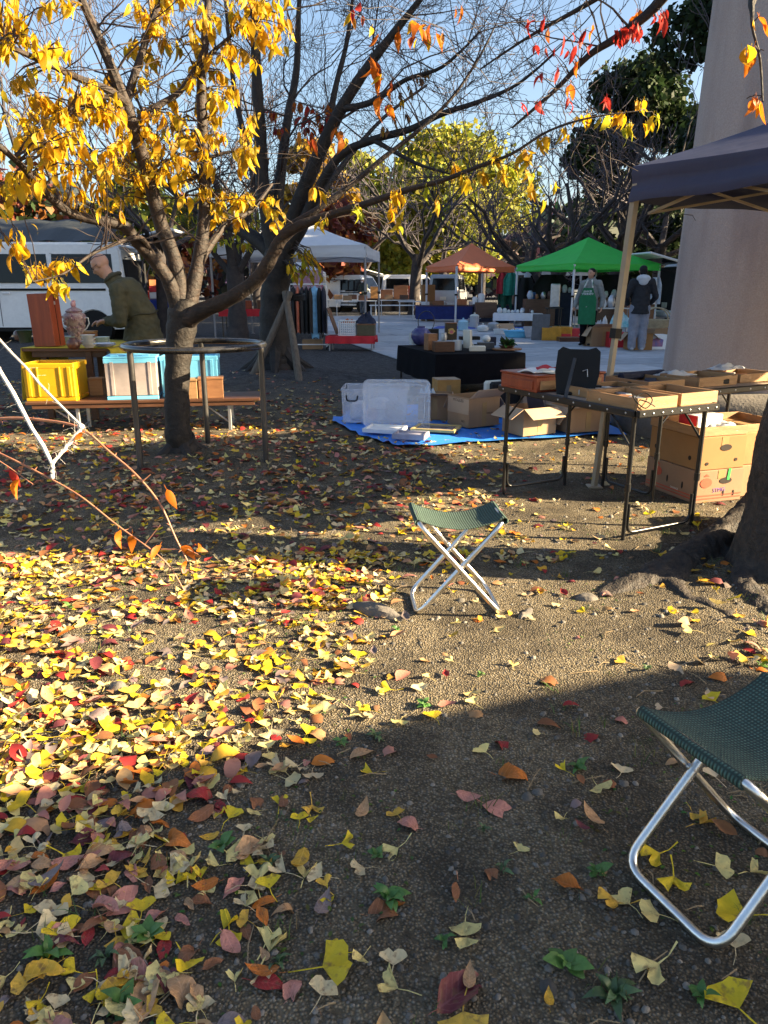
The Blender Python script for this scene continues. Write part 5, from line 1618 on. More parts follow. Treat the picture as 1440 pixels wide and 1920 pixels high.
# ---- blue tarp with its boxes, in front of the black-clothed table
def tarp():
    pts = [(-.50, 7.2), (-.18, 6.35), (.16, 5.92), (2.1, 6.5), (2.3, 8.3), (-.25, 8.15)]
    ctr = np.mean(pts, 0)
    n, m = 40, 12
    vs, fs = [], []
    edge = []
    for i in range(len(pts)):
        a, b = np.array(pts[i]), np.array(pts[(i + 1) % len(pts)])
        for k in range(8): edge.append(a + (b - a) * k / 8)
    E = len(edge)
    for r_ in range(m + 1):
        f = r_ / m
        for i, e in enumerate(edge):
            wob = 1 + (.02 * math.sin(i * 1.9) + .012 * math.sin(i * 4.3)) * f
            q = ctr + (e - ctr) * f * wob
            z = gz(q[0], q[1]) + .010 + .009 * abs(noise.noise(Vector((q[0] * 4, q[1] * 4, 2)))) + (.022 * abs(math.sin(i * 1.3)) if r_ == m else 0)
            vs.append((q[0], q[1], z))
    for r_ in range(m):
        for i in range(E):
            fs.append((r_ * E + i, r_ * E + (i + 1) % E, (r_ + 1) * E + (i + 1) % E, (r_ + 1) * E + i))
    mb = MB(); mb.add(vs, fs)
    solo('blue_tarp', mb, mat('blue_tarpaulin', (.03, .23, .78), .5, var=.10, scale=5, bump=.3, bscale=25), 'bright blue tarpaulin spread on the ground under the boxes', 'tarpaulin', smooth=True)
tarp()
tz0 = .028
def storage_box():
    w, d, h = .60, .44, .31
    M = TR((-.08, 7.22, tz0), R(-3))
    t = thing('storage_box', 'large translucent plastic storage box at the left of the tarp', 'storage box', M @ Vector((0, 0, 0)))
    for s, a in ((-1, 0), (1, 0)):
        mb = MB(M); mb.box((0, s * d / 2, h / 2), (w, .006, h), .002, rot=(R(-4) * s, 0, 0)); part('long_wall', mb, M_CLEARW, t)
        mb = MB(M); mb.box((s * w / 2, 0, h / 2), (.006, d - .01, h), .002, rot=(0, R(4) * s, 0)); part('end_wall', mb, M_CLEARW, t)
    mb = MB(M); mb.box((0, 0, .004), (w - .02, d - .02, .008)); part('base', mb, M_CLEARW, t)
    mb = MB(M); mb.tube(arc_path([(-w / 2 - .012, -d / 2 - .012, h), (w / 2 + .012, -d / 2 - .012, h), (w / 2 + .012, d / 2 + .012, h), (-w / 2 - .012, d / 2 + .012, h), (-w / 2 - .012, -d / 2 - .012, h)], .03), .010, 6, caps=False); part('rim', mb, M_CLEARW, t, smooth=True)
    mb = MB(M); mb.tube(arc_path([(-w / 2 + .04, -d / 2 - .02, h - .05), (-w / 2 + .045, -d / 2 - .03, h - .10), (-w / 2 + .14, -d / 2 - .03, h - .10), (-w / 2 + .145, -d / 2 - .02, h - .05)], .03), .007, 8); part('black_handle', mb, M_BLACK, t, smooth=True)
    for k, (x, y, s, m) in enumerate(((-.17, -.02, .15, M_WHITE), (.03, .03, .17, M_PLBAG), (.18, -.03, .15, M_NAVY), (-.03, -.11, .1, mat('pink_wrap2', (.6, .3, .28), .6)))):
        mb = MB(M @ TR((x, y, .012), k)); mb.box((0, 0, s * .55), (s, s * .9, s * 1.1), .02)
        solo('wrapped_bundle', mb, m, ['white', 'clear-wrapped', 'dark', 'pink'][k] + ' bundle seen through the storage box wall', 'bundle')
storage_box()
def storage_lid():
    w, h = .60, .42
    a = P(743, 806, 6.82)
    M = TR((a.x, 6.80, tz0 + .004), R(-2)) @ Matrix.Rotation(R(-16), 4, 'X')
    t = thing('plastic_cover', 'translucent box lid leaning against the storage box', 'lid', M @ Vector((0, 0, 0)))
    def rr(w_, h_, r_, k=6):
        o = []
        for cx, cy, a0 in ((w_ / 2 - r_, h_ - r_, 0), (-w_ / 2 + r_, h_ - r_, 90), (-w_ / 2 + r_, r_, 180), (w_ / 2 - r_, r_, 270)):
            for j in range(k + 1):
                t_ = R(a0 + 90 * j / k); o.append((cx + r_ * math.cos(t_), cy + r_ * math.sin(t_)))
        return o
    mb = MB(M); mb.prism(rr(w, h, .05), -.004, .004, Matrix.Rotation(R(90), 4, 'X')); part('lid_panel', mb, M_CLEARW, t)
    ol = rr(w, h, .05); mb = MB(M); mb.tube([(x, -.006, y) for x, y in ol] + [(ol[0][0], -.006, ol[0][1])], .012, 6, caps=False); part('lid_rim', mb, M_CLEARW, t, smooth=True)
    ol = [(x, y + .045) for x, y in rr(w - .09, h - .09, .03)]; mb = MB(M); mb.tube([(x, -.006, y) for x, y in ol] + [(ol[0][0], -.006, ol[0][1])], .006, 5, caps=False); part('inner_ridge', mb, M_CLEARW, t, smooth=True)
    mb = MB(M)
    for z in (.15, .27): mb.box((0, -.006, z), (w - .1, .005, .006), .001)
    part('cross_ridge', mb, M_CLEARW, t)
storage_lid()
def flat_frame(name, label, q, w, d, h, ang, m, inner, rim=.03, zz=None):
    M = TR((q.x, q.y, zz or tz0 + .006), ang)
    t = thing(name, label, 'frame', M @ Vector((0, 0, 0)))
    for s in (-1, 1):
        mb = MB(M); mb.box((0, s * (d / 2 - rim / 2), h / 2), (w, rim, h), .003); part('frame_bar', mb, m, t)
        mb = MB(M); mb.box((s * (w / 2 - rim / 2), 0, h / 2), (rim, d - 2 * rim - .001, h), .003); part('frame_bar', mb, m, t)
    mb = MB(M); mb.box((0, 0, h * .55), (w - 2 * rim, d - 2 * rim, .004)); part('picture_panel', mb, inner, t)
flat_frame('picture_frame', 'white flat panel lying at the tarp corner', G(722, 815), .34, .26, .035, R(-18), M_WHITE, M_WHITE, .02)
flat_frame('picture_frame', 'grey shallow box frame lying on the tarp edge', G(770, 828), .28, .20, .045, R(-16), mat('grey_frame', (.36, .34, .40), .5), mat('silver_panel', (.42, .40, .46), .3), .02)
flat_frame('picture_frame', 'gilt picture frame with glass lying on the tarp', G(818, 812), .40, .30, .025, R(-18), mat('gilt', (.48, .36, .14), .4, var=.15), mat('glazed_print', (.12, .09, .10), .08, col2=(.32, .30, .32), scale=3), .028)

def carton(label, M, w, d, h, m=None, flaps=(100, 100, 60, 60), group='open cartons on the tarp', mark=None):
    """open carton; flap angles: front, back, left, right measured from closed"""
    m = m or M_CARD
    t = thing('cardboard_carton', label, 'cardboard box', M @ Vector((0, 0, 0)), group)
    th = .006
    for s, nm in ((-1, 'front_wall'), (1, 'back_wall')):
        mb = MB(M); mb.box((0, s * (d / 2 - th / 2), h / 2), (w, th, h), .001); part(nm, mb, m, t)
    for s in (-1, 1):
        mb = MB(M); mb.box((s * (w / 2 - th / 2), 0, h / 2), (th, d - 2 * th - .001, h), .001); part('end_wall', mb, m, t)
    mb = MB(M); mb.box((0, 0, .004), (w - 2 * th, d - 2 * th, .006)); part('carton_floor', mb, m, t)
    fd = d * .48; fw = w * .42
    for (s, ang) in ((-1, flaps[0]), (1, flaps[1])):
        Mh = M @ Matrix.Translation((0, s * d / 2, h)) @ Matrix.Rotation(s * R(ang), 4, 'X')
        mb = MB(Mh); mb.box((0, -s * fd / 2, .003), (w - .004, fd, .005), .001); part('flap', mb, M_CARDP, t)
    for (s, ang) in ((-1, flaps[2]), (1, flaps[3])):
        Mh = M @ Matrix.Translation((s * w / 2, 0, h)) @ Matrix.Rotation(-s * R(ang), 4, 'Y')
        mb = MB(Mh); mb.box((-s * fw / 2, 0, .003), (fw, d - .006, .005), .001); part('flap', mb, M_CARDP, t)
    mb = MB(M); mb.box((0, -d / 2 - .0008, h * .42), (.05, .0016, h * .8)); part('packing_tape', mb, mat('packing_tape', (.34, .22, .10), .25, var=.05), t)
    if mark:
        for txt, side, u, z, sz in mark:
            text_mesh('printed_word', txt, sz, mat('brown_print', (.10, .06, .04), .8), t, (on_front(M, u, d, z) if side == 'front' else on_side(M, w, u, z)))
    return t
def at_tarp(px, py, dy=0): 
    q = G(px, py); return Vector((q.x, q.y + dy, tz0))
q = at_tarp(818, 792); carton('open carton just right of the leaning lid', TR((q.x, q.y + .12, tz0), R(-8)), .32, .28, .24, flaps=(195, 95, 130, 105))
q = at_tarp(878, 806)
carton('open carton with faint printed words in the middle of the tarp', TR((q.x + .06, q.y + .16, tz0), R(32)), .36, .32, .27, flaps=(215, 120, 92, 130), mark=[('MOGUSS', 'side', .0, .235, .04), ('NO.', 'side', -.08, .05, .03), ('MADE IN', 'front', .06, .12, .02)])
q = at_tarp(975, 822); carton('open carton holding a dark blue folder', TR((q.x + .10, q.y + .15, tz0), R(28)), .36, .30, .235, flaps=(150, 125, 150, 130))
q = at_tarp(1075, 818); carton('open carton at the right end of the tarp, flaps wide', TR((q.x + .08, q.y + .22, tz0), R(20)), .40, .34, .22, flaps=(195, 120, 125, 160))
q = at_tarp(830, 775); carton('yellow-orange carton behind the printed one', TR((q.x + .05, q.y + .25, tz0), R(10)), .25, .24, .30, m=mat('orange_carton', (.45, .22, .05), .8), flaps=(10, 10, 5, 5))
q = at_tarp(1000, 790); carton('closed carton behind the folder carton', TR((q.x + .05, q.y + .35, tz0), R(16)), .36, .3, .24, flaps=(4, 4, 2, 2), m=M_CARDP)
mb = MB(TR((G(985, 822).x + .12, G(985, 822).y + .18, .16), R(30))); mb.box((0, 0, .10), (.03, .22, .28), .004, rot=(0, R(-14), 0)); solo('blue_folder', mb, M_NAVY, 'dark blue folder sticking out of an open carton', 'folder')
def suitcase():
    q = at_tarp(945, 800); M = TR((q.x + .1, q.y + .55, tz0), R(28))
    t = thing('suitcase', 'black and white hard suitcase behind the open cartons', 'suitcase', M @ Vector((0, 0, 0)))
    mb = MB(M); mb.box((0, -.05, .17), (.46, .09, .34), .02); part('front_shell', mb, M_BLACK, t)
    mb = MB(M); mb.box((0, .05, .17), (.46, .09, .34), .02); part('back_shell', mb, M_CREAM, t)
    mb = MB(M); mb.tube(arc_path([(-.07, 0, .34), (-.07, 0, .385), (.07, 0, .385), (.07, 0, .34)], .02), .008, 8); part('handle', mb, M_BLACK, t, smooth=True)
suitcase()
crumple('plastic_bag', TR((G(818, 792).x, G(818, 792).y + .12, tz0 + .17)), (-.08, -.04, 0), .18, .16, .12, mat('blue_white_bag', (.4, .5, .62), .4), 'blue and white bag heaped in the leftmost open carton', 'bag', 3)

# ---- black-clothed table
BT = [Vector((.19, 10.4, 0)), Vector((.61, 8.93, 0)), Vector((1.70, 9.15, 0)), Vector((1.28, 10.62, 0))]
BZ = .50
def black_table():
    ctr = sum(BT, Vector()) / 4
    t = thing('cloth_table', 'low table draped with black cloth and set with curios', 'table', (ctr.x, ctr.y, 0))
    mb = MB(); mb.prism([(p.x, p.y) for p in BT], BZ - .03, BZ - .004); part('table_top', mb, M_WOODD, t)
    for p in BT:
        q = p.lerp(ctr, .06); mb = MB(); mb.tube([(q.x, q.y, 0), (q.x, q.y, BZ - .03)], .014, 8); part('leg', mb, M_BLKM, t)
    for a, b in ((0, 1), (2, 3)):
        p, q = BT[a].lerp(ctr, .06), BT[b].lerp(ctr, .06)
        mb = MB(); mb.tube([(p.x, p.y, .06), (q.x, q.y, .06)], .010, 8); part('foot_bar', mb, M_BLKM, t)
    mb = MB()
    per = []
    drop = [.33, .36, .34, .30]
    N = 16
    for i in range(4):
        a, b = BT[i], BT[(i + 1) % 4]
        for k in range(N): per.append((a.lerp(b, k / N), i, k / N))
    E = len(per); vs, fs = [], []
    vs += [(p.x, p.y, BZ + .003) for p, _, _ in per]
    rows = 7
    for r_ in range(1, rows + 1):
        f = r_ / rows
        for j, (p, i, k) in enumerate(per):
            o_ = (p - ctr).normalized()
            w = .012 * math.sin(j * 1.7) * f + .02 * f
            dz = drop[i] * (1 - k) + drop[(i + 1) % 4] * k
            vs.append((p.x + o_.x * (.006 + w), p.y + o_.y * (.006 + w), BZ + .003 - dz * f))
    for r_ in range(rows):
        for j in range(E): fs.append((r_ * E + j, r_ * E + (j + 1) % E, (r_ + 1) * E + (j + 1) % E, (r_ + 1) * E + j))
    fs.append(tuple(range(E)))
    mb.add(vs, fs)
    part('black_cloth', mb, M_BLKC, t, smooth=True)
black_table()
bz = BZ + .006
def onB(px, py, z=None): return G(px, py, z or bz)
def bbox(name, label, px, py, w, d, h, ang, m, dy=0, cat='box'):
    q = onB(px, py); mb = MB(TR((q.x, q.y + dy, bz), ang)); mb.box((0, 0, h / 2), (w, d, h), .003)
    return solo(name, mb, m, label, cat)
bbox('wooden_box', 'tall brown wooden box at the left of the black table', 808, 657, .13, .12, .20, R(25), M_WOODB, .08)
bbox('dark_box', 'low dark wooden box in front of the brown one on the black table', 832, 660, .25, .16, .12, R(8), M_WOODD, .09)
bbox('black_case', 'black case at the back of the black table', 812, 640, .18, .12, .16, R(12), M_BLACK, .3)
q = onB(790, 648)
mb = MB(TR((q.x, q.y + .1, bz))); mb.lathe([(.06, 0), (.10, .03), (.135, .10), (.13, .17), (.09, .22), (.05, .235), (.055, .25)], n=22); solo('blue_vase', mb, mat('blue_glaze', (.03, .035, .14), .25, col2=(.10, .09, .22), scale=8), 'round dark blue glazed vase on the black table', 'vase', smooth=True)
q = onB(775, 646); mb = MB(TR((q.x, q.y + .05, bz))); mb.lathe([(.055, 0), (.06, .14), (.062, .15), (.057, .15), (.054, .01)], n=18); solo('white_pot', mb, M_PORC, 'white cylindrical pot at the left corner of the black table', 'pot', smooth=True)
q = onB(800, 640); mb = MB(); mb.tube([(q.x + .12 * math.cos(a), q.y + .2, bz + .27 + .15 * math.sin(a)) for a in np.linspace(R(-60), R(240), 20)], .006, 6); solo('wire_hoop', mb, M_BLKM, 'thin wire hoop handle rising from the curios', 'hoop', smooth=True)
def gift_box():
    q = onB(848, 640); M = TR((q.x, q.y + .3, bz), R(5))
    t = thing('printed_tin', 'dark tin printed with a gold and pink emblem on the black table', 'tin', M @ Vector((0, 0, 0)))
    mb = MB(M); mb.box((0, 0, .12), (.17, .12, .24), .008); part('tin_body', mb, mat('dark_tin', (.05, .035, .02), .35), t)
    mb = MB(M); mb.prism([(.05 * math.cos(a) * (1 + .2 * math.cos(5 * a)), .045 * math.sin(a) + .13) for a in np.linspace(0, 6.1, 20)], .061, .0625, Matrix.Rotation(R(90), 4, 'X')); part('emblem', mb, mat('gold_emblem', (.5, .35, .1), .4), t)
    mb = MB(M); mb.prism([(.03 * math.cos(a), .025 * math.sin(a) + .12) for a in np.linspace(0, 6.1, 14)], .0627, .064, Matrix.Rotation(R(90), 4, 'X')); part('emblem_centre', mb, mat('pink_emblem', (.5, .12, .16), .5), t)
    mb = MB(M); mb.box((0, 0, .247), (.176, .126, .014), .004); part('lid', mb, M_WOODB, t)
gift_box()
q = onB(835, 655); mb = MB(TR((q.x, q.y + .25, bz))); mb.lathe([(.03, 0), (.035, .10), (.04, .15), (.032, .17), (.034, .19)], n=14); solo('metal_cup', mb, M_STEEL, 'small steel beaker beside the printed tin', 'cup', smooth=True)
q = onB(858, 658)
mb = MB(TR((q.x, q.y + .08, bz))); mb.lathe([(.055, 0), (.06, .005), (.06, .125), (.055, .125), (.052, .01)], n=20); o = solo('white_mug', mb, M_PORC, 'plain white mug in the middle of the black table', 'mug', smooth=True)
def white_open_box():
    q = onB(890, 659); M = TR((q.x, q.y + .09, bz), R(-4))
    t = thing('gift_box', 'cream gift box standing open on the black table', 'box', M @ Vector((0, 0, 0)))
    mb = MB(M); mb.box((.04, 0, .03), (.20, .14, .06), .004); part('box_base', mb, M_CREAM, t)
    mb = MB(M); mb.box((-.08, .03, .14), (.035, .16, .22), .004, rot=(0, R(-3), R(30))); part('box_lid', mb, M_CREAM, t)
    mb = MB(M); mb.tube([(-.05, -.02, .13), (.0, -.02, .06)], .006, 4); part('ribbon_hinge', mb, M_CREAM, t)
white_open_box()
bbox('grey_box', 'grey lidded box right of the cream gift box', 912, 656, .21, .15, .085, R(-3), mat('grey_box', (.06, .06, .065), .6), .09)
bbox('dark_tray', 'long dark tray at the back of the black table', 885, 640, .30, .14, .05, R(5), M_BLACK, .35, 'tray')
q = onB(915, 650); mb = MB(TR((q.x, q.y + .2, bz + .04))); mb.ball((0, 0, .05), (.06, .06, .05), 14, 8); solo('white_bowl', mb, M_PORC, 'white upturned bowl behind the grey box', 'bowl', smooth=True)
bbox('dark_box', 'small dark box at the back right of the black table', 928, 650, .09, .09, .11, 0, M_NAVY, .25)
def planter():
    q = onB(952, 657)
    t = thing('plant_bowl', 'shallow clay bowl of greenery on a wood slice', 'plant', (q.x, q.y + .08, bz))
    M = TR((q.x, q.y + .08, bz))
    mb = MB(M); mb.lathe([(.15, 0), (.16, .01), (.155, .022), (0, .024)], n=18, sx=1.2); part('wood_slice', mb, M_WOODB, t, smooth=True)
    mb = MB(M); mb.lathe([(.07, .022), (.10, .05), (.105, .06), (.09, .055), (0, .05)], n=18); part('clay_bowl', mb, M_BRCLAY, t, smooth=True)
    B = Batch(); rs = np.random.default_rng(4)
    for k in range(60):
        a = rs.random() * 6.28
        B.put(CH[k % 4], np.array([q.x + .03 * math.cos(a), q.y + .08 + .03 * math.sin(a), bz + .05]), eulm(rs.uniform(.1, 1.2), rs.normal(0, .3), a), rs.uniform(.07, .14), [v * rs.uniform(.6, 1.5) for v in (.05, .10, .03)])
    o = B.build('greenery', M_CROWN, t); o['kind'] = 'stuff'
planter()

# ================================================================== PEOPLE
def hand_prims(mb, wrist, d, palm_n, s=1.0, curl=.5):
    """palm, four unequal bent fingers and a thumb from the side of the palm"""
    d = Vector(d).normalized(); n = Vector(palm_n); n = (n - d * n.dot(d)).normalized(); w = d.cross(n)
    wrist = Vector(wrist)
    capsule(mb, wrist, wrist + d * .075 * s, .026 * s, .036 * s, 10, .5, w)
    for k, (off, ln) in enumerate(((-.030, .062), (-.010, .072), (.010, .068), (.029, .053))):
        b = wrist + d * .085 * s + w * off * s
        m1 = b + (d * math.cos(curl) + n * math.sin(curl)) * ln * .55 * s
        m2 = m1 + (d * math.cos(curl * 2.2) + n * math.sin(curl * 2.2)) * ln * .5 * s
        capsule(mb, b - d * .02 * s, m1, .0095 * s, .009 * s, 8); capsule(mb, m1, m2, .009 * s, .0078 * s, 8)
    b = wrist + d * .03 * s - w * .03 * s
    m1 = b + (d * .7 - w * .6 + n * .3).normalized() * .04 * s
    capsule(mb, b, m1, .012 * s, .0105 * s, 8); capsule(mb, m1, m1 + (d * .85 - w * .1 + n * .5).normalized() * .032 * s, .0105 * s, .009 * s, 8)
def head_prims(mb, c, f, u, h=.225):
    """c = centre of the head, f = facing, u = up of the head"""
    c, f, u = Vector(c), Vector(f).normalized(), Vector(u)
    u = (u - f * u.dot(f)).normalized(); s = f.cross(u)
    def Q(a, b, d): return c + f * a * h + s * b * h + u * d * h
    rot = Matrix((( s.x, f.x, u.x, 0), (s.y, f.y, u.y, 0), (s.z, f.z, u.z, 0), (0, 0, 0, 1)))
    mb.ball(Q(-.06, 0, .12), (.335 * h, .41 * h, .37 * h), 20, 14, rot)
    mb.ball(Q(.06, 0, -.12), (.27 * h, .33 * h, .38 * h), 18, 12, rot)
    mb.ball(Q(.22, 0, -.38), (.14 * h, .12 * h, .10 * h), 10, 8, rot)
    capsule(mb, Q(.36, 0, .06), Q(.43, 0, -.10), .035 * h, .06 * h, 8)
    mb.ball(Q(.32, 0, .12), (.22 * h, .07 * h, .05 * h), 10, 8, rot)
    for q in (-1, 1):
        mb.ball(Q(-.02, q * .345, -.01), (.04 * h, .09 * h, .14 * h), 8, 8, rot)
        mb.ball(Q(.24, q * .17, -.08), (.10 * h, .09 * h, .09 * h), 8, 8, rot)
    mb.ball(Q(.335, 0, -.235), (.11 * h, .045 * h, .03 * h), 8, 6, rot)
    return Q, rot
def face_parts(Q, rot, h, t, glasses=False):
    for q in (-1, 1):
        mb = MB(); mb.ball(Q(.335, q * .15, .03), (.05 * h, .028 * h, .022 * h), 8, 6, rot); part('eye', mb, mat('dark_eye', (.015, .01, .008), .2), t, smooth=True)
        mb = MB(); mb.ball(Q(.355, q * .15, .115), (.085 * h, .018 * h, .014 * h), 8, 6, rot); part('eyebrow', mb, M_BLACK, t, smooth=True)
    mb = MB(); mb.ball(Q(.382, 0, -.235), (.085 * h, .02 * h, .012 * h), 8, 6, rot); part('mouth', mb, mat('lip', (.30, .12, .10), .5), t, smooth=True)
    if glasses:
        mb = MB()
        for q in (-1, 1):
            mb.tube([Q(.41, q * .155 + .10 * math.cos(a), .03 + .085 * math.sin(a)) for a in np.linspace(0, 6.2832, 15)], .0022, 5, caps=False)
            mb.tube([Q(.40, q * .25, .05), Q(.02, q * .36, .05)], .002, 5)
        mb.tube([Q(.42, -.05, .05), Q(.42, .05, .05)], .002, 5)
        part('spectacles', mb, M_BLKM, t)
def shoe(mb, ankle, d, l=.26, w=.045):
    a = Vector(ankle); d = Vector(d).normalized(); z = a.z - .075
    capsule(mb, (a.x - d.x * .05, a.y - d.y * .05, z + .045), (a.x + d.x * (l - .09), a.y + d.y * (l - .09), z + .034), w, w * .85, 12, .72, d.cross(Vector((0, 0, 1))))
    capsule(mb, a, (a.x, a.y, z + .05), .045, .045, 10)

# ---- the man bending over the yellow table
def man_left():
    Y = 8.30
    J = lambda px, py, dy=0: P(px, py, Y + dy)
    hipc = J(272, 620); t = thing('person', 'bald man in an olive jacket stooping over the yellow-clothed table', 'person', (hipc.x, Y, 0))
    head, neck, chest, waist = J(188, 498), J(206, 522), J(236, 548), J(266, 592)
    f = Vector((-.80, -.10, -.58)); u = Vector((-.62, 0, .80))
    shL, shR = J(222, 545, -.19), J(228, 540, .19)
    elL, wrL = J(226, 604, -.26), J(201, 600, -.17)
    elR, wrR = J(222, 600, .22), J(196, 604, .05)
    mb = MB()
    Q, rot = head_prims(mb, head, f, u, .235)
    capsule(mb, head + Vector((.045, 0, -.03)), neck, .055, .062); capsule(mb, neck, chest, .06, .12); capsule(mb, chest, waist, .13, .12, flat=1.2, side=(1, 0, 0)); capsule(mb, waist, hipc, .12, .12)
    for a, b, c in ((shL, elL, wrL), (shR, elR, wrR)):
        capsule(mb, chest, a, .08, .06); capsule(mb, a, b, .05, .042); capsule(mb, b, c, .042, .028)
    hand_prims(mb, wrL, (-.9, .1, -.15), (0, .2, -1), 1.0, .55); hand_prims(mb, wrR, (-.9, -.3, .0), (0, -.3, -1), 1.0, .5)
    feet = []
    for dy, kx, fx in ((-.10, 264, 258), (.11, 280, 272)):
        hp = hipc + Vector((0, dy, -.02)); kn = J(kx, 690, dy); an = Vector((J(fx, 740, dy).x, Y + dy, .085))
        capsule(mb, hp, kn, .085, .06); capsule(mb, kn, an, .055, .038); feet.append((hp, kn, an))
    blob('body', mb, M_SKIN, t, .010, 5)
    face_parts(Q, rot, .235, t, True)
    mb = MB()                                     # jacket with a gathered waist and a flaring skirt
    capsule(mb, neck + Vector((.03, 0, -.02)), chest, .085, .155, 16, 1.15, (1, 0, 0)); capsule(mb, chest, waist, .175, .165, 16, 1.12, (1, 0, 0))
    drum(mb, waist, J(270, 640), .16, .215, 20, 1.05, (1, 0, 0))
    capsule(mb, J(280, 590), J(292, 606), .06, .05)
    for a, b, c in ((shL, elL, wrL), (shR, elR, wrR)):
        capsule(mb, chest + Vector((-.02, 0, .03)), a, .13, .095); capsule(mb, a, b, .088, .07); capsule(mb, b, c.lerp(b, .12), .068, .052)
    blob('jacket', mb, mat('olive_jacket', (.045, .043, .022), .9, col2=(.095, .082, .038), scale=5, bump=.9, bscale=18), t, .012, 4, .012)
    mb = MB()
    mb.tube([waist + Vector((.17 * math.cos(a) * .98, .185 * math.sin(a), .05 * math.cos(a) + .015 * math.sin(3 * a))) for a in np.linspace(0, 6.2832, 40)], .008, 6, caps=False)
    part('waist_cord', mb, mat('dark_olive', (.045, .04, .02), .9), t, smooth=True)
    mb = MB(); mb.tube([neck + Vector((.03 + .075 * math.cos(a), .09 * math.sin(a), .01 + .045 * math.cos(a))) for a in np.linspace(0, 6.2832, 24)], .020, 8, caps=False); part('collar', mb, mat('olive_collar', (.05, .05, .03), .9), t, smooth=True)
    mb = MB()
    for hp, kn, an in feet:
        capsule(mb, hipc + Vector((0, 0, -.05)), hp + Vector((0, 0, -.06)), .10, .10); capsule(mb, hp + Vector((0, 0, -.06)), kn, .10, .085); capsule(mb, kn, an + Vector((0, 0, .02)), .082, .068)
    blob('trousers', mb, M_NAVY, t, .014, 4, .010)
    for hp, kn, an in feet:
        mb = MB(); shoe(mb, an, (-1, -.1, 0)); blob('shoe', mb, M_BLACK, t, .010, 3)
man_left()

def stander(label, loc, face, H, coat, trou, shoes, hairm, arms, apron=None, hood=None, coatlen=.50, trouw=.078, cap=None, hands=True, mask=False, look=None):
    """a standing figure built in its own frame: x right-hand side, y facing"""
    f = Vector((face[0], face[1], 0)).normalized(); s = Vector((f.y, -f.x, 0)); L_ = Vector(loc)
    def W(x, y, z): return L_ + s * x * H + f * y * H + Vector((0, 0, z * H))
    t = thing('person', label, 'person', L_)
    mb = MB()
    lf_ = Vector(look).normalized() if look else f
    Q, rot = head_prims(mb, W(0, .012, .925), lf_, (0, 0, 1), .132 * H)
    capsule(mb, W(0, -.005, .87), W(0, -.01, .80), .034 * H, .04 * H); capsule(mb, W(0, -.01, .80), W(0, 0, .66), .075 * H, .08 * H, 14, .72, s); capsule(mb, W(0, 0, .66), W(0, 0, .53), .08 * H, .085 * H, 14, .75, s)
    sh_ = [W(-.105, -.01, .80), W(.105, -.01, .80)]
    for k in (0, 1):
        e, w_ = W(*arms[k][0]), W(*arms[k][1])
        capsule(mb, W(0, -.01, .80), sh_[k], .05 * H, .04 * H); capsule(mb, sh_[k], e, .032 * H, .026 * H); capsule(mb, e, w_, .026 * H, .018 * H)
        if hands: hand_prims(mb, w_, (w_ - e).normalized() + f * .15, -s * (1 if k else -1) * .6 + f * .4, H / 1.72, .45)
    legs = []
    for k in (-1, 1):
        hp, kn, an = W(k * .05, 0, .51), W(k * .056, .012, .28), W(k * .06, -.005, .05)
        capsule(mb, hp, kn, .052 * H, .036 * H); capsule(mb, kn, an, .034 * H, .023 * H); legs.append((hp, kn, an))
    blob('body', mb, M_SKIN, t, .013, 4)
    face_parts(Q, rot, .132 * H, t)
    hh = .132 * H
    mb = MB(); mb.ball(Q(-.10, 0, .17), (.365 * hh, .40 * hh, .37 * hh), 18, 12, rot); mb.ball(Q(-.2, 0, -.05), (.34 * hh, .25 * hh, .33 * hh), 14, 10, rot)
    blob('hair', mb, hairm, t, .012, 3)
    if cap:
        mb = MB(); mb.ball(Q(-.05, 0, .24), (.38 * hh, .43 * hh, .33 * hh), 16, 10, rot); mb.ball(Q(.42, 0, .20), (.26 * hh, .25 * hh, .04 * hh), 12, 8, rot); blob('cap', mb, cap, t, .012, 2)
    if mask:
        mb = MB(); mb.ball(Q(.17, 0, -.24), (.27 * hh, .26 * hh, .20 * hh), 14, 10, rot); part('face_mask', mb, M_WHITE, t, smooth=True)
    mb = MB()
    capsule(mb, W(0, -.01, .815), W(0, 0, .68), .082 * H, .104 * H, 16, .78, s); drum(mb, W(0, 0, .70), W(0, 0, coatlen - .045), .098 * H, .118 * H, 20, .84, s)
    for k in (0, 1):
        e, w_ = W(*arms[k][0]), W(*arms[k][1])
        capsule(mb, W(0, -.01, .79), sh_[k], .062 * H, .050 * H); capsule(mb, sh_[k], e, .047 * H, .038 * H); capsule(mb, e, w_.lerp(e, .06), .038 * H, .030 * H)
    blob('jacket', mb, coat, t, .013, 3, .012)
    mb = MB()
    for hp, kn, an in legs:
        capsule(mb, W(0, 0, .53), hp, .085 * H, .066 * H); capsule(mb, hp, kn, trouw * H * .82, trouw * H * .62); capsule(mb, kn, an + Vector((0, 0, .01)), trouw * H * .62, trouw * H * .52)
    blob('trousers', mb, trou, t, .013, 3, .010)
    for hp, kn, an in legs:
        mb = MB(); shoe(mb, an, f, .15 * H, .026 * H); blob('shoe', mb, shoes, t, .009, 3)
    return t, W, Q, rot, hh
q = G(1099, 651)
ma, W, Q, rot, hh = stander('man in a grey jacket and green apron walking by the green canopy', (q.x, q.y, .028), (-.55, -.83), 1.64, mat('grey_anorak', (.22, .23, .22), .8, var=.12, bump=.3), M_BLKC, M_BLACK, M_BLACK,
    [((-.165, -.03, .63), (-.175, .03, .50)), ((.17, -.04, .63), (.18, .05, .51))], look=(-.75, -.65, 0))
mb = MB()
H_ = 1.64
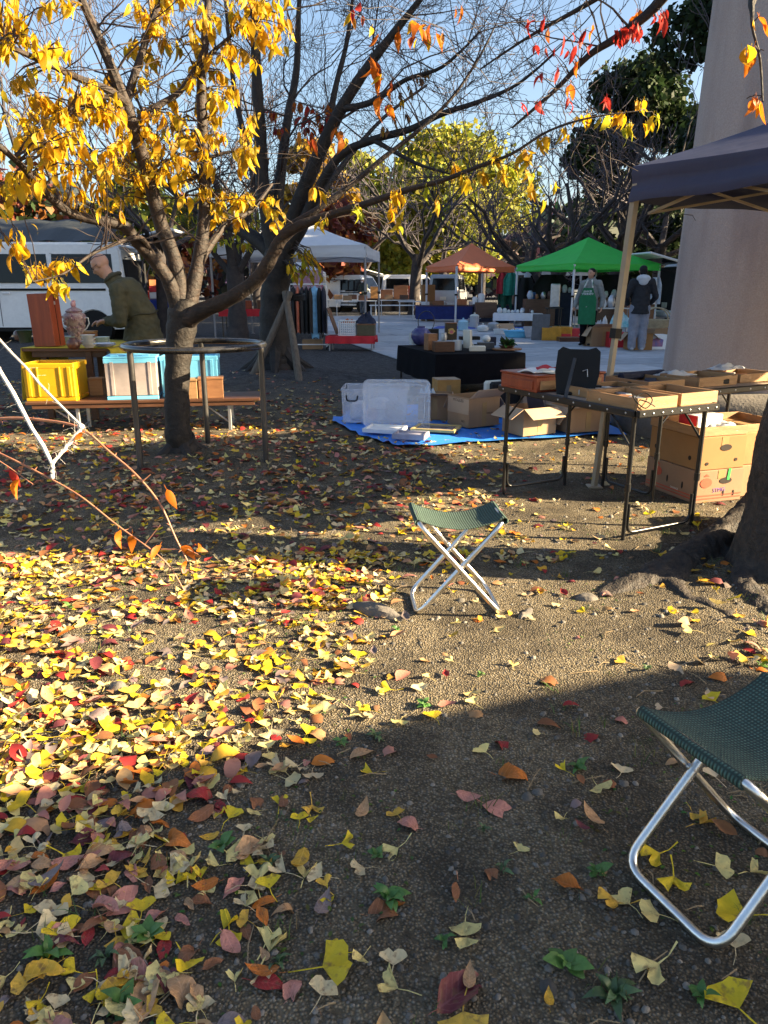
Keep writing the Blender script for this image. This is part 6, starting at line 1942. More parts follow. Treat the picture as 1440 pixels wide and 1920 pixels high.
def ap(u, v):
    z = .745 - .46 * v
    hw = .062 + (.055 if v > .3 else .055 * v / .3)
    x = (u - .5) * 2 * hw
    y = .094 - .9 * x * x / .2 * (.2 + .4 * v) + .012 * v + .008 * math.sin(u * 9) * v
    return tuple(W(x, y, z))
mb.slab(ap, 18, 16, .006)
M_APRON = mat('green_apron', (.008, .14, .055), .8, var=.15, bump=.2)
part('apron', mb, M_APRON, ma, smooth=True)
for sgn in (-1, 1):
    mb = MB(); mb.tube([W(sgn * .055, .088, .745), W(sgn * .05, .07, .81), W(sgn * .035, .0, .845)], .008, 6); part('apron_strap', mb, M_APRON, ma)
    mb = MB(); capsule(mb, W(sgn * .03, .045, .835), W(sgn * .055, .082, .755), .03, .022, 8, .5); part('jacket_lapel', mb, mat('pale_lining', (.55, .58, .56), .8), ma, smooth=True)
fM = Matrix.Translation(W(0, .1035, .685))
fv = (W(0, 1, 0) - W(0, 0, 0)).normalized()
RM = Matrix.Rotation(math.atan2(fv.y, fv.x) + R(90), 4, 'Z') @ Matrix.Rotation(R(90), 4, 'X')
text_mesh('apron_lettering', 'JSHM 開\n空家整理中', .052, M_WHITE, ma, fM @ RM, .003)
q = G(1192, 661)
mh, W, Q, rot, hh = stander('man in a black jacket with a grey hood seen from behind', (q.x, q.y, .028), (.12, .99), 1.66, mat('black_jacket', (.010, .011, .016), .8, var=.2, bump=.3), mat('grey_jeans', (.20, .21, .26), .85, var=.15, bump=.3), mat('grey_trainer', (.35, .37, .40), .6), M_BLACK,
    [((-.17, .0, .64), (-.13, .09, .55)), ((.17, .0, .64), (.14, .09, .56))], coatlen=.485, trouw=.092)
mb = MB(); mb.ball(W(0, -.05, .845), (.085 * 1.66, .055 * 1.66, .045 * 1.66), 16, 10); mb.ball(W(0, -.065, .815), (.06 * 1.66, .035 * 1.66, .05 * 1.66), 14, 10); blob('hood', mb, mat('grey_hood', (.50, .52, .56), .9, var=.1, bump=.3), mh, .012, 3)
q = G(681, 590)
stander('man in a dark green jacket and white cap by the open far van', (q.x, q.y, 0), (-.6, -.8), 1.72, mat('dark_green_jacket', (.02, .03, .025), .85), mat('blue_jeans', (.10, .14, .22), .85), M_BLACK, M_BLACK,
    [((-.14, .02, .64), (-.05, .11, .60)), ((.14, .02, .64), (.04, .12, .60))], cap=M_WHITE, mask=True)

# ================================================================== VEHICLES
def van(label, loc, ang, L_=4.7, W_=1.7, H=2.25, paint=None, hatch=False, slide=False, rear=True, kind='van', nose=1.25):
    M = TR(loc, ang)
    t = thing('parked_van', label, 'van', loc, 'vans parked round the market')
    paint = paint or M_WHITEP
    hw = W_ / 2
    def yw(z): return hw - (.10 * max(0, z - .95) / (H - .95)) ** 1.0
    pr = [(-L_ / 2, .32), (-L_ / 2 - .01, .7), (-L_ / 2 + .03, 1.1), (-L_ / 2 + .12, H - .12), (-L_ / 2 + .28, H), (L_ / 2 - nose - .25, H + .01), (L_ / 2 - nose, H - .08), (L_ / 2 - .45, 1.18), (L_ / 2 - .08, .98), (L_ / 2, .7), (L_ / 2 - .02, .32)]
    # wheel arches cut as semicircles into the sill line
    wx = (-L_ / 2 + .85, L_ / 2 - .72)
    sill = []
    for cx in (wx[1], wx[0]):
        for k in range(9):
            a = R(180 * k / 8); sill.append((cx + .40 * math.cos(a), .30 + .42 * math.sin(a)))
    poly = pr + sill
    n = len(poly)
    vs = []
    for sg in (-1, 1):
        for x, z in poly: vs.append((x, sg * yw(z), z))
    rim = []
    fs = [tuple(range(n)), tuple(range(n, 2 * n))[::-1]] + [(i, (i + 1) % n, (i + 1) % n + n, i + n) for i in range(n)]
    me_mb = MB(M); me_mb.add(vs, fs)
    o0 = wloc(t)
    me = mesh_of('body_shell', [p - o0 for p in me_mb.v], me_mb.f)
    bm = bmesh.new(); bm.from_mesh(me)
    ed = [e for e in bm.edges if len(e.link_faces) == 2 and e.calc_face_angle(0) > R(35)]
    bmesh.ops.bevel(bm, geom=ed, offset=.05, segments=3, affect='EDGES', clamp_overlap=True)
    bmesh.ops.triangulate(bm, faces=[f for f in bm.faces if len(f.verts) > 4])
    bm.to_mesh(me); bm.free()
    me.polygons.foreach_set('use_smooth', [True] * len(me.polygons))
    try: me.set_sharp_from_angle(angle=R(30))
    except Exception: pass
    link('body_shell', me, paint, t)
    def pane(nm, x0, x1, z0, z1, sg, m=M_GLASS, th=.012):
        mb = MB(M)
        q = [(x0, sg * (yw(z0) + .004), z0), (x1, sg * (yw(z0) + .004), z0), (x1 - .03, sg * (yw(z1) + .004), z1), (x0 + .03, sg * (yw(z1) + .004), z1)]
        mb.add(q + [(a, b - sg * th, c) for a, b, c in q], [(0, 1, 2, 3), (7, 6, 5, 4), (0, 1, 5, 4), (1, 2, 6, 5), (2, 3, 7, 6), (3, 0, 4, 7)])
        return part(nm, mb, m, t)
    zb_, zt_ = H * .60, H * .885
    seg = [(-L_ / 2 + .30, -L_ / 2 + 1.75), (-L_ / 2 + 1.82, L_ / 2 - nose - .45), (L_ / 2 - nose - .38, L_ / 2 - nose + .25)]
    for sg in (-1, 1):
        for a, b in seg[:2]: pane('side_window', a, b, zb_, zt_, sg)
        mb = MB(M); a, b = seg[2]
        q = [(a, sg * (yw(zb_) + .004), zb_ - .06), (b + .25, sg * (yw(zb_) + .004), zb_ - .06), (b - .2, sg * (yw(zt_) + .004), zt_), (a + .03, sg * (yw(zt_) + .004), zt_)]
        mb.add(q + [(x, y - sg * .012, z) for x, y, z in q], [(0, 1, 2, 3), (7, 6, 5, 4), (0, 1, 5, 4), (1, 2, 6, 5), (2, 3, 7, 6), (3, 0, 4, 7)]); part('door_window', mb, M_GLASS, t)
        mb = MB(M); mb.box((-.15, sg * (yw(1.2) + .004), H * .535), (L_ * .72, .01, .05), .003); part('rub_strip', mb, M_BLACK, t)
        for x in (-L_ / 2 + 1.79, L_ / 2 - nose - .42):
            mb = MB(M); mb.box((x, sg * (hw + .002), .80), (.012, .006, .85)); part('door_gap', mb, M_BLACK, t)
        mb = MB(M); mb.box((L_ / 2 - nose - .60, sg * (hw + .012), H * .50), (.18, .03, .04), .008); part('door_handle', mb, paint, t)
        mb = MB(M); mb.box((0, sg * (hw - .03), .30), (L_ * .42, .05, .12), .02); part('sill_skirt', mb, M_BLACK, t)
        mb = MB(M); mb.box((L_ / 2 - nose + .2, sg * (hw + .1), 1.35), (.10, .18, .22), .03); part('wing_mirror', mb, M_BLACK, t)
    for x in wx:
        for sg in (-1, 1):
            Mw = M @ Matrix.Translation((x, sg * (hw - .13), .33)) @ Matrix.Rotation(R(90), 4, 'X')
            mb = MB(Mw); mb.lathe([(.20, -.09), (.30, -.10), (.325, -.06), (.33, 0), (.325, .06), (.30, .10), (.20, .09)], n=28); w_ = part('tyre', mb, M_TYRE, t, smooth=True)
            mb = MB(Mw); mb.lathe([(.06, -.085), (.20, -.07), (.205, 0), (.20, .07), (.06, .085)], n=24); part('rim', mb, M_STEEL, w_, smooth=True)
            mb = MB(Mw); mb.lathe([(.41, -.14), (.415, -.10), (.41, .10)], n=24); part('arch_lining', mb, M_BLACK, t)
    mb = MB(M)                                        # windscreen
    za, zc_ = 1.22, H - .14
    xa = L_ / 2 - .47; xb = L_ / 2 - nose + .045
    q = [(xa + .012, -hw + .16, za), (xa + .012, hw - .16, za), (xb + .012, hw - .24, zc_), (xb + .012, -hw + .24, zc_)]
    mb.add(q + [(x - .02, y, z) for x, y, z in q], [(0, 1, 2, 3), (7, 6, 5, 4), (0, 1, 5, 4), (1, 2, 6, 5), (2, 3, 7, 6), (3, 0, 4, 7)]); part('windscreen', mb, M_GLASS, t)
    for sg in (-1, 1):
        mb = MB(M); mb.box((L_ / 2 - .03, sg * (hw - .25), .82), (.08, .32, .16), .03); part('headlight', mb, M_PORC, t)
        mb = MB(M); mb.box((-L_ / 2 - .004, sg * (hw - .10), .95), (.05, .11, .46), .02); part('tail_light', mb, mat('tail_light_red', (.35, .012, .012), .2), t)
    mb = MB(M); mb.box((L_ / 2 + .0, 0, .48), (.10, W_ - .1, .22), .04); part('front_bumper', mb, paint, t)
    mb = MB(M); mb.box((-L_ / 2 - .02, 0, .45), (.10, W_ - .08, .2), .04); part('rear_bumper', mb, paint, t)
    mb = MB(M); mb.box((-L_ / 2 - .055, 0, .72), (.012, .33, .165), .004); part('number_plate', mb, M_CREAM, t)
    xr = lambda z: -L_ / 2 + .03 + .09 * max(0, (z - 1.1)) / (H - 1.22)
    if not hatch:
        mb = MB(M)
        q = [(xr(zb_) - .012, -hw + .17, zb_ - .04), (xr(zb_) - .012, hw - .17, zb_ - .04), (xr(zt_) - .012, hw - .26, zt_ + .02), (xr(zt_) - .012, -hw + .26, zt_ + .02)]
        mb.add(q + [(x + .02, y, z) for x, y, z in q], [(0, 1, 2, 3), (7, 6, 5, 4), (0, 1, 5, 4), (1, 2, 6, 5), (2, 3, 7, 6), (3, 0, 4, 7)]); part('rear_window', mb, M_GLASS, t)
    else:
        mb = MB(M)
        mb.box((-L_ / 2 + .045, 0, 1.22), (.12, W_ - .30, 1.35), .02); part('load_space_shade', mb, mat('interior_shade', (.008, .008, .009), .9), t)  # near-black slab on the closed shell stands in for the shaded load space
        Mh = M @ Matrix.Translation((-L_ / 2 + .14, 0, H - .02)) @ Matrix.Rotation(R(14), 4, 'Y')
        mb = MB(Mh); mb.box((-.62, 0, .02), (1.25, W_ - .2, .06), .02); h_ = part('tailgate', mb, paint, t)
        mb = MB(Mh); mb.box((-.42, 0, -.016), (.6, W_ - .45, .02), .01); part('tailgate_window', mb, M_GLASS, h_)
        for sg in (-1, 1):
            mb = MB(M); mb.tube([(-L_ / 2 + .06, sg * (hw - .16), H - .35), (-L_ / 2 - .62, sg * (hw - .2), H + .05 - .2)], .012, 6); part('gas_strut', mb, M_BLACK, t)
    if slide:
        sg = slide
        pane('doorway_shade', -L_ / 2 + 1.35, -L_ / 2 + 2.3, .45, H * .87, sg, mat('interior_shade', (.008, .008, .009), .9), .02)  # near-black panel stands in for shade inside the open doorway
        mb = MB(M); mb.box((-L_ / 2 + .85, sg * (hw + .07), H * .50), (1.0, .06, H * .72), .03); part('sliding_door', mb, paint, t)
    return t
xr_ = P(238, 540, 18.3).x
van('large white van parked behind the bald man, tailgate raised', (xr_ - 2.35, 19.15, 0), R(180), 4.7, 1.7, 2.27, hatch=True)
q = P(662, 566, 41); van('small white van with its sliding door open near the white-capped man', (q.x, 42, 0), R(-28), 3.4, 1.48, 1.9, slide=-1, nose=.85)
q = P(752, 560, 45); van('white van with raised tailgate right of the white-capped man', (q.x + .6, 47, 0), R(18), 4.2, 1.65, 2.0, hatch=True)
q = P(846, 566, 42); van('silver van with its rear window towards us behind the orange canopy', (q.x, 44, 0), R(78), 4.4, 1.66, 1.95, paint=mat('silver_paint', (.38, .39, .42), .3, var=.04, metal=.5))
q = P(1000, 560, 34); van('pale van behind the hanging clothes of the green stall', (q.x + 1.4, 35, 0), R(15), 4.4, 1.66, 2.0, paint=mat('pale_blue_paint', (.5, .56, .62), .3, var=.04))
q = P(1240, 600, 24); van('white van with raised tailgate between the green canopy and the pillar', (q.x + 2.7, 25.5, 0), R(8), 4.4, 1.66, 2.0, hatch=True)

# ================================================================== FAR STALLS
M_WTENT = mat('white_tent_fabric', (.66, .69, .74), .6, var=.05, scale=3, bump=.2, bscale=6, trans=.15)
M_OTENT = mat('orange_tent_fabric', (.78, .20, .07), .6, var=.06, scale=3, trans=.2)
M_GTENT = mat('green_tent_fabric', (.05, .60, .08), .6, var=.06, scale=3, trans=.25)
M_WLEG = mat('white_tent_steel', (.60, .62, .66), .4, var=.05)
M_GLEG = mat('grey_tent_steel', (.25, .25, .27), .5, var=.1)
def gpt(px, py): q = G(px, py); return Vector((q.x, q.y, 0))
a = P(392, 470, 18.4); b = P(686, 465, 18.4); a.z = b.z = 0
canopy('white_canopy', 'white pop-up canopy behind the propped tree', [a, b, b + Vector((.3, 3.6, 0)), a + Vector((.3, 3.6, 0))], 2.22, 2.95, M_WTENT, M_GLEG, val=.28, leg_r=.022)
a = P(545, 520, 34); b = P(602, 520, 34); a.z = b.z = 0
canopy('white_canopy', 'small far white canopy seen under the nearer one', [a - Vector((1.2, 0, 0)), b, b + Vector((0, 2.8, 0)), a + Vector((-1.2, 2.8, 0))], 1.95, 2.7, M_WTENT, M_WLEG, val=.2, truss=False)
o_f, o_l, o_r = gpt(857, 611), gpt(797, 602), gpt(930, 603)
o_f, o_l = Vector((P(856, 508, 27.2).x, 27.2, 0)), Vector((P(799, 505, 29.4).x, 29.4, 0))
o_r = Vector((P(966, 505, 29.6).x, 29.6, 0)); o_b = o_l + o_r - o_f
canopy('orange_canopy', 'orange pop-up canopy among the far stalls', [o_l, o_f, o_r, o_b], 2.02, 2.85, M_OTENT, M_WLEG, val=.20, leg_r=.03, truss=False)
g_f = Vector((P(1076, 512, 23.6).x, 23.6, 0)); g_l = Vector((P(968, 512, 26.4).x, 26.4, 0)); g_r = Vector((P(1238, 508, 24.8).x, 24.8, 0)); g_b = g_l + g_r - g_f
canopy('green_canopy', 'bright green pop-up canopy right of the orange one', [g_l, g_f, g_r, g_b], 1.98, 2.82, M_GTENT, M_WLEG, val=.2, leg_r=.026, truss=False)

def simple_table(label, c, w, d, h, ang, topm, legm, group='tables of the far stalls', cloth=None, fold=False):
    M = TR((c[0], c[1], c[2] if len(c) > 2 else 0), ang)
    t = thing('stall_table', label, 'table', M @ Vector((0, 0, 0)), group)
    mb = MB(M); mb.box((0, 0, h - .015), (w, d, .03), .004); part('table_top', mb, topm, t)
    for sx in (-1, 1):
        for sy in (-1, 1):
            mb = MB(M); mb.tube([(sx * (w / 2 - .06), sy * (d / 2 - .06), 0), (sx * (w / 2 - .06), sy * (d / 2 - .06), h - .03)], .016, 6); part('leg', mb, legm, t)
        if fold:
            mb = MB(M); mb.tube([(sx * (w / 2 - .06), -d / 2 + .06, .1), (sx * (w / 2 - .06), d / 2 - .06, .1)], .012, 6); part('foot_bar', mb, legm, t)
    if cloth:
        cm, dr = cloth
        mb = MB(M)
        def fn(u, v):
            x, y = (u - .5) * (w + .1 + 2 * dr[0]), (v - .5) * (d + .04 + 2 * dr[1])
            z = h + .004
            ox, oy = max(0, abs(x) - w / 2 - .01), max(0, abs(y) - d / 2 - .01)
            z -= max(ox, oy)
            x = math.copysign(min(abs(x), w / 2 + .01 + .06 * ox), x); y = math.copysign(min(abs(y), d / 2 + .01 + .06 * oy + .02 * math.sin(u * 25) * min(1, oy * 8)), y)
            return (x, y, z)
        mb.slab(fn, 30, 16, .004); part('table_cloth', mb, cm, t, smooth=True)
    return M
def crate(name, label, M, w, d, h, m, cat='box', group=None, bev=.006):
    mb = MB(M); mb.box((0, 0, h / 2), (w, d, h), bev)
    return solo(name, mb, m, label, cat, group)

# clothes rack under the white canopy
def rack():
    x0, x1, Y = P(545, 600, 16.2).x, P(613, 600, 16.2).x, 16.2
    t = thing('clothes_rack', 'white pipe clothes rack hung with dark garments', 'clothes rack', ((x0 + x1) / 2, Y, 0))
    zt_ = P(600, 533, Y).z
    for x in (x0, x1):
        mb = MB(); mb.tube([(x, Y, .08), (x, Y, zt_)], .014, 8); part('upright', mb, M_WHITEP, t, smooth=True)
        mb = MB(); mb.tube([(x, Y - .22, .08), (x, Y + .22, .08)], .014, 8); o = part('foot_bar', mb, M_WHITEP, t, smooth=True)
        for dy in (-.2, .2): m2 = MB(); m2.lathe([(.03, -.012), (.034, 0), (.03, .012)], (x, Y + dy, .035), 12, rot=(0, R(90), 0)); part('castor', m2, M_BLACK, o, smooth=True)
    mb = MB(); mb.tube([(x0, Y, zt_), (x1, Y, zt_)], .013, 8); part('hanging_rail', mb, M_WHITEP, t, smooth=True)
    mb = MB(); mb.tube([(x0, Y, .10), (x1, Y, .10)], .012, 8); part('base_rail', mb, M_WHITEP, t, smooth=True)
    cs = [('black', (.008, .008, .01)), ('orange', (.5, .14, .08)), ('charcoal', (.02, .02, .022)), ('black quilted', (.01, .01, .011)), ('dark brown', (.03, .02, .015)), ('light blue', (.20, .42, .62)), ('black leather', (.009, .009, .01)), ('navy', (.012, .014, .03))]
    for i, (nm, c) in enumerate(cs):
        x = x0 + .08 + (x1 - x0 - .14) * i / (len(cs) - 1)
        ln = .95 if nm != 'light blue' else 1.05
        wide = .17 if nm == 'light blue' else .06
        dpt = .05 if nm == 'light blue' else .20
        yy = Y - (.06 if nm == 'light blue' else 0)
        mb = MB()
        def fn(u, v):
            a = u * 2 * math.pi
            sh = min(1, v * 5) ** .6
            tap = 1 - (.62 if nm == 'light blue' else .25) * max(0, v - .12)
            return (x + wide * sh * tap * math.cos(a) * (1 + .1 * math.sin(5 * a + i)), yy + dpt * sh * math.sin(a) * (1 + .12 * math.sin(4 * a + i * 2)), zt_ - .03 - ln * v + .02 * math.sin(3 * a) * v)
        mb.grid(fn, 20, 14)
        g = thing('hanging_garment', nm + ' garment hanging on the white clothes rack', 'garment', (x, yy, zt_ - ln), 'garments on the white rack')
        part('cloth', mb, mat('garment_' + nm.replace(' ', '_'), c, .85, var=.25, bump=.5, bscale=15), g, smooth=True)
        mb = MB(); mb.tube([(x, Y, zt_ + .014), (x, yy, zt_ - .03)], .003, 5); mb.tube([(x - wide * .8, yy, zt_ - .08), (x, yy, zt_ - .03), (x + wide * .8, yy, zt_ - .08)], .005, 5); part('hanger', mb, M_STEEL, g)
rack()
# red-clothed low table with basket and bag
qa = P(664, 634, 15.9)
Mr = simple_table('low table with a red cloth beside the clothes rack', (qa.x - .05, 15.95), 1.0, .5, .30, R(-6), M_WOODD, M_GLEG, cloth=(M_RED, (.03, .14)))
def basket():
    M = Mr @ Matrix.Translation((-.08, -.02, .305))
    t = thing('laundry_basket', 'white slotted plastic basket on the red cloth', 'basket', M @ Vector((0, 0, 0)))
    w, d, h = .34, .26, .30
    mb = MB(M)
    rs = 9
    for sy in (-1, 1):
        for k in range(rs): mb.box((-w / 2 + w * k / (rs - 1), sy * d / 2, h / 2), (.016, .008, h))
        for k in range(7): mb.box((0, sy * d / 2, h * k / 6), (w, .007, .014))
    for sx in (-1, 1):
        for k in range(7): mb.box((sx * w / 2, -d / 2 + d * k / 6, h / 2), (.008, .016, h))
        for k in range(7): mb.box((sx * w / 2, 0, h * k / 6), (.007, d, .014))
    part('lattice', mb, M_WHITE, t, kind='stuff')
    mb = MB(M); mb.tube(arc_path([(-w / 2, -d / 2, h), (w / 2, -d / 2, h), (w / 2, d / 2, h), (-w / 2, d / 2, h), (-w / 2, -d / 2, h)], .03), .012, 6, caps=False); part('rim', mb, M_WHITE, t, smooth=True)
    mb = MB(M); mb.box((0, 0, .008), (w, d, .012)); part('base', mb, M_WHITE, t)
    crumple('folded_cloth', M, (0, 0, h - .06), w * .8, d * .8, .08, mat('orange_cloth', (.5, .16, .06), .9), 'orange cloth bundled in the white basket', 'cloth', 4)
basket()
lid_box('wooden_box', 'olive wooden box on the red cloth under a black bag', Mr @ Matrix.Translation((.31, 0, .305)), .36, .28, .235, mat('olive_box', (.085, .075, .04), .7), M_WOODB)
crumple('black_bag', Mr, (.31, 0, .55), .36, .28, .24, M_NAVY, 'crumpled black bag lying on the olive box', 'bag', 6)
mb = MB(Mr @ Matrix.Translation((-.40, .05, .31))); mb.box((0, 0, .28), (.02, .36, .56), .004, rot=(0, R(-20), 0)); solo('display_board', mb, M_WOODD, 'dark slanted board standing at the left end of the red table', 'board')

# dim tables under the white canopy
for i, (px, py, Y, w, lab) in enumerate(((480, 612, 19.5, 1.7, 'dark table with a red cloth under the white canopy left side'), (560, 610, 20.5, 1.4, 'dark table with a red cloth under the white canopy right side'))):
    q = P(px, py, Y)
    Mx = simple_table(lab, (q.x, Y), w, .6, .74, 0, M_WOODD, M_BLKM, cloth=(M_RED, (.02, .16)))
    for k in range(4):
        crate('stall_box', '%s box, number %s from the left on the %s red table' % (('brown', 'orange-brown', 'dark', 'tan')[k], ('first', 'second', 'third', 'fourth')[k], ('left-hand', 'right-hand')[i]), Mx @ TR((-w / 2 + .25 + k * w * .23, 0, .75), random.uniform(-.2, .2)), .26, .22, random.uniform(.16, .32), (M_WOODB, M_WOODR, M_WOODD, M_CARD)[k], 'box')
q = P(300, 590, 20); crate('blue_container', 'blue plastic container right of the open van tailgate', TR((q.x, 20, .62)), .62, .4, .34, M_BLUEP, 'container')
q = P(300, 590, 20); simple_table('small dark table under the blue container', (q.x, 20), .8, .5, .62, 0, M_BLKM, M_BLKM)
q = P(292, 560, 20.6)
for k, (dz, m, nm) in enumerate(((.98, M_WHITE, 'white'), (1.15, M_REDP, 'red'), (1.3, mat('orange_goods', (.5, .2, .08), .6), 'orange'))):
    crate('goods_carton', nm + ' carton in the colourful pile behind the blue container', TR((q.x, 20.9, dz), .1 * k), .42, .3, .16, m)
q = P(292, 560, 21); simple_table('dark table under the colourful carton pile', (q.x, 21), .9, .6, .97, 0, M_BLKM, M_BLKM)
q = P(618, 650, 16.6)
crate('goods_carton', 'brown carton on the ground below the hanging garments', TR((P(585, 640, 16.2).x, 16.35, 0)), .42, .3, .2, M_CARD)
q = G(465, 640); mb = MB(TR((q.x, 17.6, 0))); mb.lathe([(.13, 0), (.16, .3), (.165, .31), (.155, .3), (.12, .02)], n=18); solo('white_bucket', mb, M_WHITE, 'white bucket on the ground under the white canopy', 'bucket', smooth=True)
q = P(578, 555, 23); mb = MB(TR((q.x, 23, 0))); mb.slab(lambda u, v: ((u - .5) * .9, .02 * math.sin(u * 8), 1.75 - 1.0 * v), 10, 8, .01); o = solo('hanging_banner', mb, mat('patterned_banner', (.55, .5, .55), .8, col2=(.5, .12, .2), scale=5), 'pink and white patterned cloth hung behind the red tables', 'banner', smooth=True)

# white folding tables before the far vans
for i, (px, py, Y, w, h) in enumerate(((650, 572, 37.5, 1.9, .72), (668, 574, 35.5, 1.9, .70), (735, 590, 31, 1.8, .60), (790, 580, 33.5, 2.0, .70), (745, 575, 36, 1.6, .72))):
    q = P(px, py, Y)
    Mx = simple_table('white folding table, %s of the five before the far vans' % ('leftmost', 'second from left', 'nearest', 'rightmost', 'farthest right of centre')[i], (q.x, Y), w, .6, h, random.uniform(-.1, .15), M_WHITE, M_WLEG, fold=True)
    for k in range(2 if i in (0, 1, 4) else 0):
        crate('stall_box', '%s box on the %s white folding table' % (('tan', 'dark')[k], ('leftmost', 'second', 'nearest', 'rightmost', 'far')[i]), Mx @ TR((-.4 + .7 * k, 0, h + .002)), .4, .3, .22, (M_CARD, M_WOODD)[k])
q = P(738, 560, 39); Mx = simple_table('black-clothed table of brown boxes between the far vans', (q.x, 39), 2.6, .8, .75, 0, M_WOODD, M_BLKM, cloth=(M_BLKC, (.05, .6)))
for k, (x, w, h, m, nm) in enumerate(((-.95, .42, .55, M_CARDY, 'tan upright'), (-.35, .6, .42, M_WOODD, 'dark'), (.35, .7, .62, M_WOODD, 'large dark'), (.95, .42, .6, M_WOODR, 'red-brown'))):
    crate('stall_box', nm + ' box on the black-clothed table between the far vans', Mx @ TR((x, 0, .757)), w, .4, h, m)

# under the orange canopy
q = P(838, 580, 29.2); Mx = simple_table('blue-clothed table under the orange canopy', (q.x, 29.6), 2.3, .8, .62, 0, M_WOODD, M_WLEG, cloth=(mat('blue_cloth', (.015, .03, .16), .85), (.05, .5)))
for k, (x, w, h, m, nm) in enumerate(((-.8, .3, .12, M_WHITE, 'white'), (-.3, .4, .16, M_WOODB, 'brown'), (.15, .3, .1, M_STEEL, 'steel'), (.6, .35, .22, mat('orange_goods', (.5, .2, .08), .6), 'orange'), (1.0, .25, .14, M_PORC, 'pale'))):
    crate('stall_box', nm + ' box on the blue-clothed table', Mx @ TR((x, 0, .627)), w, .3, h, m)
q = G(806, 604); crate('goods_carton', 'tall tan carton by the left leg of the orange canopy', TR((q.x - .05, 30.2, 0)), .5, .45, .75, M_CARD)
crate('goods_carton', 'tan carton stacked on the tall one by the orange canopy leg', TR((q.x - .05, 30.2, .752), .1), .5, .42, .62, M_CARDY)
q = P(925, 580, 27.5); Mx = simple_table('dark-clothed table right of the orange canopy', (q.x + .4, 28.2), 2.0, .8, .68, 0, M_WOODD, M_BLKM, cloth=(M_NAVY, (.05, .6)))
crate('red_crate', 'bright orange-red crate on the dark-clothed table', Mx @ TR((.1, 0, .687), .2), .42, .3, .3, mat('orange_red', (.6, .08, .03), .5))
crate('stall_box', 'dark box on the dark-clothed table', Mx @ TR((.65, 0, .687)), .5, .36, .35, M_WOODD)
mb = MB(Mx @ TR((-.75, 0, .687))); mb.lathe([(.12, 0), (.13, .3), (.10, .36), (.05, .38)], n=16); solo('white_canister', mb, M_WHITE, 'tall white canister on the dark-clothed table', 'canister', smooth=True)
mb = MB(Mx @ TR((-.98, .02, .687))); mb.lathe([(.09, 0), (.10, .2), (.06, .26)], n=16); solo('white_canister', mb, M_WHITE, 'shorter white canister left of the tall one', 'canister', smooth=True)
crate('storage_chest', 'dark chest on legs before the dark-clothed table', TR((P(910, 590, 26.6).x, 26.6, .28)), .7, .45, .5, M_WOODD)
simple_table('low dark stand under the dark chest', (P(910, 590, 26.6).x, 26.6), .75, .5, .278, 0, M_BLKM, M_BLKM)
# clothes and people-high goods below the canopies
def hang(label, px, py, Y, w, h, c, nm):
    q = P(px, py, Y); mb = MB(TR((q.x, Y, 0)))
    mb.slab(lambda u, v: ((u - .5) * w * (.55 + .45 * min(1, v * 3.5)), .06 * math.sin(u * 11), q.z - h * v), 14, 10, .02)
    return solo('hanging_garment', mb, mat('garment_' + nm, c, .85, var=.25), label, 'garment', 'garments under the green canopy', smooth=True)
hang('red garment hung at the left edge of the green canopy', 944, 512, 27.6, .45, .7, (.35, .02, .03), 'red'); hang('teal green garment hung beside the red one', 958, 512, 27.4, .5, .75, (.02, .22, .16), 'teal')
hang('long dark green garment at the left green canopy leg', 948, 530, 27.8, .5, .9, (.01, .08, .05), 'dgreen'); hang('black coat hung below the green canopy', 985, 520, 27.0, .7, 1.2, (.01, .01, .012), 'black2')
hang('dark coat hung deep under the green canopy', 1035, 515, 26.6, 1.3, 1.3, (.008, .008, .01), 'black3'); hang('black cloth hung at the back right of the green canopy', 1150, 515, 27.0, 1.8, 1.2, (.008, .008, .009), 'black4')
hang('blue towel hung under the green canopy', 1000, 548, 26.2, .22, .55, (.08, .18, .42), 'blue5')
q = P(1230, 535, 24.2); hang('pale plastic sheet hung at the right green canopy leg', 1231, 520, 24.3, .35, .8, (.45, .48, .52), 'pale')
# goods on the ground along the paved path
q = gpt(930, 612)
mb = MB(TR((P(900, 612, 25).x, 24.6, .03), R(-12))); mb.slab(lambda u, v: ((u - .5) * 3.0, (v - .5) * 1.5, .004 + .01 * math.sin(u * 14) * math.sin(v * 9)), 20, 10, .003); solo('blue_sheet', mb, mat('blue_sheet', (.02, .08, .42), .6), 'blue plastic sheet spread along the paved path', 'sheet', smooth=True)
def enamel_pot(label, px, py, r, h, m, lid=True):
    q = G(px, py); mb = MB(TR((q.x, q.y, .04)))
    t = thing('enamel_pot', label, 'pot', (q.x, q.y, .04), 'enamelware on the blue sheet')
    mb.lathe([(r * .9, 0), (r, .03), (r, h), (r * 1.05, h + .01), (r * .95, h)], n=20); part('pot_body', mb, m, t, smooth=True)
    if lid:
        mb = MB(TR((q.x, q.y, .04))); mb.lathe([(r * 1.05, h + .008), (r * .8, h + .05), (r * .2, h + .075), (0, h + .08)], n=20); o = part('lid', mb, m, t, smooth=True)
        mb = MB(TR((q.x, q.y, .04))); mb.ball((0, 0, h + .1), (.03, .03, .025), 8, 6); part('lid_knob', mb, m, o, smooth=True)
    for s in (-1, 1):
        mb = MB(TR((q.x, q.y, .04))); mb.tube([(s * r, -.04, h * .8), (s * (r + .05), 0, h * .82), (s * r, .04, h * .8)], .008, 6); part('handle', mb, m, t)
M_ENB = mat('pale_blue_enamel', (.35, .58, .72), .25, var=.06); M_ENW = mat('cream_enamel', (.55, .56, .50), .3, var=.06)
enamel_pot('pale blue lidded enamel pot at the left of the blue sheet', 868, 622, .15, .24, M_ENB)
enamel_pot('taller cream lidded enamel pot on the blue sheet', 889, 616, .15, .34, M_ENW)
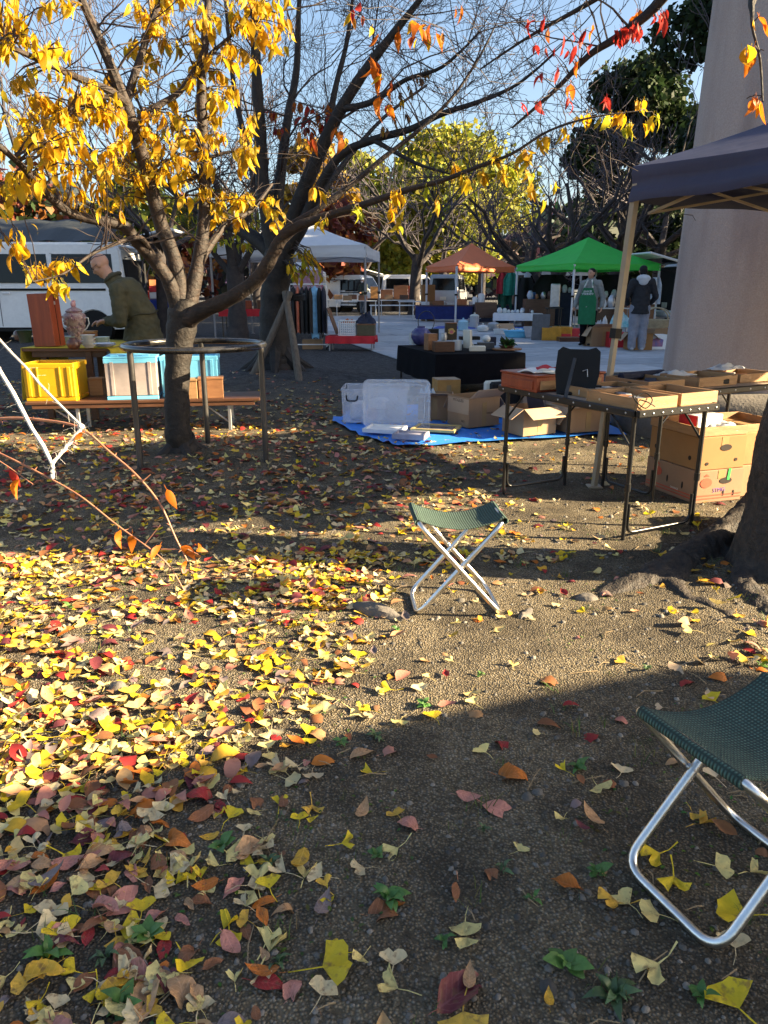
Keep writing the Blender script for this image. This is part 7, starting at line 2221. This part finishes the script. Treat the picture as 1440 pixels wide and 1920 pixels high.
enamel_pot('low white enamel pan on the blue sheet', 905, 623, .17, .10, M_PORC); enamel_pot('grey metal pot at the right of the blue sheet', 925, 621, .17, .16, M_STEEL)
def basin(label, px, py, w, d, h, m):
    q = G(px, py); M = TR((q.x, q.y, .03))
    mb = MB(M); mb.lathe([(.40, 0), (.44, h * .5), (.48, h), (.50, h + .01), (.46, h), (.41, .02), (0, .015)], n=26, sx=w, sy=d)
    return solo('plastic_basin', mb, m, label, 'basin', 'basins at the path edge', smooth=True)
basin('light blue oval plastic basin on the path edge', 973, 634, .85, .7, .15, M_CYANP); basin('white plastic tub left of the blue basin', 938, 628, .42, .4, .12, M_WHITE)
for k in range(9):
    q = G(random.uniform(960, 990), random.uniform(628, 632)); mb = MB(TR((q.x, q.y, .12), k)); mb.lathe([(.05, 0), (.06, .05), (.055, .05), (.03, .01)], n=12, rot=(random.uniform(-.6, .6), 0, 0)); solo('small_cup', mb, random.choice([M_PORC, M_CYANP, M_WHITE]), 'small cup heaped in the light blue basin', 'cup', 'cups in the blue basin', smooth=True)
q = G(979, 618); Mx = simple_table('white-clothed table of small china under the green canopy', (q.x + .1, q.y + 1.5), 1.6, .8, .45, R(-8), M_WOODD, M_WLEG, cloth=(M_WHITE, (.04, .22)))
for k in range(12):
    r_ = random.uniform(.05, .1); mb = MB(Mx @ TR((random.uniform(-.7, .7), random.uniform(-.3, .3), .456))); mb.lathe([(r_ * .6, 0), (r_, r_ * .7), (r_ * .8, r_ * 1.5), (r_ * .4, r_ * 1.9)], n=12); solo('china_piece', mb, random.choice([M_PORC, M_PORCB, M_BRCLAY, M_WHITE]), 'small china piece on the white-clothed table', 'china', 'china on the white-clothed table', smooth=True)
q = G(953, 604); mb = MB(TR((P(938, 605, 26).x, 26, .0))); mb.lathe([(.28, 0), (.32, .24), (.33, .25), (.30, .24), (.26, .02)], n=20); solo('black_tub', mb, M_BLACK, 'black tub of white crockery beside the canopy leg', 'tub', smooth=True)
for k in range(6):
    mb = MB(TR((P(938, 605, 26).x + random.uniform(-.2, .2), 26 + random.uniform(-.15, .15), .2))); mb.ball((0, 0, .05), (.12, .12, .06), 12, 6, rot=(random.uniform(-.5, .5), random.uniform(-.5, .5), 0)); solo('white_bowl', mb, M_PORC, 'white bowl piled in the black tub', 'bowl', 'bowls in the black tub', smooth=True)
def leaning(label, px, py, w, h, ang, m, dy=0, tilt=12):
    q = G(px, py); mb = MB(TR((q.x, q.y + dy, .03), ang) @ Matrix.Rotation(R(-tilt), 4, 'X')); mb.box((0, 0, h / 2), (w, .03, h), .004)
    return solo('leaning_board', mb, m, label, 'board')
leaning('grey framed panel leaning at the left of the orange crates', 1012, 640, .42, .62, R(-15), mat('grey_panel', (.10, .10, .11), .6)); leaning('pale board propped beside the grey panel', 1000, 636, .40, .35, R(10), mat('pale_board', (.32, .32, .34), .6), 0, 38)
leaning('pale cut-open carton propped behind the blue basin', 955, 622, .5, .28, R(15), M_CARDP, .3, 50)
for k, (px, py) in enumerate(((1036, 641), (1056, 639))):
    q = G(px, py); fold_crate('plastic_crate', ('left', 'right')[k] + ' one of two orange-yellow crates by the green canopy', TR((q.x, q.y + .2, .028), R(-8)), .46, .34, .30, mat('amber_plastic', (.55, .26, .02), .5), mat('amber_plastic', (.55, .26, .02), .5))
for k, (px, py, w, h, m, nm) in enumerate(((1064, 641, .3, .14, M_REDP, 'red shallow tray left'), (1098, 640, .9, .26, M_REDP, 'long red crate behind'), (1075, 645, .5, .10, M_WOODD, 'dark flat box beside'))):
    q = G(px, py); crate('goods_box', nm + ' the man in the green apron', TR((q.x, q.y + .5, .028)), w, .35, h, m)
q = G(1138, 655); carton('large open carton between the two standing men', TR((q.x - .02, q.y + .6, .028), R(10)), .55, .42, .42, flaps=(200, 95, 120, 100), group=None)
q = G(1150, 655); crate('goods_box', 'flat tan box on the paving between the two men', TR((G(1125, 651).x, G(1125, 651).y + .35, .028)), .5, .35, .12, M_CARDP)
q = G(1168, 657); crate('goods_box', 'red box behind the hooded man', TR((q.x, q.y + .55, .028)), .36, .3, .32, M_REDP)
q = G(1208, 662); carton('open tan carton right of the hooded man', TR((q.x + .05, q.y + .6, .028), R(-6)), .5, .4, .34, flaps=(210, 110, 130, 140), group=None, m=M_CARDY)
q = G(1228, 660); o = crate('white_carton', 'white carton with a blue picture beside the wicker basket', TR((q.x + .12, q.y + .4, .028)), .42, .3, .3, M_WHITE)
mb = MB(TR((q.x + .12, q.y + .4, .028))); mb.prism([(-.11, .06), (.11, .06), (.12, .2), (.0, .25), (-.12, .2)], .151, .153, Matrix.Rotation(R(90), 4, 'X')); part('picture', mb, mat('blue_picture', (.05, .10, .35), .5, col2=(.4, .15, .2), scale=9), o)
def wicker():
    q = G(1228, 645); M = TR((q.x + .05, q.y + .3, .36))
    t = thing('wicker_basket', 'pale wicker basket with a hooped handle near the pillar', 'basket', M @ Vector((0, 0, 0)))
    mb = MB(M)
    for k in range(8): r_ = .22 + .02 * k; mb.tube([(r_ * 1.3 * math.cos(a), r_ * .8 * math.sin(a), .025 * k) for a in np.linspace(0, 6.2832, 25)], .014, 5, caps=False)
    part('woven_side', mb, mat('wicker', (.42, .34, .22), .8, var=.2), t, smooth=True, kind='stuff')
    for s in (-.12, .1): mb = MB(M); mb.tube([(.34 * math.cos(a), s, .19 + .26 * math.sin(a)) for a in np.linspace(0, math.pi, 16)], .015, 6); part('handle', mb, mat('wicker', (.42, .34, .22)), t, smooth=True)
    mb = MB(M); mb.lathe([(0, .0), (.26, .0), (.26, .015), (0, .015)], n=20, sx=1.2, sy=.75); part('base', mb, mat('wicker', (.42, .34, .22)), t)
    crate('goods_box', 'brown box under the wicker basket', TR((q.x + .05, q.y + .35, .028)), .6, .4, .325, M_CARD)
wicker()
q = P(1046, 560, 23.9); mb = MB(TR((q.x, 24.3, 0))); mb.box((0, 0, 1.02), (.30, .06, .72), .03); o = solo('fan_heater', mb, M_STEEL, 'upright silver heater panel glinting left of the apron man', 'heater')
simple_table('dark stand under the silver heater panel', (q.x, 24.3), .5, .4, .655, 0, M_BLKM, M_BLKM)
for k, (px, Y, w, h, m, nm) in enumerate(((1010, 25.8, 1.0, .9, M_WOODD, 'dark cabinet at the back left'), (1125, 26.0, 1.2, .95, M_WOODD, 'dark cabinet at the back middle'), (1050, 26.5, .8, 1.1, M_NAVY, 'navy covered shelf'), (1195, 25.2, 1.0, .8, M_WOODB, 'brown cabinet at the back right'))):
    q = P(px, 580, Y); crate('cabinet', nm + ' under the green canopy', TR((q.x, Y, 0)), w, .5, h, m, 'cabinet')
    for j in range(4):
        r_ = random.uniform(.05, .11); mb = MB(TR((q.x + (j - 1.5) * w * .22, Y - .1, h + .001))); mb.lathe([(r_ * .6, 0), (r_, r_), (r_ * .7, r_ * 2), (r_ * .4, r_ * 2.4)], n=10); solo('curio', mb, random.choice([M_PORC, M_BRCLAY, M_STEEL, M_WOODB, M_PORCB]), 'small curio standing on the ' + nm, 'curio', 'curios on the ' + nm, smooth=True)
crumple('plastic_bag', TR((P(1135, 610, 19).x, 19.6, .03)), (0, 0, 0), .5, .45, .55, M_PLBAG, 'white plastic bag slumped behind the apron man', 'bag', 11)
crumple('plastic_bag', TR((P(1168, 615, 18).x, 18.2, .36)), (0, 0, 0), .5, .35, .35, mat('teal_white_bag', (.5, .62, .66), .4, col2=(.05, .35, .42), scale=9), 'teal and white bag heaped behind the hooded man', 'bag', 12)
q = P(1140, 560, 21.5); simple_table('grey table of metalware behind the two men', (q.x, 21.8), 1.6, .6, .72, 0, M_STEEL, M_GLEG)
for j in range(7):
    r_ = random.uniform(.07, .13); mb = MB(TR((q.x - .65 + j * .21, 21.8, .722))); mb.lathe([(r_ * .6, 0), (r_, r_), (r_ * .7, r_ * 2.2), (r_ * .3, r_ * 2.8)], n=12); solo('kettle', mb, random.choice([M_STEEL, M_BRCLAY, M_PORC]), 'metal pot on the table behind the two men', 'pot', 'pots on the grey table', smooth=True)
q = P(1115, 515, 25); 
# building behind the van at the left
def hall():
    t = thing('low_building', 'low dark-roofed building behind the large white van', 'building', (-21, 36, 0))
    mb = MB(); mb.box((-21.5, 39, 1.8), (12, 6, 3.6)); part('wall', mb, mat('yellow_lit_wall', (.50, .44, .24), .8), t)  # warm light on the wall put into its yellow colour
    mb = MB(); mb.prism([(-4.2, 0), (4.2, 0), (0, 2.6)], -6.8, 6.8, Matrix.Translation((-21.5, 39, 3.55)) @ Matrix.Rotation(R(90), 4, 'Z') @ Matrix.Rotation(R(90), 4, 'X')); r_ = part('roof', mb, mat('dark_tile_roof', (.03, .04, .045), .5, bump=.3), t)
    mb = MB(); mb.box((-21.5, 34.8, 3.58), (13.8, .16, .10), .02); part('gutter', mb, mat('verdigris', (.25, .34, .32), .6), r_)
    for k in range(4):
        mb = MB(); mb.box((-26 + k * 2.6, 35.98, 1.6), (1.4, .06, 1.5), .01); w_ = part('window', mb, M_WOODD, t)
        mb = MB(); mb.box((-26 + k * 2.6, 35.94, 1.6), (1.2, .02, 1.3)); part('pane', mb, M_GLASS, w_)
hall()
# stall roof of dark sheets at the far left above the van
q = P(50, 420, 24); mb = MB(TR((q.x, 24, 0), R(4))); mb.slab(lambda u, v: ((u - .5) * 5.2, (v - .5) * 2.2, 2.55 + .75 * v + .03 * math.sin(u * 30)), 30, 6, .02)
t = solo('stall_shelter', mb, mat('dark_sheet_roof', (.025, .03, .034), .6), 'dark corrugated stall shelter rising behind the large white van', 'shelter')
for x in (-2.4, 2.4):
    for y in (-1, 1): m2 = MB(TR((q.x, 24, 0), R(4))); m2.tube([(x, y, 0), (x, y, 2.9 + .34 * y)], .04, 6); part('post', m2, M_GLEG, t)

# ================================================================== FALLEN LEAVES, WEEDS, STONES
random.seed(77)
rsl = np.random.default_rng(77)
KIND = {  # name: (shape family, colour, adjective)
 'yellow': ('g', (.66, .47, .02)), 'pale': ('g', (.66, .53, .20)), 'ochre': ('g', (.60, .36, .05)), 'cream': ('g', (.58, .46, .26)),
 'tan': ('c', (.44, .25, .12)), 'pink': ('c', (.46, .19, .14)), 'orange': ('c', (.46, .14, .02)), 'red': ('c', (.30, .026, .024)),
 'maroon': ('c', (.14, .030, .035)), 'brown': ('c', (.24, .095, .04)), 'amber': ('c', (.62, .34, .03)), 'grey': ('c', (.20, .15, .14))}
WT = [('yellow', 17), ('pale', 26), ('ochre', 9), ('cream', 17), ('tan', 13), ('pink', 8), ('orange', 6), ('red', 6), ('maroon', 5), ('brown', 11), ('amber', 5), ('grey', 6)]
NAMES = [k for k, w in WT]; PW = np.array([w for k, w in WT], float); PW /= PW.sum()
DESC = {'yellow': 'bright yellow ginkgo leaf', 'pale': 'pale yellow ginkgo leaf', 'ochre': 'ochre ginkgo leaf', 'cream': 'creamy faded ginkgo leaf', 'tan': 'tan cherry leaf', 'pink': 'pinkish brown cherry leaf', 'orange': 'orange cherry leaf',
        'red': 'bright red cherry leaf', 'maroon': 'dark maroon cherry leaf', 'brown': 'brown cherry leaf', 'amber': 'amber cherry leaf', 'grey': 'greyish withered cherry leaf'}
FM = {}
def ragged(shape, amt, seed):
    v, f = shape; v = v.copy(); rs = np.random.default_rng(seed)
    v[:, 2] += amt * np.sin(v[:, 0] * 9 + seed) * np.cos(v[:, 1] * 7 + seed * 2)
    v[:, :2] += rs.normal(0, amt * .16, v[:, :2].shape)
    return v, f
CH2 = [ragged(cherry_shape(8, f, c, w), a, i) for i, (f, c, w, a) in enumerate(((.05, .2, .25, .03), (.12, .6, .28, .08), (.04, -.45, .23, .05), (.20, .1, .24, .10)))]
CH = [ragged(s_, a, i + 7) for i, (s_, a) in enumerate(zip(CH, (.03, .08, .05, .1)))]
GK = [ragged(s_, a, i + 3) for i, (s_, a) in enumerate(zip(GK, (.02, .06, .04, .08, .03)))]
def fallen_mesh(kind, k):
    if (kind, k) in FM: return FM[(kind, k)]
    fam, col = KIND[kind]
    v, f = (GK[k % 5] if fam == 'g' else CH2[k % 4])
    me = mesh_of('fallen_leaf', v, f, smooth='all', fix=False)
    c2 = tuple(min(.9, c * 1.25) for c in col)
    m = mat('fallen_' + kind, tuple(c * .80 for c in col), .55, col2=c2, scale=2.2 if fam == 'c' else 1.6, trans=.12, rnd=.15, spec=.3, bump=.35, bscale=9)
    if 'spotted' not in m:
        m['spotted'] = 1
        nt = m.node_tree; N = nt.nodes; L = nt.links; b = N['Principled BSDF']
        src = b.inputs['Base Color'].links[0].from_socket
        tc = N.new('ShaderNodeTexCoord'); oi = N.new('ShaderNodeObjectInfo'); av = N.new('ShaderNodeVectorMath'); av.operation = 'ADD'
        L.new(tc.outputs['Object'], av.inputs[0]); L.new(oi.outputs['Location'], av.inputs[1])
        nz = N.new('ShaderNodeTexNoise'); nz.inputs['Scale'].default_value = 5.5; nz.inputs['Detail'].default_value = 6; L.new(av.outputs[0], nz.inputs['Vector'])
        rr = N.new('ShaderNodeMapRange'); rr.inputs['From Min'].default_value = .54; rr.inputs['From Max'].default_value = .68; rr.inputs['To Max'].default_value = .75; L.new(nz.outputs['Fac'], rr.inputs['Value'])
        mx = N.new('ShaderNodeMix'); mx.data_type = 'RGBA'; mx.inputs['B'].default_value = (.16, .085, .04, 1)
        L.new(rr.outputs[0], mx.inputs['Factor']); L.new(src, mx.inputs['A']); L.new(mx.outputs['Result'], b.inputs['Base Color'])
    if fam == 'c' and 'veined' not in m:
        m['veined'] = 1
        nt = m.node_tree; N = nt.nodes; L = nt.links; b = N['Principled BSDF']
        src = b.inputs['Base Color'].links[0].from_socket
        tc = N.new('ShaderNodeTexCoord'); sx = N.new('ShaderNodeSeparateXYZ'); L.new(tc.outputs['Object'], sx.inputs[0])
        ab = N.new('ShaderNodeMath'); ab.operation = 'ABSOLUTE'; L.new(sx.outputs[0], ab.inputs[0])
        mu = N.new('ShaderNodeMath'); mu.operation = 'MULTIPLY_ADD'; mu.inputs[1].default_value = -.9; L.new(ab.outputs[0], mu.inputs[0]); L.new(sx.outputs[1], mu.inputs[2])
        sn = N.new('ShaderNodeMath'); sn.operation = 'SINE'; m3 = N.new('ShaderNodeMath'); m3.operation = 'MULTIPLY'; m3.inputs[1].default_value = 48
        L.new(mu.outputs[0], m3.inputs[0]); L.new(m3.outputs[0], sn.inputs[0])
        r1 = N.new('ShaderNodeMapRange'); r1.inputs['From Min'].default_value = .75; r1.inputs['From Max'].default_value = 1.0; r1.inputs['To Max'].default_value = .30; L.new(sn.outputs[0], r1.inputs['Value'])
        r2 = N.new('ShaderNodeMapRange'); r2.inputs['From Min'].default_value = .018; r2.inputs['From Max'].default_value = .0; r2.inputs['To Max'].default_value = .5; L.new(ab.outputs[0], r2.inputs['Value'])
        mxm = N.new('ShaderNodeMath'); mxm.operation = 'MAXIMUM'; L.new(r1.outputs[0], mxm.inputs[0]); L.new(r2.outputs[0], mxm.inputs[1])
        mx = N.new('ShaderNodeMix'); mx.data_type = 'RGBA'; mx.inputs['B'].default_value = (*(min(1, c * 1.5 + .06) for c in col), 1)
        L.new(mxm.outputs[0], mx.inputs['Factor']); L.new(src, mx.inputs['A']); L.new(mx.outputs['Result'], b.inputs['Base Color'])
    me.materials.append(m)
    FM[(kind, k)] = me
    return me
def put_leaf(kind, x, y, size, rot, label, group, dz=.006, k=None):
    o = link('fallen_leaf', fallen_mesh(kind, k if k is not None else random.randrange(20) % (5 if KIND[kind][0] == 'g' else 4)), None, None, (x, y, gz(x, y) + dz))
    o.rotation_euler = rot; o.scale = (size,) * 3
    tag(o, label, 'leaf', group)
    return o
# leaves one can point at: (px, py, kind, size, yaw in degrees, label)
HI = [(606, 1822, 'yellow', .105, -75, 'large upright-facing bright yellow ginkgo leaf with a long curved stalk', 2), (200, 1712, 'pink', .125, -42, 'large pink veined cherry leaf lying flat at lower left', 0), (690, 1722, 'brown', .095, -65, 'crumpled russet cherry leaf below the green weed', 1),
      (930, 1460, 'orange', .105, -92, 'large glossy orange cherry leaf right of centre', 1), (905, 1512, 'pink', .105, -115, 'long pinkish leaf below the glossy orange one', 0), (855, 1497, 'pink', .07, -110, 'narrow pinkish leaf touching the long pink one', 2),
      (948, 1410, 'red', .07, 15, 'dark red leaf just above the glossy orange one', 1), (820, 1900, 'maroon', .13, -50, 'large wine-red leaf at the bottom edge', 3), (868, 1908, 'ochre', .09, 180, 'tan leaf overlapping the wine-red one at the bottom edge', 2),
      (262, 1910, 'tan', .11, 5, 'large brown oval leaf standing near the bottom left', 3), (308, 1862, 'maroon', .075, 10, 'dark purple oval leaf near the bottom left', 3), (470, 1842, 'red', .075, -100, 'bright red leaf on bare soil at lower left', 0),
      (1237, 1607, 'yellow', .085, 110, 'yellow ginkgo leaf inside the near stool frame, upper left', 1), (1262, 1650, 'yellow', .085, 160, 'yellow ginkgo leaf with curved stalk inside the near stool frame', 1), (1340, 1630, 'pale', .07, -95, 'pale round leaf inside the near stool frame', 2),
      (1405, 1640, 'pale', .06, -70, 'small pale leaf at the right edge inside the stool frame', 3), (1160, 1698, 'ochre', .085, 100, 'ochre ginkgo leaf left of the near stool leg', 1), (1235, 1722, 'pale', .075, 80, 'pale ginkgo leaf touching the near stool leg', 2),
      (1235, 1812, 'pale', .095, 120, 'pale split ginkgo leaf below the near stool', 1), (1400, 1722, 'yellow', .11, 60, 'large yellow leaf beside the stool leg at the right edge', 4), (1385, 1900, 'yellow', .10, 10, 'yellow ginkgo leaf in the bottom right corner', 4),
      (872, 1735, 'pale', .065, 180, 'single pale leaf on the bare soil right of centre', 2), (748, 1862, 'pale', .07, 70, 'pale folded leaf with a curling stalk near the bottom centre', 3), (682, 1800, 'pale', .05, 150, 'tiny folded leaf right of the large yellow ginkgo leaf', 3),
      (1118, 1480, 'pale', .07, 200, 'pale leaf between the two stools', 0), (1130, 1560, 'tan', .075, 30, 'tan folded leaf left of the near stool', 2), (1090, 1675, 'orange', .07, 60, 'orange-tan leaf left of the near stool leg', 3), (640, 1590, 'yellow', .06, -80, 'small bright yellow leaf left of centre', 1),
      (672, 1545, 'tan', .065, -20, 'plain tan leaf standing on the soil at centre', 2), (785, 1560, 'pink', .06, 60, 'pink leaf pair right of centre', 1), (655, 1425, 'tan', .085, -60, 'tan veined leaf at the edge of the shade', 0), (815, 1355, 'yellow', .075, 30, 'yellow ginkgo leaf at the edge of the shade', 0), (700, 1455, 'yellow', .06, 80, 'yellow leaf with a long stalk at centre', 3), (572, 1605, 'amber', .085, 170, 'amber and tan leaf pair left of centre', 2)]
for px, py, kd, sz, yaw, lab, k in HI:
    q = G(px, py)
    put_leaf(kd, q.x, q.y, sz, (random.uniform(-.22, .22), random.uniform(-.22, .22), R(yaw)), lab, None, .010, k)
def sst(a, b, x):
    t = max(0, min(1, (x - a) / (b - a))); return t * t * (3 - 2 * t)
def dens(x, y):
    patch = .5 + .5 * noise.noise(Vector((x * 1.5, y * 1.5, 9.0)))
    patch2 = .5 + .5 * noise.noise(Vector((x * 4.0, y * 4.0, 5.0)))
    if y < 2.2:
        d = .036 + .70 * (1 - sst(-.52, -.02, x - .12 * (y - 1.5)))
    elif y < 3.3:
        d = .035 + .80 * (1 - sst(-.38, .18, x))
    else:
        d = .12 + .68 * (1 - sst(.1, 1.2, x))
        if y > 6.2: d *= .75 * (1 - sst(6.2, 10.5, y)) + .10
        if y > 7 and x < -2: d = max(d, .35)
    hole = math.exp(-(((x + .70) / .34) ** 2 + ((y - 2.50) / .28) ** 2))
    d *= 1 - .8 * hole
    return d * (.15 + 1.25 * patch * (.45 + patch2))
cand = []
tries = 0
while tries < 42000:
    tries += 1
    u = rsl.random()
    y = .85 + (rsl.random() ** .9) * 2.6 if u < .40 else 2.8 + rsl.random() * 8.0
    x = (rsl.random() * 2 - 1) * (.56 * y + 1.1)
    if rsl.random() < dens(x, y):
        cand.append((x, y))
near = sorted(cand, key=lambda p: p[0] ** 2 + p[1] ** 2)
def visible(x, y):
    d = Vector((x, y, -CAM_H)); c = d.y * CP - d.z * SP * 1.0
    c = d.dot(Vector((0, CP, -SP)))
    return abs(d.x / c * FPX) < 725 and abs(d.dot(Vector((0, SP, CP))) / c * FPX) < 965
PAV_L = lambda x, y: (Vector((x, y)) - pave_o).dot(pave_n)
B = Batch(); nind = 0; count = {}
for x, y in near:
    kd = NAMES[int(rsl.choice(len(NAMES), p=PW))]
    if 1.9 < y < 4.2 and rsl.random() < .12: kd = random.choice(['yellow', 'yellow', 'pale', 'ochre', 'amber'])
    if y > 4.2 and rsl.random() < .40: kd = random.choice(['tan', 'brown', 'pink', 'red', 'cream', 'orange'])
    if y > 9 and PAV_L(x, y) > -.1: continue
    if (x - TREE_A[0]) ** 2 + (y - TREE_A[1]) ** 2 < .05: continue
    fam, col = KIND[kd]
    sz = (.040 + .040 * rsl.random()) if fam == 'g' else (.036 + .058 * rsl.random() ** 1.3)
    tilt = .20 if dens(x, y) > .5 else .14
    rot = (rsl.normal(0, tilt), rsl.normal(0, tilt), rsl.random() * 6.28)
    dz = .005 + (.014 * rsl.random() if dens(x, y) > .6 else .004 * rsl.random())
    if nind < 255 and visible(x, y):
        count[kd] = count.get(kd, 0) + 1
        put_leaf(kd, x, y, sz, rot, '%s among the fallen leaves in the near foreground' % DESC[kd], DESC[kd].replace('leaf', 'leaves') + ' fallen in the foreground', dz)
        nind += 1
    else:
        B.put((GK[int(rsl.integers(5))] if fam == 'g' else CH[int(rsl.integers(4))]), np.array([x, y, gz(x, y) + dz]), eulm(*rot), sz * (.92 if y < 4 else 1.0), jit(col, .2))
# litter caught between the roots of the right-hand tree
for _ in range(60):
    q = G(random.uniform(1270, 1440), random.uniform(1060, 1300)); kd = NAMES[int(rsl.choice(len(NAMES), p=PW))]; fam, col = KIND[kd]
    if random.random() < .45: B.put((GK[0] if fam == 'g' else CH[1]), np.array([q.x, q.y, gz(q.x, q.y) + .012]), eulm(rsl.normal(0, .4), rsl.normal(0, .4), rsl.random() * 6), .07, jit(col))
o = B.build('fallen_leaves', M_LEAFG)
tag(o, 'carpet of yellow, red and brown fallen leaves over the soil', 'leaves', kind='stuff')

# ---- weeds: each rosette its own plant with its leaves
WL = {}
def weed_leaf(k):
    if k not in WL:
        v, f = cherry_shape(5, .06, (.6, .3)[k % 2], (.27, .31, .19)[k])
        WL[k] = mesh_of('leaf', v, f, smooth='all', fix=False)
        WL[k].materials.append(mat('weed_leaf_%d' % k, ((.07, .17, .035), (.09, .19, .04), (.075, .13, .05))[k], .5, var=.2, scale=4, trans=.2, rnd=.25))
    return WL[k]
WEEDS = [(730, 1688, .075, 12, 'broad leafy green weed on bare soil right of the russet leaf'), (708, 1610, .045, 8, 'small green rosette above the broad weed'), (940, 1636, .045, 6, 'six-leaved green weed right of centre'), (835, 1765, .04, 7, 'small pale green weed below centre'),
         (1120, 1638, .06, 9, 'green weed left of the near stool leg'), (1150, 1868, .095, 13, 'largest dark green weed at lower right'), (1312, 1872, .06, 8, 'green weed below the near stool'), (1062, 1812, .08, 10, 'ragged weed with grass blades at lower right'), (708, 1385, .06, 9, 'dark green rosette at the edge of the shade'),
         (795, 1328, .055, 12, 'mossy green tuft at the edge of the sunlit patch'), (900, 1268, .03, 8, 'little sunlit tuft in the bare sand'), (1212, 1262, .04, 12, 'yellow-green tuft right of the sunlit sand'), (745, 1186, .045, 9, 'sunlit green sprig left of the small stool'), (130, 1142, .05, 7, 'pale green sprig among the pebbles at left'),
         (505, 1620, .06, 9, 'dark weed among the leaves left of centre'), (88, 1790, .085, 12, 'grassy weed at lower left'), (275, 1752, .07, 10, 'feathery weed below the red leaves at lower left'), (195, 1790, .06, 7, 'bright green four-leaved weed at lower left'), (1085, 1445, .055, 10, 'moss-like weed between the two stools'),
         (1425, 1255, .06, 8, 'leafy weed beside the roots at the right edge'), (520, 1805, .05, 7, 'forked weed left of the large yellow ginkgo leaf'), (230, 1880, .07, 8, 'glossy weed in the bottom left corner'), (415, 1590, .06, 9, 'serrated weed among the leaves at left'), (905, 1560, .04, 7, 'small tuft right of the pink leaf pair'), (1000, 1690, .035, 6, 'tiny weed left of the near stool'), (640, 1395, .04, 8, 'short tuft in the sun beside the tan leaf')]
for i, (px, py, s, n, lab) in enumerate(WEEDS):
    q = G(px, py); z = gz(q.x, q.y)
    t = thing('weed', lab, 'weed', (q.x, q.y, z), 'weeds growing in the soil')
    kk = i % 3
    for j in range(n):
        o = link('leaf', weed_leaf(kk), None, t, (random.uniform(-.004, .004), random.uniform(-.004, .004), .004 + .004 * (j % 3)))
        o.rotation_euler = Euler((random.uniform(-.05, .9), random.uniform(-.4, .4), 6.283 * j / n + random.uniform(-.3, .3))); o.scale = (s * random.uniform(.25, .68),) * 3
# ---- grass blades and tiny seedlings: uncountable
B = Batch()
blade = (np.array([(-.03, 0, 0), (.03, 0, 0), (.018, .55, .12), (0, 1, .0), (-.018, .55, .12)]), [(0, 1, 2, 4), (4, 2, 3)])
cl = [(rsl.uniform(-1, 1) * (.55 * y + .7), y) for y in rsl.uniform(.9, 6.8, 430)]
for x, y in cl:
    if rsl.random() > .3 + .7 * noise.noise(Vector((x * 1.2, y * 1.2, 2))) + .35: continue
    n = int(rsl.integers(5, 22)); hgt = rsl.uniform(.015, .045)
    for _ in range(n):
        a = rsl.random() * 6.28; px_, py_ = x + rsl.normal(0, .018), y + rsl.normal(0, .018)
        c = [(.07, .12, .03), (.10, .14, .04), (.16, .15, .06)][int(rsl.integers(3))]
        B.put(blade, np.array([px_, py_, gz(px_, py_)]), eulm(rsl.uniform(.3, 1.4), 0, a), hgt * rsl.uniform(.6, 1.4), [v * rsl.uniform(.7, 1.4) for v in c])
for _ in range(8500):
    y = rsl.uniform(.9, 6.5); x = rsl.uniform(-1, 1) * (.55 * y + .7)
    if noise.noise(Vector((x * 1.7, y * 1.7, 11))) < .08: continue
    B.put(CH[0], np.array([x, y, gz(x, y) + .003]), eulm(rsl.uniform(-.2, .5), 0, rsl.random() * 6.28), rsl.uniform(.007, .017), [v * rsl.uniform(.6, 1.4) for v in (.085, .125, .03)])
tag(B.build('grass_tufts', M_CROWN), 'sparse grass tufts and seedlings in the soil', 'grass', kind='stuff')
# ---- dead twigs and dry stalks on the soil: uncountable litter
mb = MB()
for _ in range(170):
    y = .9 + rsl.random() ** 1.3 * 4; x = rsl.uniform(-1, 1) * (.55 * y + .7); a = rsl.random() * 6.28; l = rsl.uniform(.03, .11)
    p0 = Vector((x, y, gz(x, y) + .003)); p2 = p0 + Vector((math.cos(a) * l, math.sin(a) * l, rsl.uniform(0, .012))); p1 = p0.lerp(p2, .5) + Vector((rsl.normal(0, .006), rsl.normal(0, .006), .004))
    mb.tube([p0, p1, p2], [.0016, .0014, .0009], 4)
o = link('dry_stalks', mesh_of('dry_stalks', mb.v, mb.f), mat('dry_stalk', (.28, .2, .11), .8, var=.3)); tag(o, 'dry stalks and twig litter on the soil', 'litter', kind='stuff')
# ---- half-buried stones by the small stool
for px, py, sx, sy, sz, a, lab in ((705, 1148, .13, .05, .035, -.6, 'long half-buried stone left of the small stool'), (985, 1150, .05, .018, .012, .9, 'pale splinter of wood right of the small stool'), (1100, 1122, .05, .04, .02, .2, 'earthy stone at the end of the root'), (222, 1293, .028, .024, .022, .2, 'round pale pebble at the left in the sun'), (125, 1195, .018, .016, .014, .2, 'small grey pebble among leaves at far left'), (150, 1250, .02, .017, .015, 0, 'oval grey pebble at the left in the sun')):
    q = G(px, py); mb = MB(TR((q.x, q.y, gz(q.x, q.y)), a)); mb.ball((0, 0, 0), (sx, sy, sz), 14, 8)
    mb.v = [p + Vector((noise.noise(p * 30), noise.noise(p * 30 + Vector((5, 0, 0))), noise.noise(p * 30 + Vector((0, 9, 0))))) * .012 * min(1, sx / .05) for p in mb.v]
    solo('stone', mb, M_STONE if sx > .02 else M_STONE, lab, 'stone', smooth=True)
